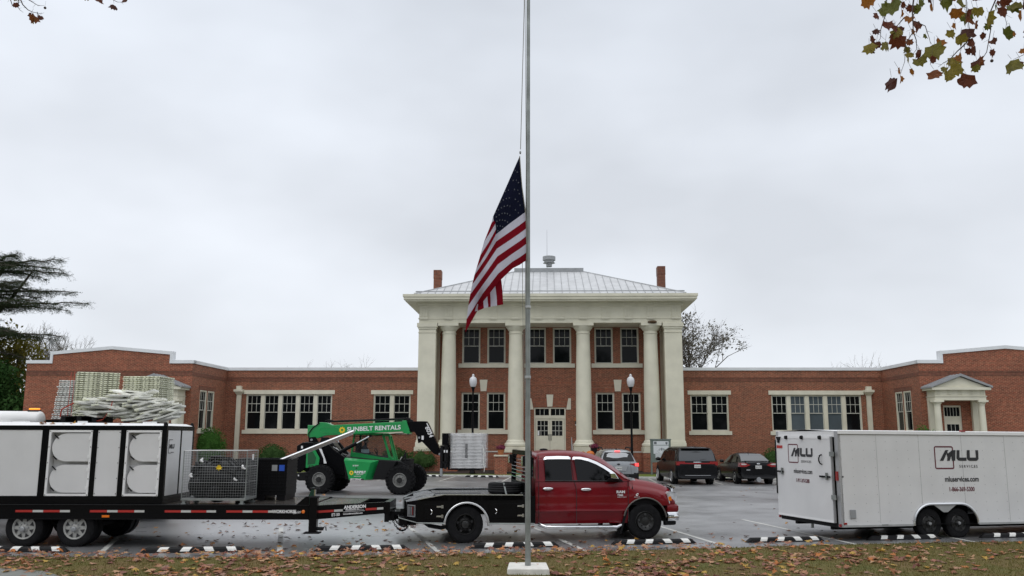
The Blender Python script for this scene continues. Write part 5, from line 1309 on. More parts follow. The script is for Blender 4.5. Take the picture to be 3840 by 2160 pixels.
# nose: grille, bumper, bug shield
q = MB(); q.hexa([(4.80, -.62, .78), (4.93, -.5, .78), (4.93, .5, .78), (4.80, .62, .78)], [(4.82, -.6, 1.10), (4.93, -.45, 1.06), (4.93, .45, 1.06), (4.82, .6, 1.10)], 'black_matte')
q.tube([(4.86, -.64, .78), (4.95, -.45, .80), (4.97, 0, .80), (4.95, .45, .80), (4.86, .64, .78), (4.86, .58, 1.08), (4.95, .4, 1.09), (4.97, 0, 1.10), (4.95, -.4, 1.09), (4.86, -.58, 1.08)], .035, 'chrome', n=8, closed=True)
q.beam((4.97, -.45, .94), (4.97, .45, .94), .04, .06, 'chrome'); q.beam((4.97, 0, .8), (4.97, 0, 1.09), .06, .04, 'chrome', up=(1, 0, 0)); q.build('grille', TR, smooth=50, fix=True)
def bumper(z0, z1, m, name, ins=0.0, nose=5.02):
    out = [(4.62, .99), (4.78, .99), (4.90, .93), (nose - .03, .6), (nose, 0)]
    q = MB(); vs = []
    ring = [(x - ins, y - ins) for x, y in out]; ring = ring + [(x, -y) for x, y in reversed(ring[:-1])]
    inn = [(x - .14 if abs(y) < .9 else x, y * .86) for x, y in ring]
    n_ = len(ring)
    lay = [(z0, 0.02), (z0 + (z1 - z0) * .25, 0), (z1 - (z1 - z0) * .2, 0), (z1, .035)]
    for z, k in lay:
        for x, y in ring: vs.append((x - k * (1 if abs(y) < .95 else .3), y * (1 - k * .6), z))
    fs = [(a * n_ + i, a * n_ + i + 1, (a + 1) * n_ + i + 1, (a + 1) * n_ + i) for a in range(3) for i in range(n_ - 1)]
    o = len(vs); vs += [(x, y, z0) for x, y in inn] + [(x, y, z1) for x, y in inn]
    fs += [(i, i + 1, o + i + 1, o + i) for i in range(n_ - 1)] + [(3 * n_ + i, 3 * n_ + i + 1, o + n_ + i + 1, o + n_ + i) for i in range(n_ - 1)] + [(o + i, o + i + 1, o + n_ + i + 1, o + n_ + i) for i in range(n_ - 1)]
    q.add(vs, fs, m); q.build(name, TR, smooth=40, fix=True)
bumper(.592, .755, 'red_truck', 'bumper_cap', .01, 5.0); bumper(.40, .59, 'chrome', 'front_bumper'); bumper(.30, .398, 'black_matte', 'air_dam', .06)
q = MB(); vs = []
for i in range(9):
    y = -.72 + .18 * i; e_ = 1 - (y / .9) ** 2; vs += [(4.74 + .13 * e_, y, 1.13 + .05 * e_), (4.84 + .13 * e_, y, 1.09 + .06 * e_ ), ]
q.add(vs, [(2 * i, 2 * i + 1, 2 * i + 3, 2 * i + 2) for i in range(8)], 'glass_car'); q.tube([vs[2 * i + 1] for i in range(9)], .014, 'chrome', n=5); q.build('bug_shield', TR)
# windscreen, cowl, aerial, roof lights
q = MB(); q.poly([(3.02, -.62, 1.838), (3.02, .62, 1.838), (3.80, .76, 1.345), (3.80, -.76, 1.345)], 'glass_car'); q.build('windscreen', TR)
q = MB(); q.hexa([(3.72, -.78, 1.28), (3.95, -.72, 1.28), (3.95, .72, 1.28), (3.72, .78, 1.28)], [(3.75, -.78, 1.335), (3.93, -.7, 1.33), (3.93, .7, 1.33), (3.75, .78, 1.335)], 'grey_metal'); q.tube([(3.82, -.6, 1.36), (3.9, -.3, 1.37), (3.84, .1, 1.38)], .012, 'black_matte', n=5); q.build('cowl_and_wipers', TR, fix=True)
q = MB(); q.cyl((3.80, -.98, 1.09), (3.80, -.975, 1.16), .014, .01, 'black_matte', 6); q.cyl((3.80, -.975, 1.16), (3.77, -.96, 1.72), .0035, .002, 'black_matte', 4); q.build('aerial', TR)
q = MB(); q.ball((1.95, 0, 1.965), .1, .07, .03, 'black_matte', 10, 6); q.build('roof_light', TR)
# rear window of the cab
q = MB(); q.quad((1.57, -.68, 1.36), (1.57, .68, 1.36), (1.595, .62, 1.80), (1.595, -.62, 1.80), 'glass_car'); q.build('rear_window', TR)
# badges
text('RAM', .078, 'letter_white', TR, (3.42, -1.0, 1.02), name='badge', bold=.004, sx=1.25)
text('3500', .055, 'letter_white', TR, (3.44, -1.0, .955), name='badge', bold=.002, sx=1.2)
text('HEAVY DUTY', .032, 'letter_white', TR, (3.44, -1.0, .92), name='badge', sx=1.1)
text('C', .07, 'letter_white', TR, (3.86, -1.02, .96), name='badge', bold=.006, shear=.4)
text('cummins', .032, 'letter_white', TR, (3.82, -1.02, .925), name='badge', sx=1.2)
# wheels
for s in (-1, 1):
    wheel(TR, 4.08, s * .86, .392, .392, .25, s, style='holes', rr=.56, deep=-.05, hub=.42)
    wheel(TR, 0, s * 1.04, .392, .392, .24, s, style='holes', rr=.56, deep=.11, hub=.35)
    wheel(TR, 0, s * .76, .392, .392, .24, s, rr=.56)
# ---- flatbed body
bed = MB()
BX0, BX1 = -1.06, 1.40; BZ = .985
for s in (-1, 1):
    y = s * 1.2; yi = s * 1.185
    q = MB(); ys = sorted((y, s * 1.16))
    # skirt side with wheel cut-out: polygon strips
    xs = [BX0 + (BX1 - BX0 + .13) * i / 60 for i in range(61)]
    def top(x): return .905 + (.985 - .905) * min(1, max(0, (x + 1.06) / .42)) + (0.03 if False else 0)
    def bot(x):
        z = .445 - .04 * (x - BX0) / 2.6
        d = abs(x - .02)
        return max(z, .40 + math.sqrt(max(0, .455 ** 2 - d * d))) if d < .455 else z
    for a, b in zip(xs, xs[1:]):
        q.hexa([(a, ys[0], bot(a)), (b, ys[0], bot(b)), (b, ys[1], bot(b)), (a, ys[1], bot(a))], [(a, ys[0], top(a)), (b, ys[0], top(b)), (b, ys[1], top(b)), (a, ys[1], top(a))], 'black_paint')
    q.build('side_skirt', TR)
    q = MB(); pts = [(BX0 + .02, s * 1.215, .93), (-.47, s * 1.215, 1.03), (1.25, s * 1.215, 1.01)]; q.beam(pts[0], pts[1], .03, .02, 'alu'); q.beam(pts[1], pts[2], .03, .02, 'alu')
    for a, b in ((pts[0], pts[1]), (pts[1], pts[2])):
        q.hexa([(a[0], s * 1.20, .9), (b[0], s * 1.20, .9), (b[0], s * 1.16, .9), (a[0], s * 1.16, .9)], [(a[0], s * 1.20, a[2] - .011), (b[0], s * 1.20, b[2] - .011), (b[0], s * 1.16, b[2] - .011), (a[0], s * 1.16, a[2] - .011)], 'black_paint')
    q.build('side_rail', TR, fix=True)
    q = MB(); arc = [(.02 + math.cos(R(a)) * .475, s * 1.215, .395 + math.sin(R(a)) * .46) for a in range(-4, 185, 8)]; q.tube(arc, .024, 'alu', n=8); q.build('fender_trim', TR, smooth=60)
    for x0, x1 in ((-.78, -.52), (.62, 1.24)):
        q = MB(); ya, yb = sorted((s * 1.203, s * 1.212)); q.box(x0 - .12, x1, ya, yb, .52, .83, 'black_paint'); d_ = q.build('toolbox_door', TR, bevel=.004)
        q = MB(); q.tube([(x0 + .03, s * 1.215, .62), (x0 + .055, s * 1.235, .655), (x0 + .055, s * 1.235, .685), (x0 + .03, s * 1.215, .72)], .009, 'chrome', n=6); q.build('latch', d_)
        for zz in (.575, .775):
            q = MB(); ya, yb = sorted((s * 1.213, s * 1.225)); q.box(x1 - .11, x1 + .03, ya, yb, zz - .016, zz + .016, 'alu'); q.box(x1 - .01, x1 + .035, ya, yb, zz - .032, zz + .032, 'alu'); q.build('hinge', d_)
    q = MB(); q.tube([(BX0, s * 1.21, .44), (-.46, s * 1.21, .425)], .016, 'galv', n=6); q.build('lower_rail', TR)
    q = MB(); q.tube([(.51, s * 1.21, .41), (1.5, s * 1.21, .395)], .016, 'galv', n=6); q.build('lower_rail', TR)
    # angled rear corner with lamp recess
    q = MB(); q.hexa([(BX0, s * 1.2, .44), (BX0, s * .5, .44), (-1.26, s * .5, .44), (-1.26, s * .95, .44)], [(BX0, s * 1.2, .91), (BX0, s * .5, .95), (-1.26, s * .5, .86), (-1.26, s * .95, .86)], 'black_paint'); q.build('rear_corner', TR, fix=True)
    P0, P1 = Vector((BX0, s * 1.2, 0)), Vector((-1.26, s * .95, 0)); nn = Vector((-.25, s * .2, 0)).normalized() * .004
    def cp(t, z, k=1): v = P0.lerp(P1, t) + nn * k; return (v.x, v.y, z)
    q = MB(); q.quad(cp(.1, .56), cp(.9, .56), cp(.9, .81), cp(.1, .81), 'grey_metal'); q.quad(cp(.17, .585, 2), cp(.83, .585, 2), cp(.83, .79, 2), cp(.17, .79, 2), 'slot_dark')
    for t in (.3, .45, .6, .72): q.quad(cp(t, .6, 3), cp(t + .06, .6, 3), cp(t + .06, .77, 3), cp(t, .77, 3), 'red_lens' if t < .35 else 'grey_metal')
    q.build('tail_light', TR)
    # diamond plate slope over the corner
    q = MB(); q.poly([(-1.27, s * .5, .865), (-1.27, s * .95, .865), (BX0 - .0, s * 1.2, .915), (-.83, s * 1.2, .955), (-.70, s * 1.0, .985), (-.6, s * .18, .99), (-1.05, s * .18, .90)][::1], 'tread_plate'); q.build('corner_plate', TR)
q = MB(); q.box(-.62, 1.42, -1.16, 1.16, .95, .985, 'tread_plate'); q.box(-.62, 1.5, -.5, .5, .6, .95, 'black_matte')
q.box(-1.3, -1.06, -.5, .5, .44, .86, 'black_paint'); q.build('bed_deck', TR)
q = MB(); q.hexa([(-1.28, -.17, .862), (-.6, -.17, .97), (-.6, .17, .97), (-1.28, .17, .862)], [(-1.28, -.17, .875), (-.6, -.17, .983), (-.6, .17, .983), (-1.28, .17, .875)], 'tread_plate'); q.box(-.6, .45, -.17, .17, .986, 1.0, 'tread_plate'); q.build('hatch_plate', TR, fix=True)
q = MB(); q.box(-1.42, -1.24, -1.0, 1.0, .40, .54, 'black_paint'); q.box(-1.40, -1.05, -.93, .93, .37, .41, 'black_matte'); q.tube([(-1.43, -1.0, .535), (-1.06, -1.21, .45)], .010, 'galv', n=5); q.box(-1.425, -1.415, -1.0, 1.0, .52, .54, 'galv'); q.box(-1.46, -1.28, -.2, .2, .56, .66, 'galv'); q.build('rear_bumper', TR)
q = MB(); q.box(-1.62, -1.4, -.05, .05, .42, .5, 'black_matte'); q.box(-1.72, -1.62, -.06, .06, .36, .56, 'black_matte'); q.build('hitch', TR)
q = MB(); q.tube([(-.9, -.5, .42), (-.75, -.8, .34), (-.5, -.95, .31), (-.35, -1.0, .36)], .045, 'black_matte', n=8); q.build('exhaust', TR, smooth=50)
# headboard with chrome slats
q = MB(); hx = 1.44
for s in (-1, 1):
    q.beam((hx - .04, s * 1.1, .985), (hx - .02, s * 1.1, 1.80), .1, .1, 'black_paint', up=(1, 0, 0))
q.beam((hx - .02, -1.1, 1.90), (hx - .02, 1.1, 1.90), .1, .1, 'black_paint'); q.beam((hx - .02, -1.1, 1.78), (hx - .02, -.95, 1.92), .1, .1, 'black_paint', up=(1, 0, 0)); q.beam((hx - .02, 1.1, 1.78), (hx - .02, .95, 1.92), .1, .1, 'black_paint', up=(1, 0, 0))
q.box(hx - .08, hx, -1.06, 1.06, .985, 1.25, 'black_paint')
q.build('headboard', TR)
for i in range(6):
    q = MB(); z = 1.33 + i * .085; q.tube([(hx - .08, -1.04, z), (hx - .08, 1.04, z)], .014, 'chrome', n=8); q.build('headboard_slat', TR)
for s in (-1, 1):
    q = MB(); q.box(hx - .16, hx - .07, s * .98 - .06, s * .98 + .06, 1.62, 1.84, 'black_matte'); q.tube([(hx - .17, s * .98 - .05, 1.63), (hx - .17, s * .98 - .05, 1.83), (hx - .17, s * .98 + .05, 1.83), (hx - .17, s * .98 + .05, 1.63)], .012, 'chrome', n=6); q.build('work_light', TR)
# spare tyre lying on the bed, with its strap
SP = empty('spare_tyre', (0, 0, 0), 0, 'black spare tyre lying on the truck bed against the headboard', 'tyre')
SP.matrix_world = Matrix.Translation((-1.17, 20.51, 0)) @ Matrix.Rotation(R(8.8), 4, 'Z') @ Matrix.Translation((.98, -.35, 1.115))
q = MB(); r = .385; h = .12; ri = .22; q.lathe([(ri, -h * .9), (r * .8, -h), (r * .93, -h * .95), (r, -h * .7), (r, h * .7), (r * .93, h * .95), (r * .8, h), (ri, h * .9), (ri, -h * .9)], (0, 0, 0), 'rubber', n=36, caps=False)
for z in (-.05, 0, .05): q.lathe([(r * 1.004, z - .008), (r * 1.004, z + .008)], (0, 0, 0), 'slot_dark', n=36, caps=False)
q.build('tyre', SP, smooth=40)
q = MB(); q.lathe([(ri, -.08), (ri * .8, -.1), (.05, -.09), (0.001, -.09)], (0, 0, 0), 'rim_black', n=24, caps=False); q.build('rim', SP, smooth=40)
q = MB(); q.beam((-.2, .1, .128), (-.08, -.36, .128), .035, .004, 'galv'); q.beam((-.08, -.36, .128), (-.03, -.42, -.12), .035, .004, 'galv', up=(0, 1, 0)); q.build('strap', SP)

# ================================================================== FLATBED TRAILER AND ITS LOAD
TO = Vector((-9.46, 19.7, 0)); TH = 0.6
TL = empty('flatbed_trailer', TO, TH, 'long black flatbed trailer with red and white reflective tape, hitched to the red pickup', 'trailer')
Y0, Y1, DZ = -1.22, 1.3, 0.855
q = MB()
for i in range(14):
    y = Y0 + .14 + i * (Y1 - Y0 - .28) / 14; q.box(-5.2, 5.22, y, y + (Y1 - Y0 - .28) / 14 - .012, DZ - .05, DZ, 'deck_wet')
q.build('deck', TL)
for y in (Y0, Y1 - .1):
    q = MB(); q.box(-5.2, 5.25, y if y < 0 else y + .06, y + .04 if y < 0 else y + .1, .570, DZ - .012, 'black_paint'); q.box(-5.2, 5.25, y - .012, y + .12, DZ - .012, DZ + .002, 'black_matte'); q.box(-5.2, 5.25, y - .01, y + .11, .56, .57, 'black_matte'); q.build('side_rail', TL)
q = MB()
for x in range(-5, 6): q.box(x * .98 - .04, x * .98 + .04, Y0 + .1, Y1 - .1, .66, DZ - .052, 'black_matte')
q.box(-5.2, 5.2, -.5, -.38, .5, .8, 'black_matte'); q.box(-5.2, 5.2, .46, .58, .5, .8, 'black_matte'); q.build('cross_frame', TL)
yt = Y0 - .014
def tape(x0, x1, z0, z1, c, y=yt):
    q = MB(); q.box(x0, x1, y - .003, y, z0, z1, c); q.build('reflective_tape', TL)
for x0 in (-4.6, -2.7, -.79, .74, 2.28, 3.55):
    seg = .35 if x0 < 2 else .33
    tape(x0, x0 + seg, .70, .745, 'red_tape', Y0 - .003); tape(x0 + seg + .004, x0 + seg * 1.63, .70, .745, 'white_tape', Y0 - .003); tape(x0 + seg * 1.63 + .004, x0 + seg * 2.6, .70, .745, 'red_tape', Y0 - .003); tape(x0 + seg * 2.6 + .004, x0 + seg * 3.2, .70, .745, 'white_tape', Y0 - .003)
text('WORKHORSE', .085, 'letter_white', TL, (4.50, Y0 - .002, .695), bold=.003, sx=.92)
text('Series', .085, 'letter_white', TL, (4.93, Y0 - .004, .672), shear=.5, sx=.75, along=8)
q = MB(); q.lathe([(.036, 0), (.036, -.02), (.02, -.03), (0.001, -.03)], (5.14, Y0, .72), 'amber', axis='y', n=14); q.build('marker_light', TL)
q = MB(); q.box(1.0, 1.15, Y0 - .02, Y0, .60, .645, 'amber'); q.build('marker_light', TL)
# wheels: two axles, pairs of tyres
for x in (-.62, .43):
    for s in (-1, 1):
        yc = -1.06 if s < 0 else 1.1
        wheel(TL, x, yc, .385, .385, .22, s, rim='rim_white', style='spoke', rr=.61, deep=.03, hub=.26)
        wheel(TL, x, yc - s * .27, .385, .385, .22, s, rim='rim_white', rr=.61)
    q = MB(); q.cyl((x, -.9, .36), (x, .9, .36), .06, .06, 'black_matte', 10); q.build('axle', TL)
    for s in (-1, 1):
        q = MB(); yc = -1.185 if s < 0 else 1.21; q.lathe([(.05, 0), (.05, s * .05), (.035, s * .06), (.001, s * .062)], (x, yc, .36), 'grey_metal', axis='y', n=14); q.build('hub', TL)
# tongue
a0 = (5.25, Y0); a1 = (6.75, -.35); b0 = (5.25, Y1); b1 = (6.75, .75)
for (p, r_), s in (((a0, a1), -1), ((b0, b1), 1)):
    q = MB(); w_ = .08 * s
    q.hexa([(p[0], p[1], .55), (r_[0], r_[1], .62), (r_[0], r_[1] - w_, .62), (p[0], p[1] - w_, .55)], [(p[0], p[1], .84), (r_[0], r_[1], .855), (r_[0], r_[1] - w_, .855), (p[0], p[1] - w_, .84)], 'black_paint'); q.build('tongue_beam', TL, fix=True)
q = MB(); q.hexa([(5.25, Y0 + .1, .80), (6.2, -.55, .82), (6.2, .85, .82), (5.25, Y1 - .1, .80)], [(5.25, Y0 + .1, .83), (6.2, -.55, .85), (6.2, .85, .85), (5.25, Y1 - .1, .83)], 'deck_wet'); q.build('tongue_deck', TL, fix=True)
q = MB(); q.box(6.70, 6.82, -.36, .76, .60, .86, 'black_paint'); q.box(6.7, 6.86, .12, .34, .42, .62, 'black_matte'); q.beam((6.85, .22, .56), (7.2, .38, .54), .09, .1, 'black_matte'); q.lathe([(.07, -.03), (.07, .03)], (7.2, .38, .50), 'black_matte', n=14); q.box(6.98, 7.12, .24, .38, .58, .66, 'black_matte'); q.build('coupler', TL)
q = MB()
for k, (yo, dz) in enumerate(((.05, .30), (.35, .24))):
    p0, p1 = Vector((6.80, yo, .52)), Vector((7.28, yo + .12, .50)); n_ = 20
    for i in range(n_):
        t = i / (n_ - 1); p = p0.lerp(p1, t) - Vector((0, 0, dz * 4 * t * (1 - t))); t2 = min(1, t + .03); p2 = p0.lerp(p1, t2) - Vector((0, 0, dz * 4 * t2 * (1 - t2))); d = (p2 - p); d = d.normalized() if d.length > 1e-6 else Vector((1, 0, 0))
        up = Vector((0, 1, 0)) if i % 2 else d.cross(Vector((0, 1, 0)))
        q.tube([p + d * .028 * math.cos(a) + up.normalized() * .016 * math.sin(a) for a in [2 * math.pi * j / 8 for j in range(8)]], .009, 'black_matte', n=4, closed=True)
q.build('safety_chain', TL)
q = MB(); q.tube([(6.8, .1, .62), (6.95, .2, .50), (7.1, .3, .58), (7.2, .35, .70), (7.3, .42, .74)], .01, 'black_matte', n=5); q.build('brake_cable', TL)
def tapeq(t0, t1, z0, z1, c, off=.004):
    def pp(t, z): return (a0[0] + (a1[0] - a0[0]) * t, a0[1] + (a1[1] - a0[1]) * t - off, z + .03 * t)
    q = MB(); q.quad(pp(t0, z0), pp(t1, z0), pp(t1, z1), pp(t0, z1), c); q.build('reflective_tape', TL)
tapeq(.12, .31, .685, .732, 'red_tape'); tapeq(.315, .425, .685, .732, 'white_tape'); tapeq(.72, .865, .675, .722, 'red_tape'); tapeq(.87, .955, .675, .722, 'white_tape')
th_ = math.degrees(math.atan2(a1[1] - a0[1], a1[0] - a0[0]))
def tt(t, z): return (a0[0] + (a1[0] - a0[0]) * t, a0[1] + (a1[1] - a0[1]) * t - .005, z + .03 * t)
text('ANDERSON', .092, 'letter_white', TL, tt(.44, .735), hd=th_, bold=.004, sx=1.0, along=1)
text('Manufacturing Inc.', .034, 'letter_white', TL, tt(.46, .705), hd=th_, bold=.001, sx=1.25, along=1)
text('www.andersontrailers.com', .05, 'letter_white', TL, tt(.43, .615), hd=th_, bold=.001, sx=.80, along=1)
text('ET-50', .082, 'letter_white', TL, tt(.285, .60), hd=th_, bold=.002, sx=.9, along=1)
q = MB(); p_ = [tt(.43, .672), tt(.71, .672)]; q.tube(p_, .003, 'letter_white', n=4); q.tube([tt(.46, .69), tt(.62, .698), tt(.70, .69)], .003, 'letter_white', n=4); q.build('logo_line', TL)
# jack and front gussets
q = MB(); q.box(5.27, 5.43, Y0 - .06, Y0 + .10, .31, 1.03, 'black_paint'); q.box(5.255, 5.445, Y0 - .075, Y0 + .115, 1.0, 1.035, 'black_matte'); q.cyl((5.36, Y0 + .02, 1.03), (5.36, Y0 + .02, 1.17), .022, .022, 'chrome', 10); q.box(5.26, 5.45, Y0 - .03, Y0 + .1, 1.17, 1.2, 'black_matte')
q.box(5.18, 5.50, Y0 - .1, Y0 + .14, .285, .312, 'black_matte'); q.cyl((5.43, Y0 + .02, .38), (5.56, Y0 + .02, .38), .035, .035, 'black_matte', 10); q.tube([(5.56, Y0 + .02, .38), (5.58, Y0 + .02, .42), (5.61, Y0 + .02, .42), (5.62, Y0 + .02, .34)], .012, 'black_matte', n=6); q.build('jack', TL)
q = MB(); q.prism([(4.98, DZ), (5.25, DZ), (5.25, 1.03), (5.18, 1.03)], Y0 + .0, Y0 + .012, 'black_paint'); q.prism([(5.12, DZ), (5.3, DZ), (5.3, 1.2), (5.26, 1.2)], Y0 + .2, Y0 + .26, 'green_dark'); q.build('gusset', TL)

# ---- white panelled unit with D-shaped hatches
CT = empty('equipment_container', TO, TH, 'white panelled equipment box with black frame and D-shaped hatches on the flatbed trailer', 'container')
X0, X1, ya, yb, z0, z1 = -4.3, 2.17, -1.1, .55, .865, 2.47
q = MB(); q.box(X0, X1, ya, yb, z0, z0 + .15, 'black_paint'); q.box(X0, X1, ya, ya + .07, z1 - .09, z1, 'black_paint'); q.box(X0, X1, yb - .07, yb, z1 - .09, z1, 'black_paint'); q.box(X1 - .07, X1, ya + .07, yb - .07, z1 - .09, z1, 'black_paint')
for x, w_ in ((-4.25, .1), (-2.4, .14), (-.375, .14), (.665, .10), (1.26, .11), (2.12, .1)):
    q.box(x - w_ / 2, x + w_ / 2, ya - .004, ya + .08, z0 + .15, z1 - .09, 'black_paint')
q.box(X1 - .075, X1, yb - .08, yb, z0 + .15, z1 - .09, 'black_paint'); q.box(X1 - .04, X1 + .003, -.28, -.22, z0 + .15, z1 - .09, 'black_paint')
q.build('frame', CT)
for x in (2.12,):
    for y in (ya + .04, yb - .04): q = MB(); q.cyl((x, y, z1), (x, y, z1 + .05), .045, .045, 'black_matte', 10); q.ball((x, y, z1 + .055), .03, .03, .03, 'black_matte', 8, 6); q.build('corner_cap', CT)
q = MB(); q.hexa([(X0, ya + .0, z1 + .002), (X1 - .02, ya, z1 + .002), (X1 - .02, yb, z1 + .002), (X0, yb, z1 + .002)], [(X0, ya + .25, z1 + .095), (X1 - .1, ya + .25, z1 + .05), (X1 - .1, yb - .3, z1 + .05), (X0, yb - .3, z1 + .095)], 'white_paint')
q.box(-1.3, -1.0, -.75, -.6, z1 + .06, z1 + .10, 'white_paint'); q.box(.1, .25, -.75, -.6, z1 + .05, z1 + .10, 'white_paint'); q.box(1.5, 1.75, -.75, -.6, z1 + .04, z1 + .09, 'white_paint'); q.build('lid', CT, fix=True)
def screws(q, x0, x1, c, d, y):
    for zz in [c + (d - c) * k / 4 for k in range(5)]:
        for xx in (x0, x1): q.box(xx - .008, xx + .008, y - .006, y, zz - .008, zz + .008, 'slot_dark')
for i, (a, b) in enumerate(((-4.2, -2.48), (-2.32, -.45))):
    q = MB(); q.box(a, b, ya + .01, ya + .05, z0 + .155, z1 - .095, 'panel_white'); q.build('side_panel', CT)
q = MB(); q.box(.72, 1.20, ya + .01, ya + .05, z0 + .155, z1 - .095, 'panel_white'); screws(q, .74, 1.18, z0 + .2, z1 - .14, ya + .01); q.build('side_panel', CT)
for a, b in ((-.30, .61), (1.32, 2.065)):
    c, d = z0 + .155, z1 - .095
    q = MB(); t = .045
    for bx in ((a, a + t, c, d), (b - t, b, c, d), (a + t, b - t, c, c + t), (a + t, b - t, d - t, d)): q.box(bx[0], bx[1], ya - .002, ya + .03, bx[2], bx[3], 'white_paint')
    q.quad((a + t, ya + .2, c + t), (b - t, ya + .2, c + t), (b - t, ya + .2, d - t), (a + t, ya + .2, d - t), 'panel_white')
    for s0, s1, e0, e1 in ((a + t, a + t, c + t, d - t), (b - t, b - t, c + t, d - t)): q.quad((s0, ya + .03, e0), (s0, ya + .2, e0), (s0, ya + .2, e1), (s0, ya + .03, e1), 'panel_white')
    q.quad((a + t, ya + .03, d - t), (b - t, ya + .03, d - t), (b - t, ya + .2, d - t), (a + t, ya + .2, d - t), 'panel_white'); q.quad((a + t, ya + .03, c + t), (b - t, ya + .03, c + t), (b - t, ya + .2, c + t), (a + t, ya + .2, c + t), 'white_paint')
    screws(q, a + .02, b - .02, c + .02, d - .02, ya - .002)
    q.build('hatch_frame', CT)
    hm = (c + d) / 2
    for e0, e1 in ((c + t + .02, hm - .04), (hm + .03, d - t - .02)):
        r_ = (e1 - e0) / 2; xl = a + t + .03; xr = b - t - .005; zc = (e0 + e1) / 2
        pl = [(xr, e0), (xr, e1)] + [(xl + r_ * 1.05 + math.cos(R(g)) * r_ * 1.05, zc + math.sin(R(g)) * r_) for g in range(90, 271, 10)]
        q = MB(); q.prism(pl, ya + .015, ya + .198, 'panel_white'); D_ = q.build('hatch', CT, fix=True)
        for g in (135, 225):
            q = MB(); px_, pz = xl + r_ * 1.05 + math.cos(R(g)) * r_ * 1.1, zc + math.sin(R(g)) * r_ * 1.05; q.beam((px_ - .04, ya + .02, pz + (.04 if g < 180 else .03)), (px_ + .045, ya + .0, pz - (.03 if g < 180 else .035)), .02, .03, 'black_matte', up=(0, 1, 0)); q.build('latch', D_)
        q = MB()
        for zz in (e0 + .1, e1 - .1): q.box(xr - .02, xr + .03, ya - .008, ya + .01, zz - .035, zz + .035, 'white_paint')
        q.build('hinge', D_)
for y0_, y1_ in ((ya + .06, -.29), (-.21, yb - .09)):
    q = MB(); q.box(X1 - .03, X1 - .004, y0_, y1_, z0 + .155, z1 - .095, 'panel_white'); q.build('end_panel', CT)
text('MLU', .12, 'letter_black', CT, (X1 + .001, -.92, 2.0), hd=90, bold=.006, shear=.1, sx=1.2)
q = MB(); 
for s_ in (((-.95, 1.9), (-.95, 2.18)), ((-.95, 2.18), (-.74, 2.18)), ((-.95, 1.9), (-.80, 1.9))): q.beam((X1, s_[0][0], s_[0][1]), (X1, s_[1][0], s_[1][1]), .012, .004, 'letter_black', up=(1, 0, 0))
q.build('logo_frame', CT)
text('SERVICES', .03, 'letter_black', CT, (X1 + .001, -.80, 1.90), hd=90, space=1.3)
# a few dead leaves on the lid
q = MB(); rn = random.Random(8)
for _ in range(16):
    x = rn.choice((-.5, -.45, .2, 1.1)) + rn.gauss(0, .16); M_ = Matrix.Translation((x, rn.uniform(-1.0, -.8), z1 + .035)) @ Matrix.Rotation(rn.uniform(0, 6), 4, 'Z') @ Matrix.Rotation(rn.uniform(-.7, .7), 4, 'X') @ Matrix.Scale(.55, 4)
    q.add([M_ @ v.co for v in leaf_meshes[rn.randrange(24)].vertices], leaf_faces(), 'lot_leaf')
lv = q.build('leaf_litter', kind='stuff'); lv.location = TO; lv.rotation_euler = (0, 0, R(TH))

# ---- wire cage full of black hoses
CG = empty('wire_cage', TO, TH, 'galvanised wire mesh cage on feet standing on the flatbed trailer beside the white box', 'wire cage')
cx0, cx1, cy0, cy1, cz0, cz1 = 2.56, 3.885, -1.1, -.28, .975, 1.955
def mesh_panel(name, p00, ex, ez, nx, nz):
    q = MB(); p00, ex, ez = Vector(p00), Vector(ex), Vector(ez)
    for i in range(nx + 1): a = p00 + ex * (i / nx); q.tube([a, a + ez], .0018, 'wire', n=4)
    for i in range(nz + 1): a = p00 + ez * (i / nz); q.tube([a, a + ex], .0018 if i % 6 else .004, 'wire', n=4)
    q.build(name, CG)
mesh_panel('mesh_side', (cx0, cy0, cz0), (cx1 - cx0, 0, 0), (0, 0, cz1 - cz0), 26, 18)
mesh_panel('mesh_side', (cx0, cy1, cz0), (cx1 - cx0, 0, 0), (0, 0, cz1 - cz0), 26, 18)
mesh_panel('mesh_side', (cx0, cy0, cz0), (0, cy1 - cy0, 0), (0, 0, cz1 - cz0), 16, 18)
mesh_panel('mesh_side', (cx1, cy0, cz0), (0, cy1 - cy0, 0), (0, 0, cz1 - cz0), 16, 18)
q = MB(); 
for x in (cx0, cx1):
    for y in (cy0, cy1): q.cyl((x, y, cz0), (x, y, cz1), .011, .011, 'galv', 6)
q.tube([(cx0, cy0, cz1), (cx1, cy0, cz1), (cx1, cy1, cz1), (cx0, cy1, cz1)], .009, 'galv_light', n=5, closed=True)
q.box(cx0 - .01, cx1 + .01, cy0 - .01, cy1 + .01, cz0 - .04, cz0 - .005, 'galv'); q.build('cage_frame', CG)
for x in (cx0 + .05, cx1 - .07):
    for y in (cy0, cy1 - .08): q = MB(); q.box(x - .03, x + .03, y, y + .08, .866, cz0 - .042, 'galv'); q.box(x - .05, x + .05, y - .02, y + .1, .858, .872, 'galv'); q.build('foot', CG)
q = MB(); q.box(cx1 + .006, cx1 + .01, -.75, -.62, 1.76, 1.88, 'letter_white'); q.build('paper_tag', CG)
HS = MB(Matrix.Translation(TO) @ Matrix.Rotation(R(TH), 4, 'Z')); rn = random.Random(4)
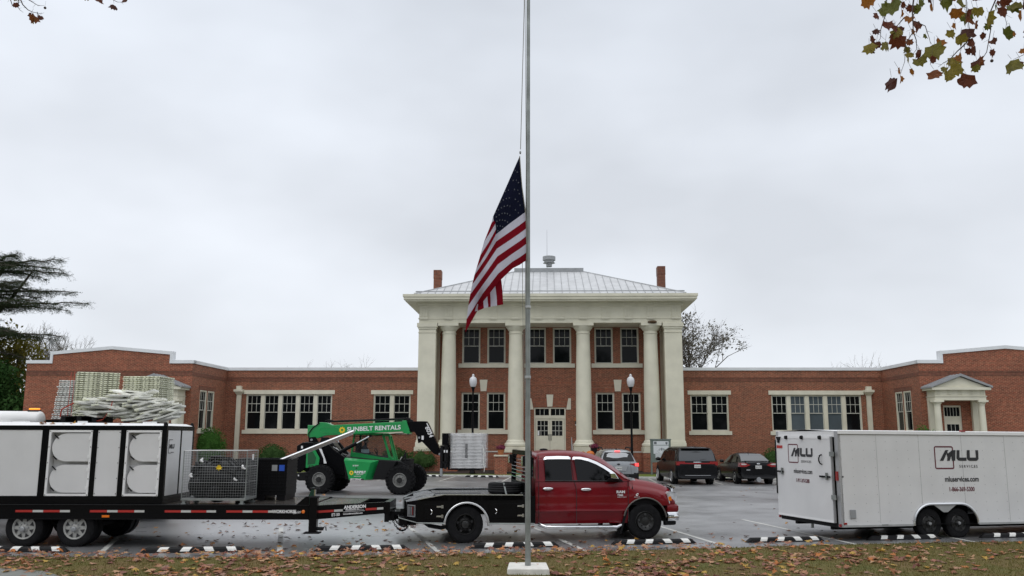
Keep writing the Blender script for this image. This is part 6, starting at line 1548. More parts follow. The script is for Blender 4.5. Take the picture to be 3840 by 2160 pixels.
for k in range(34):
    c = Vector((rn.uniform(2.95, 3.5), rn.uniform(-.78, -.6), rn.uniform(1.12, 1.62))); rx_, ry_ = rn.uniform(.22, min(.55, c.x - 2.6, 3.84 - c.x)), rn.uniform(.15, .22); tl_ = rn.uniform(-.5, .5)
    pts = [c + Vector((rx_ * math.cos(a), ry_ * math.sin(a), .13 * math.sin(a * 2 + k) + math.cos(a) * rx_ * tl_ * .35 + .08 * math.sin(a))) for a in [2 * math.pi * j / 20 for j in range(20)]]
    pts = [Vector((min(max(p.x, 2.6), 3.84), min(max(p.y, -1.05), -.33), max(1.0, p.z))) for p in pts]
    HS.tube(pts, rn.choice((.022, .026, .03)), 'hose', n=6, closed=True)
HS.ball((3.22, -.69, 1.36), .63, .385, .38, 'hose', 20, 12, disp=.25, seed=3)
for bx_, bz_ in ((2.83, 1.25), (3.60, 1.24), (3.2, 1.15)): HS.ball((bx_, -.69, bz_), .25, .36, .27, 'hose', 16, 10, disp=.3, seed=bx_)
for k in range(16):   # arcs over the top
    a0_ = rn.uniform(2.62, 3.0); a1_ = rn.uniform(3.4, 3.82); y = rn.uniform(-1.0, -.36); h = rn.uniform(1.55, 1.83)
    HS.tube([(a0_, y, 1.25), (a0_ + .1, y, (1.3 + h) / 2), (a0_ + .3, y + .03, h), (a1_ - .3, y - .03, h - .02), (a1_ - .08, y, (1.3 + h) / 2), (a1_, y, 1.25)], .02, 'hose', n=6)
ho = HS.build('hose_bundle', smooth=60); tag(ho, 'tangle of black hoses with white fittings filling the wire cage', 'hoses')
for x, z, y in ((2.68, 1.43, -1.03), (3.62, 1.36, -1.03), (3.78, 1.60, -1.03), (2.86, 1.74, -.95)):
    q = MB(Matrix.Translation(TO) @ Matrix.Rotation(R(TH), 4, 'Z')); q.cyl((x, y, z), (x + rn.uniform(-.03, .03), y + .05, z + .05), .028, .02, 'letter_white', 8); q.cyl((x, y, z), (x + .06, y, z - .02), .022, .018, 'letter_white', 8); fo = q.build('white_fitting'); fo.parent = ho
lf = MB(Matrix.Translation(TO) @ Matrix.Rotation(R(TH), 4, 'Z') @ Matrix.Translation((3.31, -1.108, 1.60)) @ Matrix.Rotation(R(90), 4, 'X')); lf.add(leaf_pts(rn, .12, .3), leaf_faces(), 'yellow'); tag(lf.build('fallen_leaf'), 'bright yellow leaf stuck on the front of the wire cage', 'leaf')

# ---- black plastic bin with a long silver pole
BN = empty('plastic_bin', TO, TH, 'black ribbed plastic bin standing on the trailer right of the wire cage', 'bin')
bx0, bx1, by0, by1, bz0, bz1 = 3.34, 4.47, -.02, .95, .862, 1.755
q = MB(); tt_ = .04
q.box(bx0, bx1, by0, by0 + tt_, bz0 + .13, bz1, 'bin_black'); q.box(bx0, bx1, by1 - tt_, by1, bz0 + .13, bz1, 'bin_black'); q.box(bx0, bx0 + tt_, by0 + tt_, by1 - tt_, bz0 + .13, bz1, 'bin_black'); q.box(bx1 - tt_, bx1, by0 + tt_, by1 - tt_, bz0 + .13, bz1, 'bin_black'); q.box(bx0, bx1, by0, by1, bz0 + .11, bz0 + .129, 'bin_black')
for k in range(9): z = bz0 + .2 + k * .075; q.box(bx0 - .008, bx1 + .008, by0 - .012, by0, z, z + .014, 'bin_black'); q.box(bx1, bx1 + .012, by0, by1, z, z + .014, 'bin_black')
for k in range(7): x = bx0 + .04 + k * .172; q.box(x, x + .016, by0 - .016, by0, bz0 + .14, bz1 - .2, 'bin_black')
q.build('body', BN)
q = MB(); 
for bx in ((bx0 - .02, bx1 + .02, by0 - .02, by0 + .05), (bx0 - .02, bx1 + .02, by1 - .05, by1 + .02), (bx0 - .02, bx0 + .05, by0 + .05, by1 - .05), (bx1 - .05, bx1 + .02, by0 + .05, by1 - .05)): q.box(*bx, bz1 - .03, bz1 + .005, 'bin_black')
q.build('rim', BN)
for x in (bx0 + .02, bx0 + .47, bx1 - .21):
    q = MB(); q.box(x, x + .19, by0 + .01, by1 - .01, bz0, bz0 + .109, 'bin_black'); q.build('foot', BN)
q = MB(); q.box(4.14, 4.26, by0 - .02, by0 - .016, 1.50, 1.63, 'grey_metal'); q.build('label_sticker', BN)
q = MB(); q.box(4.30, 4.42, by0 - .02, by0 - .016, 1.50, 1.63, 'blue_sticker'); q.build('label_sticker', BN)
q = MB(Matrix.Translation(TO) @ Matrix.Rotation(R(TH), 4, 'Z')); q.cyl((3.42, .22, 1.39), (5.89, .22, 2.375), .036, .036, 'alu', 14); q.cyl((3.5, .30, 1.36), (5.84, .30, 2.33), .03, .03, 'alu', 14)
tag(q.build('metal_pole', smooth=40), 'long shiny aluminium pole leaning out of the black bin', 'pole')

# ---- truck behind with its load of plastic pallets
ST = empty('flatbed_truck', (0, 0, 0), 0, 'white cabbed truck with amber light bar carrying stacked pallets, behind the white box', 'truck')
q = MB(); q.box(-13.5, -9.1, 23.6, 26.2, 1.15, 1.35, 'black_matte'); q.build('bed', ST)
q = MB(); q.hexa([(-16.4, 23.7, .9), (-13.62, 23.7, .9), (-13.62, 26.0, .9), (-16.4, 26.0, .9)], [(-15.9, 23.85, 2.55), (-13.62, 23.85, 2.55), (-13.62, 25.85, 2.55), (-15.9, 25.85, 2.55)], 'white_paint'); q.build('cab', ST, bevel=.1, fix=True)
q = MB(); q.cyl((-16.2, 24.3, 2.70), (-13.05, 24.3, 2.68), .235, .235, 'white_paint', 24); q.ball((-13.05, 24.3, 2.68), .12, .235, .235, 'white_paint', 20, 10); q.box(-15.9, -13.7, 23.95, 24.25, 2.5, 2.62, 'white_paint'); q.build('roof_fairing', ST, smooth=50)
q = MB(); q.box(-13.34, -13.08, 24.24, 24.36, 2.955, 3.0, 'amber_lit'); q.box(-13.36, -13.06, 24.22, 24.38, 2.90, 2.953, 'slot_dark'); q.build('light_bar', ST, bevel=.015)
for k in range(3): q = MB(); q.box(-14.42 + k * .12, -14.34 + k * .12, 24.04, 24.07, 2.66, 2.69, 'red_lit'); q.build('marker_light', ST)
q = MB(); q.tube([(-14.85, 24.4, 1.2), (-14.85, 24.4, 3.25), (-14.9, 24.38, 3.4)], .075, 'grey_metal', n=12); q.build('exhaust_stack', ST, smooth=50)
q = MB(); q.box(-14.72, -14.62, 24.2, 24.3, 2.94, 3.1, 'amber'); q.build('marker_light', ST)
for x in (-15.4, -11.4, -10.4):
    for y, s in ((23.85, -1), (25.95, 1)): wheel(ST, x, y, .5, .5, .28, s, rim='rim_white', style='holes', rr=.58)
q = MB(); q.box(-16, -9.3, 24.6, 25.2, .55, 1.14, 'black_matte'); q.build('chassis', ST)
def make_pallet(name, cmat, sx=1.1, sy=1.0, slots=True):
    q = MB(); hx, hy = sx / 2, sy / 2
    n = 16; vs = []; fs = []
    # rim with a gentle wave along its edge
    def ring(z, k=1.0, wv=0.0):
        P = []
        for i in range(n): t = i / n; P.append((-hx + sx * t, -hy, z + wv * math.sin(t * 6 * math.pi)))
        for i in range(n): t = i / n; P.append((hx, -hy + sy * t, z + wv * math.sin(t * 6 * math.pi)))
        for i in range(n): t = i / n; P.append((hx - sx * t, hy, z + wv * math.sin(t * 6 * math.pi)))
        for i in range(n): t = i / n; P.append((-hx, hy - sy * t, z + wv * math.sin(t * 6 * math.pi)))
        return [(x * k, y * k, zz) for x, y, zz in P]
    m = 4 * n
    vs = ring(0, .955, .006) + ring(.012, 1, .006) + ring(.036, 1, 0) + ring(.044, .985, 0)
    for a in range(3): fs += [(a * m + i, a * m + (i + 1) % m, (a + 1) * m + (i + 1) % m, (a + 1) * m + i) for i in range(m)]
    fs += [tuple(range(m - 1, -1, -1)), tuple(range(3 * m, 4 * m))]
    q.add(vs, fs, cmat)
    for i in range(9 if slots else 0):
        x = -hx + sx * (i + .5) / 9; w_ = .05 if i == 4 else .022
        for s in (-1, 1): a, b = sorted((s * hy, s * (hy + .002))); q.box(x - w_, x + w_, a, b, .016, .031, 'slot_dark')
        y = -hy + sy * (i + .5) / 9
        for s in (-1, 1): a, b = sorted((s * hx, s * (hx + .002))); q.box(a, b, y - w_ * .9, y + w_ * .9, .016, .031, 'slot_dark')
    o = q.build(name, fix=False); me = o.data; bpy.data.objects.remove(o); return me
pal_a, pal_b, pal_c = make_pallet('pallet', 'pallet_grey'), make_pallet('pallet', 'pallet_green'), make_pallet('pallet', 'pallet_green', 1.05, 1.0)
def put_pallet(me, loc, eu, label, group, sc=1.0):
    o = bpy.data.objects.new('plastic_pallet', me); COL.objects.link(o); o.location = loc; o.rotation_euler = eu; o.scale = (sc, sc, 1)
    tag(o, label, 'pallet', group); return o
rn = random.Random(12)
def stack(me, x, y, z, n, pitch, yaw, lean, jit, label, group):
    for i in range(n): put_pallet(me, (x + lean[0] * i + rn.gauss(0, jit), y + lean[1] * i + rn.gauss(0, jit), z + i * pitch), (rn.gauss(0, .004), rn.gauss(0, .006), R(yaw) + rn.gauss(0, jit * .8)), label, group)
stack(pal_a, -12.72, 25.9, 2.72, 20, .0565, -8, (.006, 0), .014, 'grey plastic pallet in the leftmost leaning stack on the flatbed truck', 'pallets in the leftmost leaning stack')
stack(pal_b, -11.85, 24.95, 2.72, 23, .0565, 29, (0, 0), .004, 'pale slotted plastic pallet in the tall corner-on stack on the flatbed truck', 'pallets in the tall corner-on stack')
stack(pal_c, -10.42, 25.1, 2.72, 21, .0575, -2, (0, 0), .006, 'greenish plastic pallet in the right-hand neat stack on the flatbed truck', 'pallets in the right-hand neat stack')
# loose heap of small boards in front
def small_board():
    q = MB(); q.hexa([(-.30, -.2, 0), (.30, -.2, 0), (.30, .2, 0), (-.30, .2, 0)], [(-.31, -.21, .045), (.31, -.21, .045), (.31, .21, .045), (-.31, .21, .045)], 'white_plastic'); q.box(-.305, -.2, -.214, -.2, .005, .03, 'pallet_green')
    o = q.build('board', fix=True); me = o.data; bpy.data.objects.remove(o); return me
sb = small_board()
for i in range(110):
    u = rn.random(); x = -11.55 + 2.3 * u; top = (.62 * math.exp(-((x + 10.2) / .9) ** 2) + .30 * math.exp(-((x + 11.2) / .7) ** 2)); z = 2.78 + rn.random() * top
    if x > -10.6: z = 2.64 + rn.random() * (top + .12)
    o = bpy.data.objects.new('plastic_board', sb); COL.objects.link(o); y = 23.65 + rn.random() * .4
    o.location = (x, y, z); sl = -.55 * (x + 10.6) if x > -10.6 else .12; o.rotation_euler = (rn.gauss(0, .06), rn.gauss(sl * .45, .09), rn.gauss(0, .28))
    tag(o, 'loose white plastic board in the collapsed heap in front of the stacks', 'plastic board', 'loose boards in the collapsed heap')
def wood_pallet(loc, sx, label, m='wood', h=.14):
    r = empty('cargo_pallet', loc, 0, label, 'pallet'); q = MB()
    for k in range(6): q.box(-sx / 2, sx / 2, -.5 + k * .18, -.5 + k * .18 + .1, h - .022, h, m)
    q.build('top_boards', r); q = MB()
    for x in (-sx / 2, -.05, sx / 2 - .12): q.box(x, x + .12, -.5, .5, .022, h - .023, m)
    q.build('bearer', r); q = MB(); q.box(-sx / 2, sx / 2, -.5, -.4, 0, .02, m); q.box(-sx / 2, sx / 2, .4, .5, 0, .02, m); q.build('bottom_boards', r)
wood_pallet((-10.15, 24.15, 2.46), 1.3, 'brown wooden pallet under the right end of the collapsed heap')
wood_pallet((-11.45, 24.15, 2.46), 1.25, 'dark wooden pallet under the middle of the pallet load')
wood_pallet((-11.6, 24.05, 2.605), .95, 'black plastic pallet base under the left of the collapsed heap', 'black_matte', .17)
wood_pallet((-12.75, 25.4, 2.50), 1.1, 'black pallet base under the leftmost leaning stack', 'black_matte', .2)
# crates below, hidden by the white box from here but carrying the load
for i, x in enumerate((-12.8, -11.5, -10.2)):
    q = MB(); q.box(x - .6, x + .6, 23.65, 26.1, 1.352, 2.455, 'bin_black')
    for k in range(6): q.box(x - .61, x + .61, 23.64, 23.65, 1.42 + k * .17, 1.46 + k * .17, 'bin_black')
    tag(q.build('cargo_crate'), ['black cargo crate at the left of the truck bed under the pallets', 'black cargo crate in the middle of the truck bed under the pallets', 'black cargo crate at the right of the truck bed under the pallets'][i], 'crate')
# straps
SK = empty('cargo_strap', (0, 0, 0), 0, 'thin red straps hanging round the pallet load', 'strap')
for a in ((-12.45, 24.75), (-12.2, 24.45)): q = MB(); q.tube([(a[0], a[1] - .12, 2.7), (a[0], a[1] - .12, 4.02)], .008, 'red_strap', n=4); q.build('strap', SK)
q = MB(); q.tube([(-12.1, 23.55, 2.75), (-12.05, 23.5, 2.95), (-11.75, 23.52, 3.12)], .02, 'red_strap', n=4); q.build('strap', SK); q = MB(); q.tube([(-11.3, 23.6, 2.6), (-10.95, 23.55, 2.68), (-10.75, 23.5, 2.95), (-10.7, 23.5, 3.2)], .012, 'red_strap', n=4)
q.build('strap', SK)
# ================================================================== TELEHANDLER
TE = empty('telehandler', (-7.27, 36.43, 0), -7.5, 'green and black telehandler carrying a wrapped load, with its boom over the cab', 'telehandler')
q = MB()
def slab(q, poly, y0, y1, m): q.prism(poly, y0, y1, m)
slab(q, [(-1.3, 1.0), (-1.29, 1.87), (-1.06, 2.02), (-.15, 2.0), (.15, 1.72), (.62, 1.42), (.62, .72), (-.5, .72), (-.9, .78)], -.62, .75, 'black_paint')
slab(q, [(-1.3, 1.02), (-1.28, 1.86), (-1.05, 2.0), (-.62, 2.0), (-.45, 1.76), (-.22, 1.5), (-.1, 1.17), (-.45, 1.12), (-.9, 1.0), (-1.2, .8)], -.95, -.621, 'black_paint')
q.build('engine_housing', TE, bevel=.02, fix=True)
q = MB(); slab(q, [(-1.437, .60), (-1.437, .777), (-.62, .79), (-.62, .50), (-1.148, .484)], -.85, .85, 'black_matte'); q.build('counterweight', TE, bevel=.02, fix=True)
q = MB(); q.box(-.9, 3.2, -.42, .42, .58, 1.15, 'black_matte'); slab(q, [(.62, 1.42), (2.1, 1.3), (2.88, 1.28), (3.3, 1.1), (3.3, .75), (2.47, .55), (.72, .55)], -.75, .1, 'black_matte'); q.cyl((-.23, -.95, .55), (-.23, .95, .55), .14, .14, 'black_matte', 10); q.cyl((3.06, -.95, .55), (3.06, .95, .55), .14, .14, 'black_matte', 10); q.box(2.9, 3.25, -.35, .35, .9, 1.35, 'black_matte'); q.build('chassis', TE, fix=True)
q = MB(); slab(q, [(-.86, 1.0), (-.86, 1.695), (-.52, 1.74), (-.3, 1.376), (-.34, 1.07), (-.82, 1.0)], -.975, -.951, 'green_paint'); q.build('side_panel', TE, fix=True)
q = MB(); slab(q, [(-.79, 1.12), (-.79, 1.62), (-.6, 1.66), (-.44, 1.4), (-.48, 1.16)], -.981, -.976, 'grille_green'); q.build('side_grille', TE, fix=True)
q = MB(); slab(q, [(-.345, 1.755), (-.24, 1.755), (-.09, 1.40), (0.0, 1.18), (-.115, 1.17), (-.14, 1.38)], -.97, -.952, 'letter_white'); q.build('white_stripe', TE, fix=True)
q = MB(); q.hexa([(.99, -1.1, .545), (1.63, -1.1, .545), (1.63, -.76, .545), (.99, -.76, .545)], [(.76, -1.1, 1.31), (1.86, -1.1, 1.225), (1.86, -.76, 1.225), (.76, -.76, 1.31)], 'green_paint')
q.add([(.76, -1.1, 1.31), (1.86, -1.1, 1.225), (2.09, -.78, 1.30), (.70, -.78, 1.40)], [(0, 1, 2, 3)], 'green_paint'); q.add([(1.86, -1.1, 1.225), (1.63, -1.1, .545), (1.88, -.77, .545), (2.09, -.78, 1.30)], [(0, 1, 2, 3)], 'green_paint'); q.build('side_cover', TE)
slp = MB(); slp.prism([(2.13, 1.25), (2.86, 1.27), (2.47, .56), (1.91, .56)], -.98, -.76, 'black_matte'); slp.build('side_skirt', TE, fix=True)
# boom
q = MB(); slab(q, [(-1.09, 2.26), (-1.09, 2.70), (-.73, 2.69), (-.58, 2.815), (-.30, 2.80), (-.05, 2.70), (2.9, 2.845), (2.93, 2.45), (-.05, 2.29), (-.34, 2.27), (-.63, 2.166), (-.98, 2.165)], -.34, -.02, 'green_paint'); q.build('boom', TE, bevel=.015, fix=True)
q = MB(); slab(q, [(2.90, 2.88), (3.06, 2.89), (3.25, 2.36), (3.07, 2.355), (2.92, 2.42)], -.37, .01, 'green_paint'); q.build('boom_collar', TE, bevel=.01, fix=True)
q = MB(); pts = [(-.28 + .22 * math.cos(R(a)) * (1.25 if 90 < a < 270 else 1) + (.32 if not 90 < a < 270 else 0), 2.49 + .12 * math.sin(R(a))) for a in range(0, 360, 15)]; q.tube([(x, -.343, z) for x, z in pts], .007, 'green_paint', n=4, closed=True); q.build('boom_emboss', TE)
q = MB(); q.cyl((-.3, -.18, 2.84), (3.0, -.18, 2.96), .042, .042, 'black_matte', 10); q.cyl((.1, -.06, 2.83), (2.9, -.06, 2.93), .02, .02, 'chrome', 8); q.cyl((3.12, -.3, 2.95), (3.12, -.05, 2.95), .06, .06, 'black_matte', 10); q.beam((3.0, -.18, 2.96), (3.28, -.18, 2.84), .12, .14, 'black_matte', up=(0, 1, 0)); q.build('extension_cylinder', TE, smooth=50)
q = MB(); slab(q, [(3.08, 2.86), (3.88, 2.86), (3.96, 2.76), (4.39, 1.88), (4.5, 1.58), (4.47, 1.48), (4.19, 1.58), (3.71, 2.055), (3.56, 1.98), (3.50, 2.28), (3.40, 2.43), (3.2, 2.43), (3.1, 2.3)], -.28, -.06, 'black_paint'); q.cyl((3.6, -.3, 2.2), (3.6, -.04, 2.2), .045, .045, 'grey_metal', 10); q.cyl((4.48, -.4, 1.55), (4.48, .05, 1.55), .05, .05, 'grey_metal', 10); q.build('boom_head', TE, bevel=.012, fix=True)
q = MB(); q.box(3.70, 3.79, -.285, -.281, 2.12, 2.28, 'letter_white'); q.build('sticker', TE)
q = MB(); slab(q, [(3.88, 2.79), (3.93, 2.77), (4.14, 2.36), (4.09, 2.36)], -.286, -.281, 'letter_white'); q.build('sticker', TE)
text('6034', .26, 'letter_white', TE, (3.83, -.285, 2.62), name='number', bold=.005, sx=.9, shear=.2, along=-64)
text('SUNBELT RENTALS', .245, 'letter_white', TE, (.60, -.346, 2.445), bold=.006, sx=1.08, along=2.3)
def sunburst(c, r, y):
    q = MB(); n = 9; vs = []
    for i in range(n):
        a = 2 * math.pi * i / n; b = a + .42; vs += [(c[0] + r * math.cos(a), y, c[1] + r * math.sin(a)), (c[0] + r * .72 * math.cos(b), y, c[1] + r * .72 * math.sin(b))]
    k = len(vs); vs += [(c[0] + r * .34 * math.cos(2 * math.pi * i / k), y, c[1] + r * .34 * math.sin(2 * math.pi * i / k)) for i in range(k)]
    q.add(vs, [(i, (i + 1) % k, k + (i + 1) % k, k + i) for i in range(k)], 'yellow'); q.build('sun_logo', TE)
sunburst((.385, 2.50), .145, -.347); sunburst((1.08, .82), .10, -1.104)
text('SUNBELT', .115, 'letter_white', TE, (1.20, -1.104, .82), bold=.006, sx=.98, along=-1)
text('RENTALS', .055, 'letter_white', TE, (1.27, -1.104, .755), bold=.002, sx=1.1, space=1.2)
text('1-800-667-9328', .045, 'letter_white', TE, (1.17, -1.104, .675), bold=.001)
q = MB(); q.box(1.02, 1.60, -1.105, -1.101, .545, .60, 'letter_black'); q.build('name_strip', TE)
text('SKYTRAK', .085, 'letter_white', TE, (1.03, -1.107, .545), bold=.004, shear=.35, sx=1.25)
text('10623146', .07, 'letter_white', TE, (1.12, -1.104, 1.08), bold=.003, sx=.9)
q = MB(); q.cyl((1.28, -1.108, 1.0), (1.28, -1.10, 1.0), .028, .028, 'slot_dark', 12); q.build('lock', TE)
text('JLG', .11, 'letter_black', TE, (-.76, -.98, 1.02), bold=.004, shear=.35, sx=1.2)
q = MB(); q.box(-1.10, -1.02, -.956, -.951, 1.76, 1.86, 'letter_white'); q.box(-1.02, -.92, -.956, -.951, 1.64, 1.72, 'letter_white'); q.build('sticker', TE)
q = MB(); q.box(-1.22, -1.17, -.856, -.851, .66, .72, 'letter_white'); q.build('sticker', TE)
# cab on the far side of the boom
q = MB(); Y0c, Y1c = .1, 1.0
for y in (Y0c, Y1c):
    for a, b, w_ in (((.66, 1.40), (.78, 2.34), .07), ((.78, 2.34), (1.98, 2.34), .08), ((1.98, 2.34), (2.32, 1.36), .09), ((.66, 1.42), (2.3, 1.34), .09), ((1.02, 2.30), (1.01, 1.6), .05)):
        q.beam((a[0], y, a[1]), (b[0], y, b[1]), .05, w_, 'green_paint' if w_ > .05 else 'black_matte', up=(0, 1, 0) if False else (0, 0, 1))
slab(q, [(.64, 1.16), (.66, 1.62), (2.22, 1.37), (2.50, 1.26), (2.50, 1.14)], Y0c - .02, Y0c + .02, 'green_paint'); slab(q, [(.64, 1.16), (.66, 1.62), (2.22, 1.37), (2.50, 1.26), (2.50, 1.14)], Y1c - .02, Y1c + .02, 'green_paint')
q.box(.76, 2.0, Y0c - .02, Y1c + .02, 2.34, 2.38, 'green_paint')
for y in (Y0c + .3, Y0c): q.beam((2.05, y, 2.27), (2.26, y, 2.27), .05, .05, 'green_paint'); q.beam((2.24, y, 2.29), (2.54, y, 1.27), .06, .06, 'green_paint', up=(0, 1, 0)); q.beam((2.28, y, 1.42), (2.5, y, 1.30), .06, .09, 'green_paint', up=(0, 1, 0))
q.beam((2.26, Y0c, 2.27), (2.26, Y0c + .3, 2.27), .05, .05, 'green_paint')
q.build('cab_frame', TE, fix=True)
q = MB(); q.poly([(.70, Y0c + .01, 1.62), (.80, Y0c + .01, 2.31), (1.96, Y0c + .01, 2.31), (2.26, Y0c + .01, 1.40), (1.9, Y0c + .01, 1.44)], 'cab_glass'); q.build('cab_window', TE)
q = MB(); q.poly([(.70, Y1c - .03, 1.62), (.80, Y1c - .03, 2.31), (1.96, Y1c - .03, 2.31), (2.26, Y1c - .03, 1.40), (1.9, Y1c - .03, 1.44)], 'cab_glass'); q.build('cab_window', TE)
q = MB(); slab(q, [(.70, 1.63), (.71, 1.67), (1.9, 1.46), (2.1, 1.48), (2.2, 1.50), (2.25, 1.38), (1.9, 1.42)], Y0c - .026, Y0c - .021, 'letter_black'); q.build('window_seal', TE, fix=True)
# driver
PN = empty('person', (0, 0, 0), 0, 'person in dark clothes sitting in the telehandler cab holding a pale sheet', 'person')
PN.matrix_world = Matrix.Translation((-7.27, 36.43, 0)) @ Matrix.Rotation(R(-7.5), 4, 'Z') @ Matrix.Translation((1.05, .5, 1.12))
def skin_body(name, joints, edges, m, parent, sub=2):
    me = bpy.data.meshes.new(name); me.from_pydata([j[0] for j in joints], edges, []); o = bpy.data.objects.new(name, me); COL.objects.link(o); o.parent = parent; me.materials.append(MATS[m])
    o.modifiers.new('skin', 'SKIN'); sv = me.skin_vertices[0].data if me.skin_vertices else None
    if sv is None:
        bm = bmesh.new(); bm.from_mesh(me); bm.verts.layers.skin.verify(); bm.to_mesh(me); bm.free(); sv = me.skin_vertices[0].data
    for i, j in enumerate(joints): sv[i].radius = (j[1], j[2]); sv[i].use_root = i == 0
    s_ = o.modifiers.new('sub', 'SUBSURF'); s_.levels = s_.render_levels = sub
    return o
J = [((0, 0, .22), .15, .13), ((.02, 0, .42), .14, .11), ((.04, 0, .62), .16, .11), ((.06, 0, .74), .06, .06), ((.09, 0, .80), .05, .05), ((.11, 0, .90), .085, .095), ((.12, 0, .99), .07, .08),
     ((.05, .19, .68), .06, .055), ((.16, .25, .46), .045, .045), ((.38, .18, .44), .035, .03), ((.05, -.19, .68), .06, .055), ((.16, -.25, .46), .045, .045), ((.38, -.18, .44), .035, .03),
     ((.12, .1, .2), .09, .085), ((.46, .12, .24), .07, .065), ((.55, .12, -.02), .05, .045), ((.62, .12, -.06), .04, .03), ((.12, -.1, .2), .09, .085), ((.46, -.12, .24), .07, .065), ((.55, -.12, -.02), .05, .045), ((.62, -.12, -.06), .04, .03)]
skin_body('body', J, [(0, 1), (1, 2), (2, 3), (3, 4), (4, 5), (5, 6), (2, 7), (7, 8), (8, 9), (2, 10), (10, 11), (11, 12), (0, 13), (13, 14), (14, 15), (15, 16), (0, 17), (17, 18), (18, 19), (19, 20)], 'shirt', PN)
q = MB(); q.ball((.125, 0, .925), .095, .078, .115, 'skin', 16, 12); q.ball((.215, 0, .915), .022, .016, .022, 'skin', 8, 6)
for s in (-1, 1): q.ball((.12, s * .08, .915), .02, .01, .03, 'skin', 8, 6); q.ball((.40, s * .17, .445), .05, .035, .02, 'skin', 10, 6)
q.build('face_and_hands', PN, smooth=60)
q = MB(); q.ball((.10, 0, .965), .105, .088, .095, 'hair', 14, 10); q.build('hair', PN, smooth=60)
for s in (-1, 1): q = MB(); q.ball((.208, s * .032, .935), .012, .012, .008, 'letter_black', 8, 6); q.build('eye', PN)
q = MB(Matrix.Translation((-7.27, 36.43, 0)) @ Matrix.Rotation(R(-7.5), 4, 'Z')); q.box(1.07, 1.41, .13, .134, 1.57, 1.72, 'paper_blue'); tag(q.build('paper_sheet'), 'pale blue sheet against the telehandler cab window', 'sheet')
q = MB(); q.box(.85, 1.3, .25, .75, 1.16, 1.32, 'black_matte'); q.box(.78, .92, .27, .73, 1.25, 2.0, 'black_matte'); q.tube([(1.75, .5, 1.2), (1.6, .5, 1.62)], .03, 'black_matte'); q.tube([(1.60 - .05 * math.sin(a), .5 + .17 * math.cos(a), 1.64 + .12 * math.sin(a)) for a in [2 * math.pi * i / 16 for i in range(16)]], .014, 'black_matte', n=6, closed=True); q.box(.75, 2.5, .12, .98, 1.1, 1.16, 'black_matte'); q.build('seat_and_controls', TE)
# cylinders, hoses
q = MB(); q.cyl((.21, -.42, 1.54), (1.05, -.42, 1.97), .075, .075, 'black_paint', 12); q.cyl((1.05, -.42, 1.97), (1.60, -.38, 2.27), .032, .032, 'chrome', 10); q.cyl((1.60, -.46, 2.27), (1.60, -.3, 2.27), .05, .05, 'black_paint', 10); q.build('lift_cylinder', TE, smooth=50)
q = MB(); q.cyl((.44, .3, 1.5), (.05, .3, 1.98), .06, .06, 'black_paint', 12); q.cyl((.05, .3, 1.98), (-.1, .3, 2.2), .025, .025, 'chrome', 8); q.build('compensating_cylinder', TE, smooth=50)
q = MB(); rn = random.Random(6)
for k in range(9):
    a = Vector((-.5 + rn.uniform(-.1, .15), -.3 + rn.uniform(-.1, .1), 1.95)); b = Vector((.5 + rn.uniform(-.1, .15), -.35, 1.45 + rn.uniform(-.1, .1))); m_ = a.lerp(b, .5) + Vector((rn.uniform(-.1, .2), 0, rn.uniform(-.1, .15))); q.tube([a, a.lerp(m_, .5) + Vector((0, 0, .05)), m_, m_.lerp(b, .5) - Vector((0, 0, .05)), b], .014, 'hose' if k % 3 else 'galv_light', n=5)
q.tube([(-.58, -.36, 2.78), (-.85, -.37, 2.6), (-1.03, -.36, 2.35), (-1.0, -.36, 2.1), (-.85, -.3, 1.98)], .022, 'hose', n=6); q.tube([(.1, -.2, 2.27), (1.5, -.2, 2.25), (2.6, -.2, 2.36), (3.0, -.2, 2.38)], .016, 'hose', n=5); q.tube([(-.4, -.2, 2.86), (-.25, -.2, 2.92), (-.05, -.2, 2.88)], .02, 'hose', n=5); q.build('hoses', TE)
q = MB(); slab(q, [(-1.0, 1.98), (-.96, 2.2), (-.72, 2.22), (-.55, 1.98)], -.42, -.36, 'black_paint'); q.cyl((-.87, -.44, 2.1), (-.87, -.35, 2.1), .05, .05, 'grey_metal', 12); slab(q, [(-.55, 1.98), (-.5, 2.2), (-.2, 2.2), (.3, 1.6), (.1, 1.5)], -.3, -.24, 'black_matte'); q.build('boom_pivot', TE, fix=True)
q = MB(); q.cyl((3.12, -.55, 1.1), (3.12, -.55, 1.62), .035, .035, 'black_matte', 8); q.beam((2.95, -.5, 1.3), (3.1, -.5, 1.55), .05, .1, 'black_matte', up=(0, 1, 0)); q.beam((2.9, -.56, 1.32), (2.98, -.56, 1.45), .015, .02, 'letter_white', up=(0, 1, 0)); q.box(3.02, 3.3, -.6, -.3, 1.05, 1.25, 'black_matte'); q.build('front_light_bracket', TE)
for x in (-.23, 3.06):
    for s in (-1, 1):
        wd = wheel(TE, x, s * 1.0, .555, .545, .36, s, rim='rim_grey', style='lug8', rr=.50, lug=True, deep=.07, hub=.42)
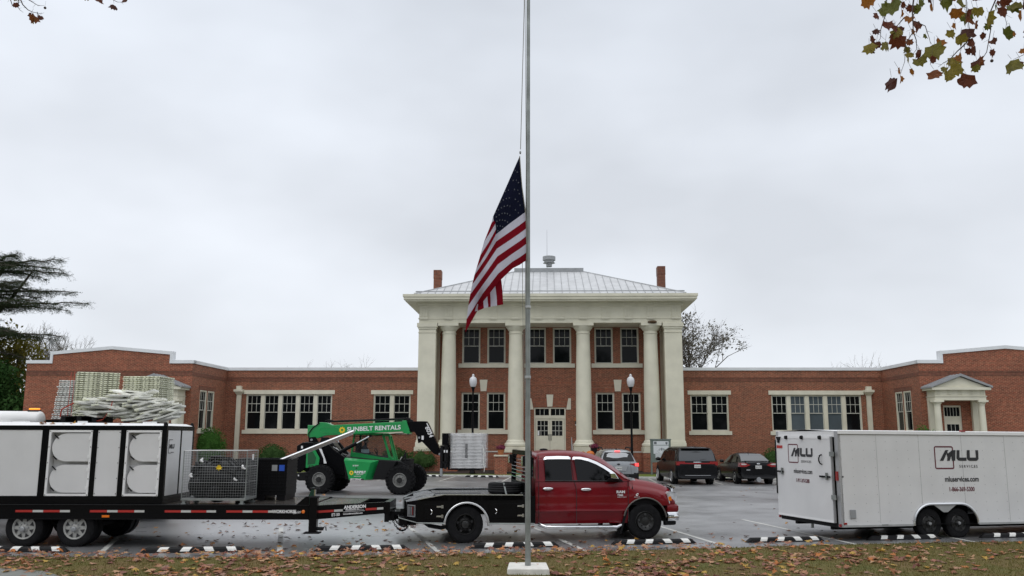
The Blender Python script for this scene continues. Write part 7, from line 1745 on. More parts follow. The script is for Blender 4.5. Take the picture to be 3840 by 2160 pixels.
# carriage, forks and load
q = MB(); q.box(4.60, 4.86, -.55, .3, 1.91, 2.38, 'black_paint'); q.build('carriage_box', TE)
q = MB(); q.box(4.54, 4.64, -.6, .6, 1.0, 1.9, 'black_matte'); q.box(4.72, 4.80, -.6, -.5, .98, 1.9, 'black_matte'); q.box(4.72, 4.80, .2, .3, .98, 1.9, 'black_matte'); q.box(4.6, 4.84, -.6, .6, 1.84, 1.9, 'black_matte'); q.box(4.6, 4.84, -.6, .6, 1.2, 1.27, 'black_matte')
for x in (4.70, 4.80): q.box(x, x + .05, -.63, -.6, 1.62, 1.72, 'letter_white')
q.box(4.55, 4.64, -.62, -.5, .70, 1.0, 'grey_metal')
q.build('carriage', TE)
for y in (-.35, .35): q = MB(); q.box(4.82, 6.15, y - .06, y + .06, .935, .985, 'black_matte'); q.box(4.82, 4.88, y - .06, y + .06, .985, 1.6, 'black_matte'); q.build('fork', TE)
LD = empty('wrapped_load', (0, 0, 0), 0, 'tall stack of white plastic pallets wrapped in film on the telehandler forks', 'pallet load')
LD.matrix_world = Matrix.Translation((-7.27, 36.43, 0)) @ Matrix.Rotation(R(-7.5), 4, 'Z') @ Matrix.Translation((5.60, 0.0, 1.0))
pal_w = make_pallet('pallet', 'white_paint', 1.24, 1.1, False); rn = random.Random(15)
for i in range(24):
    o = bpy.data.objects.new('pallet', pal_w); COL.objects.link(o); o.parent = LD; o.location = (rn.gauss(0, .008), rn.gauss(0, .01), .02 + i * .0565); o.rotation_euler = (0, 0, rn.gauss(0, .008))
q = MB()
for i in range(10): z = .42 + i * .0565 + .003; q.box(-.05, .05, -.575, -.567, z, z + .035, 'slot_dark')
for i in range(23): z = .03 + i * .0565; q.box(-.63, -.57, -.572, -.566, z, z + .03, 'grey_metal')
q.build('dark_inserts', LD)
q = MB(); vs = []; nz_ = 26; nx_ = 40
per = []
for t in range(nx_):
    a = t / nx_ * 4; k = int(a); fr_ = a - k; c = [(-.65, -.60), (.68, -.60), (.68, .58), (-.65, .58)]; p, r_ = c[k], c[(k + 1) % 4]; per.append((p[0] + (r_[0] - p[0]) * fr_, p[1] + (r_[1] - p[1]) * fr_))
for j in range(nz_ + 1):
    z = 0 + 1.40 * j / nz_
    for i, (x, y) in enumerate(per):
        w_ = .018 * noise.noise(Vector((x * 4, y * 4, z * 9))); n0 = Vector((x, y, 0)).normalized(); vs.append((x + n0.x * w_, y + n0.y * w_, z))
q.add(vs, [(j * nx_ + i, j * nx_ + (i + 1) % nx_, (j + 1) * nx_ + (i + 1) % nx_, (j + 1) * nx_ + i) for j in range(nz_) for i in range(nx_)], 'wrap_film')
q.tube([(.66, -.6, .9), (.72, -.62, .6), (.70, -.62, .3), (.74, -.62, .0), (.72, -.6, -.12)], .012, 'white_plastic', n=4); q.build('plastic_wrap', LD, smooth=60)

# ================================================================== PARKED CARS
def car(name, label, loc, hd, m, low, gh, rear_glass, side_z, wheels, tyre_r, rim, belt_in=.0):
    C_ = empty(name, (*loc, 0), hd, label, 'car')
    q = MB(); sec = []
    for x, hw, zb, zt in low:
        h = zt - zb; sec.append((x, [(hw - .22, zb), (hw - .05, zb + .05), (hw - .005, zb + .22 * h), (hw, zb + .5 * h), (hw - .015, zb + .75 * h), (hw - .05, zt - .04), (hw - .11, zt), (hw * .5, zt + .02), (0, zt + .03)]))
    loft(q, sec, m); q.build('body', C_, smooth=40, fix=True)
    q = MB(); sec = []
    for x, zb, ze, hb, ht in gh: sec.append((x, [(hb, zb - .06), (hb - .01, zb), ((hb + ht) / 2 + .01, zb + (ze - zb) * .5), (ht + .01, zb + (ze - zb) * .86), (ht - .06, ze - .01 if ze > zb + .05 else ze), (ht * .6, ze + (.03 if ze > zb + .1 else 0)), (0, ze + (.04 if ze > zb + .1 else 0))]))
    loft(q, sec, m); q.build('roof', C_, smooth=45, fix=True)
    if rear_glass:
        pts, gm = rear_glass; q = MB(); q.add(pts, [(i, i + 1, i + 3, i + 2) for i in range(0, len(pts) - 2, 2)], gm); q.build('rear_window', C_, smooth=80)
    for s in (-1, 1):
        for poly in side_z:
            q = MB(); q.poly([(x, s * y, z) for x, y, z in poly], 'glass_car'); q.build('side_window', C_)
    for x in wheels:
        hw = low[len(low) // 2][1]
        for s in (-1, 1):
            q = MB(); q.lathe([(tyre_r + .05, s * (hw - .012)), (.02, s * (hw - .012))][::1], (x, 0, tyre_r + .01), 'black_matte', axis='y', n=28, caps=False); q.lathe([(tyre_r + .05, s * (hw - .012)), (tyre_r + .05, s * (hw - .25))], (x, 0, tyre_r + .01), 'black_matte', axis='y', n=28, caps=False); q.build('wheel_arch', C_)
            wheel(C_, x, s * (hw - .10), tyre_r, tyre_r, .22, s, rim=rim, style='alloy' if rim == 'alu' else 'plain', rr=.68, deep=.02)
    return C_
def plate_(C_, x, y, z, s_, w_=.31, h_=.15):
    q = MB(); q.box(x - .012, x, y - w_ / 2, y + w_ / 2, z - h_ / 2, z + h_ / 2, 'plate'); p = q.build('number_plate', C_)
    text(s_, .1, 'ink', C_, (x - .014, y + w_ * .44, z - .035), hd=-90, name='plate_number', sx=.72, bold=.002)
# silver estate with its brake lights lit
S = car('parked_car', 'silver estate car with lit red brake lights parked facing the building', (4.98, 41.2), 91, 'silver_car',
        [(0.02, .70, .46, .70), (0.0, .86, .42, .92), (.06, .92, .36, 1.10), (.4, .935, .30, 1.13), (2.0, .935, .25, 1.08), (3.6, .93, .28, 1.02), (4.4, .88, .32, .92), (4.8, .70, .40, .74)],
        [(.10, 1.05, 1.08, .86, .80), (.30, 1.05, 1.42, .86, .70), (.50, 1.05, 1.58, .86, .64), (.8, 1.05, 1.63, .86, .62), (2.4, 1.03, 1.64, .86, .62), (3.0, 1.02, 1.5, .85, .6), (3.7, 1.0, 1.05, .84, .7)],
        ([(.115, .76, 1.13), (.115, -.76, 1.13), (.29, .66, 1.42), (.29, -.66, 1.42), (.40, .60, 1.54), (.40, -.60, 1.54)], 'glass_car'),
        [[(.5, .83, 1.12), (.65, .73, 1.5), (1.4, .72, 1.52), (1.4, .84, 1.10)], [(1.45, .84, 1.10), (1.45, .72, 1.52), (2.6, .72, 1.52), (3.3, .83, 1.08)]], (1.0, 3.75), .35, 'rim_grey')
q = MB(); q.box(-.03, .2, -.86, .86, .30, .56, 'black_matte'); q.box(.0, .3, -.935, -.7, .30, .62, 'black_matte'); q.box(.0, .3, .7, .935, .30, .62, 'black_matte'); q.build('bumper', S, bevel=.03)
for s in (-1, 1):
    q = MB(); q.prism([(s * .50, 1.02), (s * .92, 1.06), (s * .93, .90), (s * .72, .92), (s * .62, .98)], -.012, .10, 'red_lens', plane='yz'); L_ = q.build('tail_light', S, fix=True)
    q = MB(); q.prism([(s * .76, 1.045), (s * .93, 1.055), (s * .935, .905), (s * .76, .925)], -.022, -.013, 'red_lit', plane='yz'); q.build('lamp', L_, fix=True)
    q = MB(); q.tube([(.7, s * .66, 1.66), (.8, s * .68, 1.74), (2.2, s * .68, 1.75), (2.4, s * .66, 1.67)], .03, 'black_matte', n=6); q.build('roof_rail', S)
    q = MB(); q.ball((3.0, s * 1.03, 1.1), .1, .11, .08, 'silver_car', 10, 8); q.build('mirror', S)
q = MB(); q.box(.36, .42, -.13, .13, 1.575, 1.61, 'red_lit'); q.build('brake_light', S)
q = MB(); q.prism([(-.42, .93), (.42, .93), (.34, .70), (-.34, .70)], -.012, .02, 'grey_metal', plane='yz'); q.build('tailgate_recess', S, fix=True)
q = MB(); q.tube([(.10, .45, 1.16), (.11, .05, 1.17)], .014, 'black_matte', n=5); q.build('wiper', S)
q = MB(); q.ball((-.005, 0, 1.0), .02, .075, .035, 'black_matte', 12, 6); q.build('badge', S)
q = MB(); q.prism([(.7, 1.66), (.85, 1.66), (.8, 1.73), (.76, 1.73)], -.02, .02, 'black_matte'); q.build('aerial', S)
plate_(S, -.015, 0, .81, 'CSM9450')
# black minivan
V = car('parked_minivan', 'black minivan with chrome bumper strip parked beside the notice board', (8.87, 42.3), 93, 'black_car',
        [(0.04, .80, .40, .62), (0.0, .96, .32, .95), (.06, 1.0, .28, 1.12), (.5, 1.01, .24, 1.14), (2.5, 1.01, .22, 1.10), (4.0, 1.0, .24, 1.06), (4.8, .93, .28, .98), (5.15, .75, .36, .75)],
        [(.06, 1.05, 1.1, .97, .94), (.20, 1.05, 1.5, .97, .88), (.34, 1.05, 1.70, .97, .82), (.6, 1.05, 1.745, .97, .80), (2.6, 1.05, 1.76, .97, .80), (3.4, 1.04, 1.62, .95, .80), (4.3, 1.0, 1.05, .92, .8)],
        ([(.045, .88, 1.13), (.045, -.88, 1.13), (.18, .82, 1.5), (.18, -.82, 1.5), (.25, .77, 1.62), (.25, -.77, 1.62)], 'glass_van'),
        [[(.5, .975, 1.14), (.7, .88, 1.58), (1.5, .87, 1.6), (1.5, .975, 1.12)], [(1.56, .975, 1.12), (1.56, .87, 1.6), (2.6, .87, 1.6), (2.6, .975, 1.1)], [(2.66, .975, 1.1), (2.66, .87, 1.6), (3.2, .88, 1.54), (3.95, .95, 1.08)]], (1.15, 4.2), .37, 'alu')
q = MB(); q.box(-.012, .08, -.94, .94, .985, 1.04, 'red_lens'); q.build('light_strip', V)
for s in (-1, 1):
    q = MB(); q.box(-.02, .3, min(s * .60, s * .985), max(s * .60, s * .985), 1.042, 1.10, 'red_lens'); q.box(-.02, .22, min(s * .86, s * .99), max(s * .86, s * .99), .93, 1.041, 'red_lens'); q.build('tail_light', V)
    q = MB(); q.ball((3.5, s * 1.12, 1.14), .11, .13, .1, 'black_car', 10, 8); q.build('mirror', V)
q = MB(); q.box(-.03, -.005, -.62, .62, .445, .465, 'chrome'); q.build('chrome_strip', V)
q = MB(); q.ball((-.02, 0, 1.07), .015, .2, .018, 'chrome', 14, 6); q.build('badge', V)
q = MB(); q.tube([(.06, -.15, 1.17), (.09, -.5, 1.22)], .012, 'black_matte', n=5); q.build('wiper', V)
q = MB(); q.box(.16, .45, -.70, .70, 1.70, 1.735, 'black_car'); q.build('spoiler', V, bevel=.015)
q = MB(); q.tube([(.55, .89, 1.62), (2.6, .88, 1.64), (3.2, .89, 1.58)], .01, 'chrome', n=4); q.tube([(.55, .89, 1.62), (.40, .98, 1.14)], .01, 'chrome', n=4); q.build('window_trim', V)
plate_(V, -.015, 0, .88, 'FL531BCS')
# black sedan
F = car('parked_sedan', 'black sedan with pointed red and white tail lights parked right of the minivan', (11.95, 42.9), 93, 'black_car',
        [(0.05, .70, .36, .60), (0.0, .86, .30, .88), (.06, .90, .26, 1.03), (.4, .91, .24, 1.06), (2.0, .91, .22, .98), (3.4, .90, .22, .92), (4.1, .84, .26, .82), (4.5, .65, .34, .62)],
        [(.42, 1.0, 1.04, .80, .74), (.9, 1.0, 1.26, .80, .64), (1.4, 1.0, 1.42, .80, .58), (2.0, .98, 1.46, .80, .57), (2.5, .96, 1.40, .80, .57), (3.4, .9, .95, .80, .68)],
        ([(.46, .70, 1.10), (.46, -.70, 1.10), (.9, .60, 1.315), (.9, -.60, 1.315), (1.28, .52, 1.44), (1.28, -.52, 1.44)], 'glass_sky'),
        [[(.95, .79, 1.06), (1.25, .66, 1.36), (1.75, .64, 1.39), (1.75, .80, 1.02)], [(1.8, .80, 1.02), (1.8, .64, 1.39), (2.35, .645, 1.36), (3.1, .79, .98)]], (.95, 3.6), .33, 'rim_grey')
for s in (-1, 1):
    q = MB(); q.prism([(s * .40, .93), (s * .62, 1.02), (s * .88, 1.03), (s * .905, .84), (s * .62, .84)], -.015, .35, 'red_lens', plane='yz'); L_ = q.build('tail_light', F, fix=True)
    q = MB(); q.prism([(s * .56, .965), (s * .70, 1.0), (s * .85, 1.0), (s * .84, .93), (s * .66, .93)], -.022, -.016, 'lens_white', plane='yz'); q.build('lamp', L_, fix=True)
    q = MB(); q.ball((2.7, s * 1.0, 1.05), .1, .12, .08, 'black_car', 10, 8); q.build('mirror', F)
q = MB(); q.box(.05, .25, -.62, .62, 1.105, 1.125, 'black_car'); q.box(.1, .2, -.6, -.56, 1.04, 1.105, 'black_car'); q.box(.1, .2, .56, .6, 1.04, 1.105, 'black_car'); q.build('spoiler', F)
q = MB(); q.ball((-.012, 0, .985), .012, .085, .035, 'chrome', 14, 6); q.build('badge', F)
q = MB(); q.prism([(1.45, 1.49), (1.55, 1.49), (1.50, 1.53)], -.02, .02, 'black_matte'); q.tube([(1.5, 0, 1.5), (1.3, 0, 1.62)], .006, 'black_matte', n=4); q.build('aerial', F)
q = MB(); q.box(-.02, .0, .42, .60, .67, .72, 'grey_metal'); q.build('bumper_sticker', F)
q = MB(); q.cyl((.0, 0, .24), (.3, 0, .24), .12, .12, 'grey_metal', 10); q.build('exhaust', F)
plate_(F, -.015, 0, .83, 'SCU 951E')

# ================================================================== WHITE ENCLOSED TRAILER
WT_ = empty('enclosed_trailer', (7.32, 19.8, 0), 15, 'white enclosed cargo trailer with a black and maroon logo, at the right edge', 'trailer')
WT_.rotation_euler = (0, R(.25), R(15))
LX, LY, Z0, Z1 = 7.6, 2.5, .33, 2.41
WXs = (2.32, 3.12); FR = .47
q = MB(); xs = [i * .05 for i in range(int(LX / .05) + 1)]
def fz(x):
    zz = Z0
    for wx in WXs:
        d = abs(x - wx)
        if d < FR - .02: zz = max(zz, .35 + math.sqrt(max(0, (FR - .02) ** 2 - d * d)) * .93)
    if WXs[0] < x < WXs[1]: zz = max(zz, .60)
    return zz
xs = sorted(set(xs))
for a, b in zip(xs, xs[1:]): q.quad((a, 0, fz(a)), (b, 0, fz(b)), (b, 0, Z1 - .06), (a, 0, Z1 - .06), 'panel_white')
q.quad((0, LY, Z0), (LX, LY, Z0), (LX, LY, Z1 - .06), (0, LY, Z1 - .06), 'panel_white')
q.quad((LX, 0, Z0), (LX + 1.0, LY / 2, Z0), (LX + 1.0, LY / 2, Z1), (LX, 0, Z1), 'panel_white'); q.quad((LX, LY, Z0), (LX + 1.0, LY / 2, Z0), (LX + 1.0, LY / 2, Z1), (LX, LY, Z1), 'panel_white'); q.build('side_wall', WT_)
q = MB(); q.quad((0.01, .02, Z0), (LX, .02, Z0), (LX, LY - .02, Z0), (0.01, LY - .02, Z0), 'black_matte'); q.box(.1, LX, .5, .6, Z0 - .12, Z0 - .003, 'black_matte'); q.box(.1, LX, LY - .6, LY - .5, Z0 - .12, Z0 - .003, 'black_matte'); q.box(WXs[0] - .5, WXs[1] + .5, .32, .34, Z0, .9, 'black_matte'); q.box(WXs[0] - .5, WXs[1] + .5, .01, .34, .9, .92, 'black_matte'); q.build('underframe', WT_)
q = MB(); q.quad((0, 0, Z1 + .0), (LX, 0, Z1), (LX, LY / 2, Z1 + .04), (0, LY / 2, Z1 + .04), 'white_paint'); q.quad((0, LY / 2, Z1 + .04), (LX, LY / 2, Z1 + .04), (LX, LY, Z1), (0, LY, Z1), 'white_paint'); q.poly([(LX, 0, Z1), (LX + 1, LY / 2, Z1), (LX, LY, Z1), (LX, LY / 2, Z1 + .04)], 'white_paint'); q.build('roof', WT_)
q = MB(); q.box(-.01, LX, -.022, .02, Z1 - .06, Z1 + .012, 'white_paint'); q.box(-.01, LX, LY - .02, LY + .022, Z1 - .06, Z1 + .012, 'white_paint'); q.box(-.01, LX, -.018, -.001, Z1 - .068, Z1 - .061, 'grey_metal'); q.build('top_rail', WT_)
q = MB(); q.box(0, 1.84, -.014, .0, Z0 - .02, Z0 + .025, 'galv_light'); q.box(3.62, LX, -.014, .0, Z0 - .02, Z0 + .025, 'galv_light'); q.build('bottom_rail', WT_)
for x in (.98, 2.12, 3.30, 4.52, 5.7, 6.9): q = MB(); q.box(x - .004, x + .004, -.004, 0, max(Z0 + .03, fz(x) + .05), Z1 - .07, 'seam_grey'); q.build('panel_seam', WT_)
q = MB()
for i in range(19):
    x = .05 + i * .295 + (.0 if i else 0)
    if x > LX - .1: break
    for k in range(11):
        z = Z0 + .10 + k * .195
        if z < fz(x) + .08: continue
        q.box(x - .006, x + .006, -.004, 0, z - .006, z + .006, 'grey_metal')
q.build('rivets', WT_)
# double wheel arch trim
pts = []
for a in range(184, 87, -8): pts.append((WXs[0] + FR * math.cos(R(a)), -.02, .35 + FR * .93 * math.sin(R(a))))
pts += [(WXs[0] + .1, -.02, .35 + FR * .93)]
for a in range(90, -5, -8): pts.append((WXs[1] + FR * math.cos(R(a)), -.02, .35 + FR * .93 * math.sin(R(a))))
q = MB(); q.tube(pts, .028, 'alu', n=6); q.build('fender_trim', WT_, smooth=50)
q = MB(); q.poly([(WXs[0] + .06, -.012, .78), (WXs[1] - .06, -.012, .78), (WXs[1] - .22, -.012, .68), ((WXs[0] + WXs[1]) / 2 + .06, -.012, .60), ((WXs[0] + WXs[1]) / 2 - .06, -.012, .60), (WXs[0] + .22, -.012, .68)], 'alu_dull'); q.build('fender_plate', WT_)
for wx in WXs:
    for y, s in ((.16, -1), (LY - .16, 1)): wheel(WT_, wx, y, .345, .335, .21, s, rim='rim_black', style='holes', rr=.57, deep=.02, hub=.26)
    q = MB(); q.cyl((wx, .2, .345), (wx, LY - .2, .345), .05, .05, 'black_matte', 8); q.build('axle', WT_)
    q = MB(); q.lathe([(.04, 0), (.035, -.05), (.001, -.052)], (wx, .08, .345), 'grey_metal', axis='y', n=12); q.build('hub', WT_)
q = MB(); q.hexa([(.19, -.03, .50), (.34, -.03, .50), (.34, -.001, .50), (.19, -.001, .50)], [(.19, -.03, .69), (.34, -.03, .69), (.34, -.001, .69), (.19, -.001, .69)], 'grey_metal'); q.build('vent', WT_, bevel=.012)
q = MB(); q.box(.03, .10, -.02, 0, .37, .41, 'red_lens'); q.build('marker_light', WT_)
q = MB(); q.box(3.3, 3.42, -.03, .03, Z1 + .012, Z1 + .05, 'red_lens'); q.build('marker_light', WT_)
q = MB(); q.cyl((.065, -.006, 1.405), (.065, 0, 1.405), .02, .02, 'letter_black', 10); q.build('port', WT_)
q = MB(); q.box(1.0, 1.16, -.02, -.0145, .335, .36, 'galv'); q.build('latch_plate', WT_)
def rbox(parent, M_, x0, x1, z0, z1, rad, w_, m, y=-.003):
    pts = []
    for cx, cz, a0_ in ((x1 - rad, z1 - rad, 0), (x0 + rad, z1 - rad, 90), (x0 + rad, z0 + rad, 180), (x1 - rad, z0 + rad, 270)):
        for k in range(5): a = R(a0_ + k * 22.5); pts.append((cx, cz, math.cos(a), math.sin(a)))
    n_ = len(pts); q = MB(M_); vs = [(cx + rad * c, y, cz + rad * s) for cx, cz, c, s in pts] + [(cx + (rad - w_) * c, y, cz + (rad - w_) * s) for cx, cz, c, s in pts]
    q.add(vs, [(i, (i + 1) % n_, n_ + (i + 1) % n_, n_ + i) for i in range(n_)], m); return q.build('logo_frame', parent)
def mlu(parent, M_, x, z, s):
    """bold italic letters built as polygons, s = letter height"""
    q = MB(M_); y = -.006
    def P(pts): q.poly([(x + a * s, y, z + b * s) for a, b in pts], 'letter_black')
    P([(0, 0), (.42, 0), (.98, 1.0), (.62, 1.0)][:0] or [(0, 0), (.40, 0), (.92, .82), (1.06, 1), (.70, 1)]); P([(.82, 0), (1.10, 0), (1.28, .36), (1.62, 1.0), (1.50, 1.0), (1.02, .72), (.92, .5)]) ; P([(.90, .3), (1.0, .62), (.92, .82), (.82, .62)])
    P([(1.38, 0), (1.74, 0), (1.86, 1.0), (1.50, 1.0), (1.30, .62)]); P([(1.10, 0), (1.2, .16), (1.5, 1.0), (1.3, .62)])
    P([(1.98, 1), (2.32, 1), (2.26, .30), (2.06, .04), (1.90, .22)]); P([(2.06, .04), (2.3, 0), (3.02, 0), (3.04, .30), (2.26, .30)])
    P([(3.14, 1), (3.48, 1), (3.44, .30), (3.22, .04), (3.08, .22)]); P([(3.22, .04), (3.4, 0), (4.2, 0), (4.14, .30), (3.44, .30)]); P([(4.14, .30), (4.2, 0), (4.42, .16), (4.46, 1), (4.12, 1)])
    q.build('logo_letters', parent)
I_ = Matrix.Identity(4)
rbox(WT_, I_, 2.53, 3.06, 1.565, 2.09, .05, .032, 'maroon'); mlu(WT_, I_, 2.67, 1.755, .245)
text('SERVICES', .085, 'letter_black', WT_, (3.20, -.004, 1.60), space=1.55, bold=.001)
text('mluservices.com', .165, 'letter_black', WT_, (2.77, -.004, 1.285), sx=.86, bold=.004)
text('1-866-369-5300', .135, 'maroon', WT_, (2.86, -.004, 1.065), sx=.82, bold=.003)
# rear frame and swing door
RM = Matrix.Rotation(R(-90), 4, 'Z')        # local x runs from the far side to the near side
RM = Matrix(((0, 1, 0, 0), (-1, 0, 0, LY), (0, 0, 1, 0), (0, 0, 0, 1)))
q = MB(RM); q.box(0, .10, -.02, .05, Z0 - .02, Z1, 'alu_dull'); q.box(LY - .12, LY, -.02, .05, Z0 - .02, Z1, 'alu_dull'); q.box(.1, LY - .12, -.02, .05, Z1 - .13, Z1, 'panel_white'); q.box(.1, LY - .12, -.02, .05, Z0 - .04, Z0 + .05, 'black_matte'); q.build('rear_frame', WT_)
q = MB(RM); q.box(.10, LY - .12, .03, .05, Z0 + .05, Z1 - .13, 'black_matte'); q.build('door_seal', WT_)
q = MB(RM); q.box(.09, LY - .19, -.09, -.025, Z0 + .06, Z1 - .12, 'panel_white'); q.box(.09, LY - .19, -.097, -.0905, Z1 - .17, Z1 - .12, 'white_paint'); q.box(.09, LY - .19, -.097, -.0905, Z0 + .06, Z0 + .11, 'white_paint'); q.box(LY - .19, LY - .17, -.09, -.03, Z0 + .06, Z1 - .12, 'alu_dull')
DR = q.build('rear_door', WT_)
yd = -.0975
MD = RM @ Matrix.Translation((0, -.0905, 0))
rbox(DR, MD, .62, 1.05, 1.66, 2.11, .045, .026, 'maroon'); mlu(DR, MD, .74, 1.815, .235 * .86)
def dtext(s_, size, m, x, z, **k):
    o = text(s_, size, m, DR, (0, 0, 0), **k); o.data.transform(MD @ Matrix.Translation((x, -.004, z))); return o
dtext('SERVICES', .075, 'letter_black', 1.16, 1.68, space=1.45, sx=.95, bold=.001); dtext('mluservices.com', .15, 'letter_black', .83, 1.425, sx=.76, bold=.002); dtext('1-866-369-5300', .125, 'maroon', .91, 1.215, sx=.68, bold=.003)
q = MB(RM); q.box(.13, .38, yd, -.0905, 2.0, 2.07, 'red_tape'); q.build('warning_sticker', DR)
for x in (.58, 1.24, 1.96): q = MB(RM); q.cyl((x, -.14, 2.265), (x, -.09, 2.265), .042, .05, 'black_matte', 12); q.build('marker_light', DR)
q = MB(RM); q.prism([(.13, 2.28), (.34, 2.28), (.28, 2.2), (.26, 2.13), (.2, 2.13), (.19, 2.2)], -.12, -.098, 'black_matte'); q.build('bracket', DR, fix=True)
q = MB(RM); q.tube([(1.98, -.095, 1.88), (1.98, -.14, 1.86), (1.95, -.15, 1.80), (1.95, -.15, 1.74), (1.98, -.14, 1.68), (1.98, -.095, 1.66)], .016, 'black_matte', n=6); q.build('grab_handle', DR)
for x0, x1, z in ((1.90, 2.30, 1.39), (.16, .42, 1.44)): q = MB(RM); q.box(x0, x1, -.13, -.11, z - .02, z + .02, 'black_matte'); q.box((x0 + x1) / 2 + .05, (x0 + x1) / 2 + .09, -.14, -.098, z - .07, z + .09, 'galv'); q.build('latch_bar', DR)
for z in (.95, 1.9): q = MB(RM); q.box(LY - .21, LY - .05, -.11, -.092, z - .05, z + .05, 'galv'); q.build('hinge', DR)
q = MB(RM); q.cyl((.085, -.10, .9), (.085, -.10, 2.2), .018, .018, 'black_matte', 8); q.build('hinge_rod', DR)
q = MB(RM); q.box(LY - .10, LY - .03, -.05, -.021, 1.32, 1.52, 'red_lens'); q.build('tail_light', WT_)
for x in (.05, LY - .04): q = MB(RM); q.box(x - .03, x + .03, -.05, -.021, Z0 - .01, Z0 + .05, 'red_lens'); q.build('marker_light', WT_)
q = MB(RM); q.box(1.35, 1.38, -.04, .02, Z0 - .14, Z0 - .04, 'galv'); q.build('latch_pin', WT_)

# ================================================================== FLAGPOLE AND FLAG
FPo = empty('flagpole', (.295, 16.0, .02), 0, 'tall grey steel flagpole on a white concrete block', 'flagpole')
q = MB(); q.tube([(0, 0, -.05), (0, 0, 3), (.005, 0, 7.5), (.015, 0, 12), (.02, 0, 15)], .052, 'galv', n=20, r1=.026)
q.build('pole', FPo, smooth=60)
q = MB()
for z in (3.32, 4.62): q.lathe([(.051, -.03), (.056, -.01), (.054, .03)], (0.002, 0, z), 'galv_light', n=16)
q.build('pole_band', FPo)
q = MB(); q.lathe([(.001, 0), (.07, .03), (.09, .1), (.07, .17), (.001, .2)], (.02, 0, 15.0), 'yellow', n=14); q.build('ball_finial', FPo)
q = MB()
hp = [px_at(1966, 20, 16.0), px_at(1952, 560, 15.96)]
O_ = Vector((.295, 16.0, .02))
q.tube([Vector((-.1, 0, 14.6)), hp[0] - O_, hp[1] - O_], .007, 'rope', n=5); q.tube([px_at(1958, 930, 15.95) - O_, px_at(1962, 1250, 15.95) - O_, px_at(1966, 1500, 15.95) - O_, Vector((-.06, 0, 3.4))], .006, 'rope', n=5)
q.tube([Vector((-.08, -.02, 14.5)), px_at(1973, 600, 15.98) - O_, px_at(1968, 1300, 15.98) - O_, Vector((-.058, -.01, 3.32))], .005, 'rope', n=5); q.build('halyard', FPo)
q = MB(); q.ball(px_at(1951, 572, 15.95) - O_, .02, .02, .035, 'grey_metal', 8, 6); q.ball(px_at(1957, 935, 15.95) - O_, .02, .02, .035, 'grey_metal', 8, 6); q.build('snap_hook', FPo)
q = MB(); q.hexa([(-.09, 15.6, -.5), (.69, 15.6, -.5), (.67, 16.42, -.5), (-.06, 16.42, -.5)], [(-.07, 15.62, .02), (.66, 15.62, .02), (.64, 16.4, .02), (-.04, 16.4, .02)], 'white_block'); tag(q.build('concrete_block', bevel=.02, fix=True), 'white painted concrete block under the flagpole', 'block')
# flag: hoist on the right, drooping to the lower left
S_ = [0, .10, .2, .4, .7, 1.0]
FT = [0, .27, .54, .615, .69, .77, .85, .92, 1.0]
HO = [(1949, 585), (1956, 690), (1971, 795), (1973, 825), (1974, 855), (1974, 885), (1975, 915), (1975, 945), (1974, 976)]
A10 = [(1930, 628), (1942, 715), (1944, 815), (1947, 845), (1949, 874), (1950, 904), (1950, 934), (1950, 963), (1949, 993)]
A20 = [(1903, 690), (1912, 758), (1912, 838), (1914, 868), (1917, 896), (1919, 925), (1921, 953), (1922, 980), (1923, 1006)]
A40 = [(1849, 812), (1854, 845), (1859, 880), (1861, 905), (1863, 932), (1865, 962), (1867, 993), (1869, 1024), (1870, 1057)]
A70 = [(1849, 812), (1854, 845), (1823, 948), (1821, 970), (1818, 1000), (1816, 1032), (1813, 1066), (1810, 1100), (1806, 1138)]
A99 = [(1849, 812), (1854, 845), (1786, 1008), (1779, 1032), (1771, 1066), (1763, 1105), (1756, 1148), (1750, 1195), (1745, 1246)]
def lerp1(xs, ys, t):
    for i in range(len(xs) - 1):
        if t <= xs[i + 1] + 1e-9:
            k = (t - xs[i]) / (xs[i + 1] - xs[i]); return tuple(a + (b - a) * k for a, b in zip(ys[i], ys[i + 1]))
    return ys[-1]
def flag_px(s, t): return lerp1(S_, [lerp1(FT, c, t) for c in (HO, A10, A20, A40, A70, A99)], s)
def flag_pt(s, t, dy=0):
    u, v = flag_px(s, t); Yf = 15.95 + .06 * math.sin(s * 15 + t * 2.2) * min(1, s * 5) + .09 * math.sin(s * 6 - t * 3) * s + dy - .05 * (1 - s) * math.sin(t * 9) * (s > 0.02)
    return px_at(u, v, Yf)
NS_, NT = 60, 52
q = MB(); vs = [flag_pt(i / NS_, j / NT) for i in range(NS_ + 1) for j in range(NT + 1)]
grp = {}
for i in range(NS_):
    for j in range(NT):
        st = j // 4
        if i >= NS_ * .4 and st < 7: continue
        m_ = 'flag_blue' if (i < NS_ * .4 and st < 7) else ('flag_red' if st % 2 == 0 else 'flag_white')
        grp.setdefault(m_, []).append((i * (NT + 1) + j, (i + 1) * (NT + 1) + j, (i + 1) * (NT + 1) + j + 1, i * (NT + 1) + j + 1))
k_ = list(grp)
q.v = [Vector(v) for v in vs]
for m_ in k_:
    mi = q.mi(m_)
    for f in grp[m_]: q.f.append(f); q.m.append(mi)
WR = [(1849, 812), (1854, 824), (1858, 838), (1860, 860), (1859, 880)]; WL = [(1849, 812), (1843, 836), (1815, 907), (1801, 958), (1786, 1008)]; WM = [(1849, 812), (1849, 830), (1838, 872), (1833, 908), (1823, 948)]
for i_, c_ in enumerate(('flag_white', 'flag_red', 'flag_white', 'flag_red')):
    for A_, B_, ya_, yb_ in ((WR, WM, 15.95, 15.99), (WM, WL, 15.99, 16.0)):
        q.quad(px_at(*A_[i_], ya_), px_at(*A_[i_ + 1], ya_), px_at(*B_[i_ + 1], yb_), px_at(*B_[i_], yb_), c_)
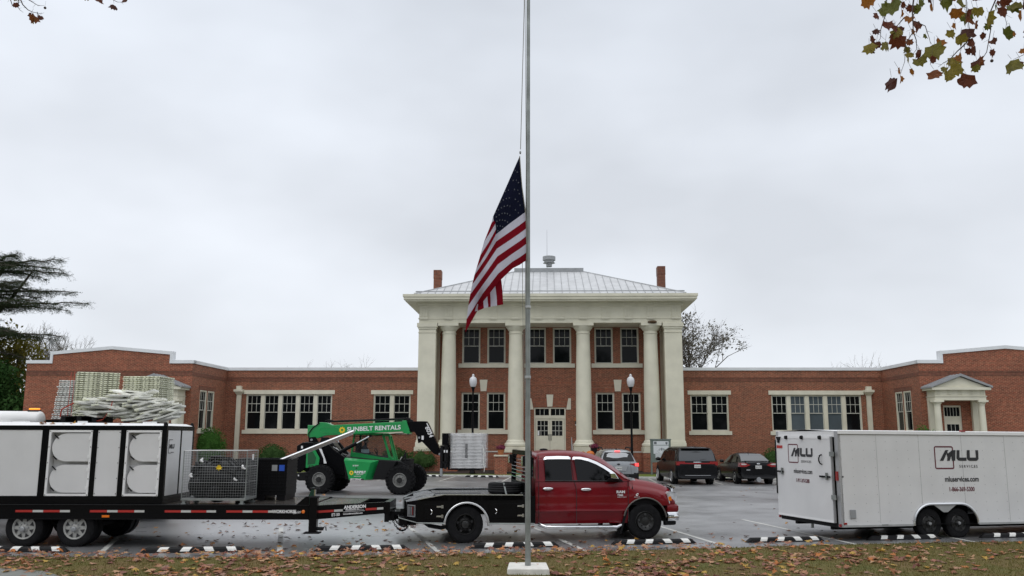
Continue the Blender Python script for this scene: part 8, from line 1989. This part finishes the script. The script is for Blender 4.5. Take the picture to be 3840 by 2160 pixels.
FLG = q.build('flag', smooth=85); tag(FLG, 'striped flag with white stars on blue, hanging at half mast from the pole', 'flag')
# the folded-back fly corner with upright stripes
q = MB(); T0 = [(1806, 1100), (1832, 1085), (1846, 1066), (1856, 1052), (1873, 1030)]; T1 = [(1768, 1172), (1796, 1168), (1818, 1152), (1838, 1148), (1862, 1146)]
edges_t = [(1775, 1130), (1796, 1118), (1814, 1100), (1828, 1088), (1840, 1072), (1854, 1060), (1874, 1035)]
edges_b = [(1768, 1170), (1793, 1166), (1815, 1156), (1830, 1152), (1838, 1150), (1863, 1146), (1888, 1142)]
cs = ['flag_white', 'flag_red', 'flag_white', 'flag_red', 'flag_white', 'flag_red']
for i, c in enumerate(cs):
    n_ = 6
    for k in range(n_):
        def pp(e, t): a = edges_t[e]; b = edges_b[e]; tt2 = t; return px_at(a[0] + (b[0] - a[0]) * tt2 + 2 * math.sin(t * 4 + e), a[1] - 25 + (b[1] - a[1] + 25) * tt2, 16.06 + .03 * math.sin(e * 1.7 + t * 2))
        q.quad(pp(i, k / n_), pp(i + 1, k / n_), pp(i + 1, (k + 1) / n_), pp(i, (k + 1) / n_), c)
o = q.build('folded_corner', FLG, smooth=85)
q = MB(); 
for rI in range(9):
    for cI in range(6 if rI % 2 == 0 else 5):
        s0 = .4 * ((cI + .5) / 6 if rI % 2 == 0 else (cI + 1) / 6); t0 = .54 * (rI + .6) / 9.4
        if s0 < .04 or (s0 > .14 and s0 < .2): continue
        c = flag_pt(s0, t0, -.012); e1 = (flag_pt(s0 + .02, t0, -.012) - c); r_ = .021; vs = []
        wx = .55 + .4 * abs(math.sin(s0 * 30))
        for k in range(10):
            a = math.pi / 2 + k * math.pi / 5; rr = r_ * (1 if k % 2 == 0 else .42); vs.append(c + Vector((math.cos(a) * rr * wx, 0, math.sin(a) * rr)))
        q.poly(vs, 'flag_star')
q.build('stars', FLG)
q = MB(); q.tube([flag_pt(0, t / 10, -.005) for t in range(11)], .008, 'rope', n=5); q.build('hoist_edge', FLG)
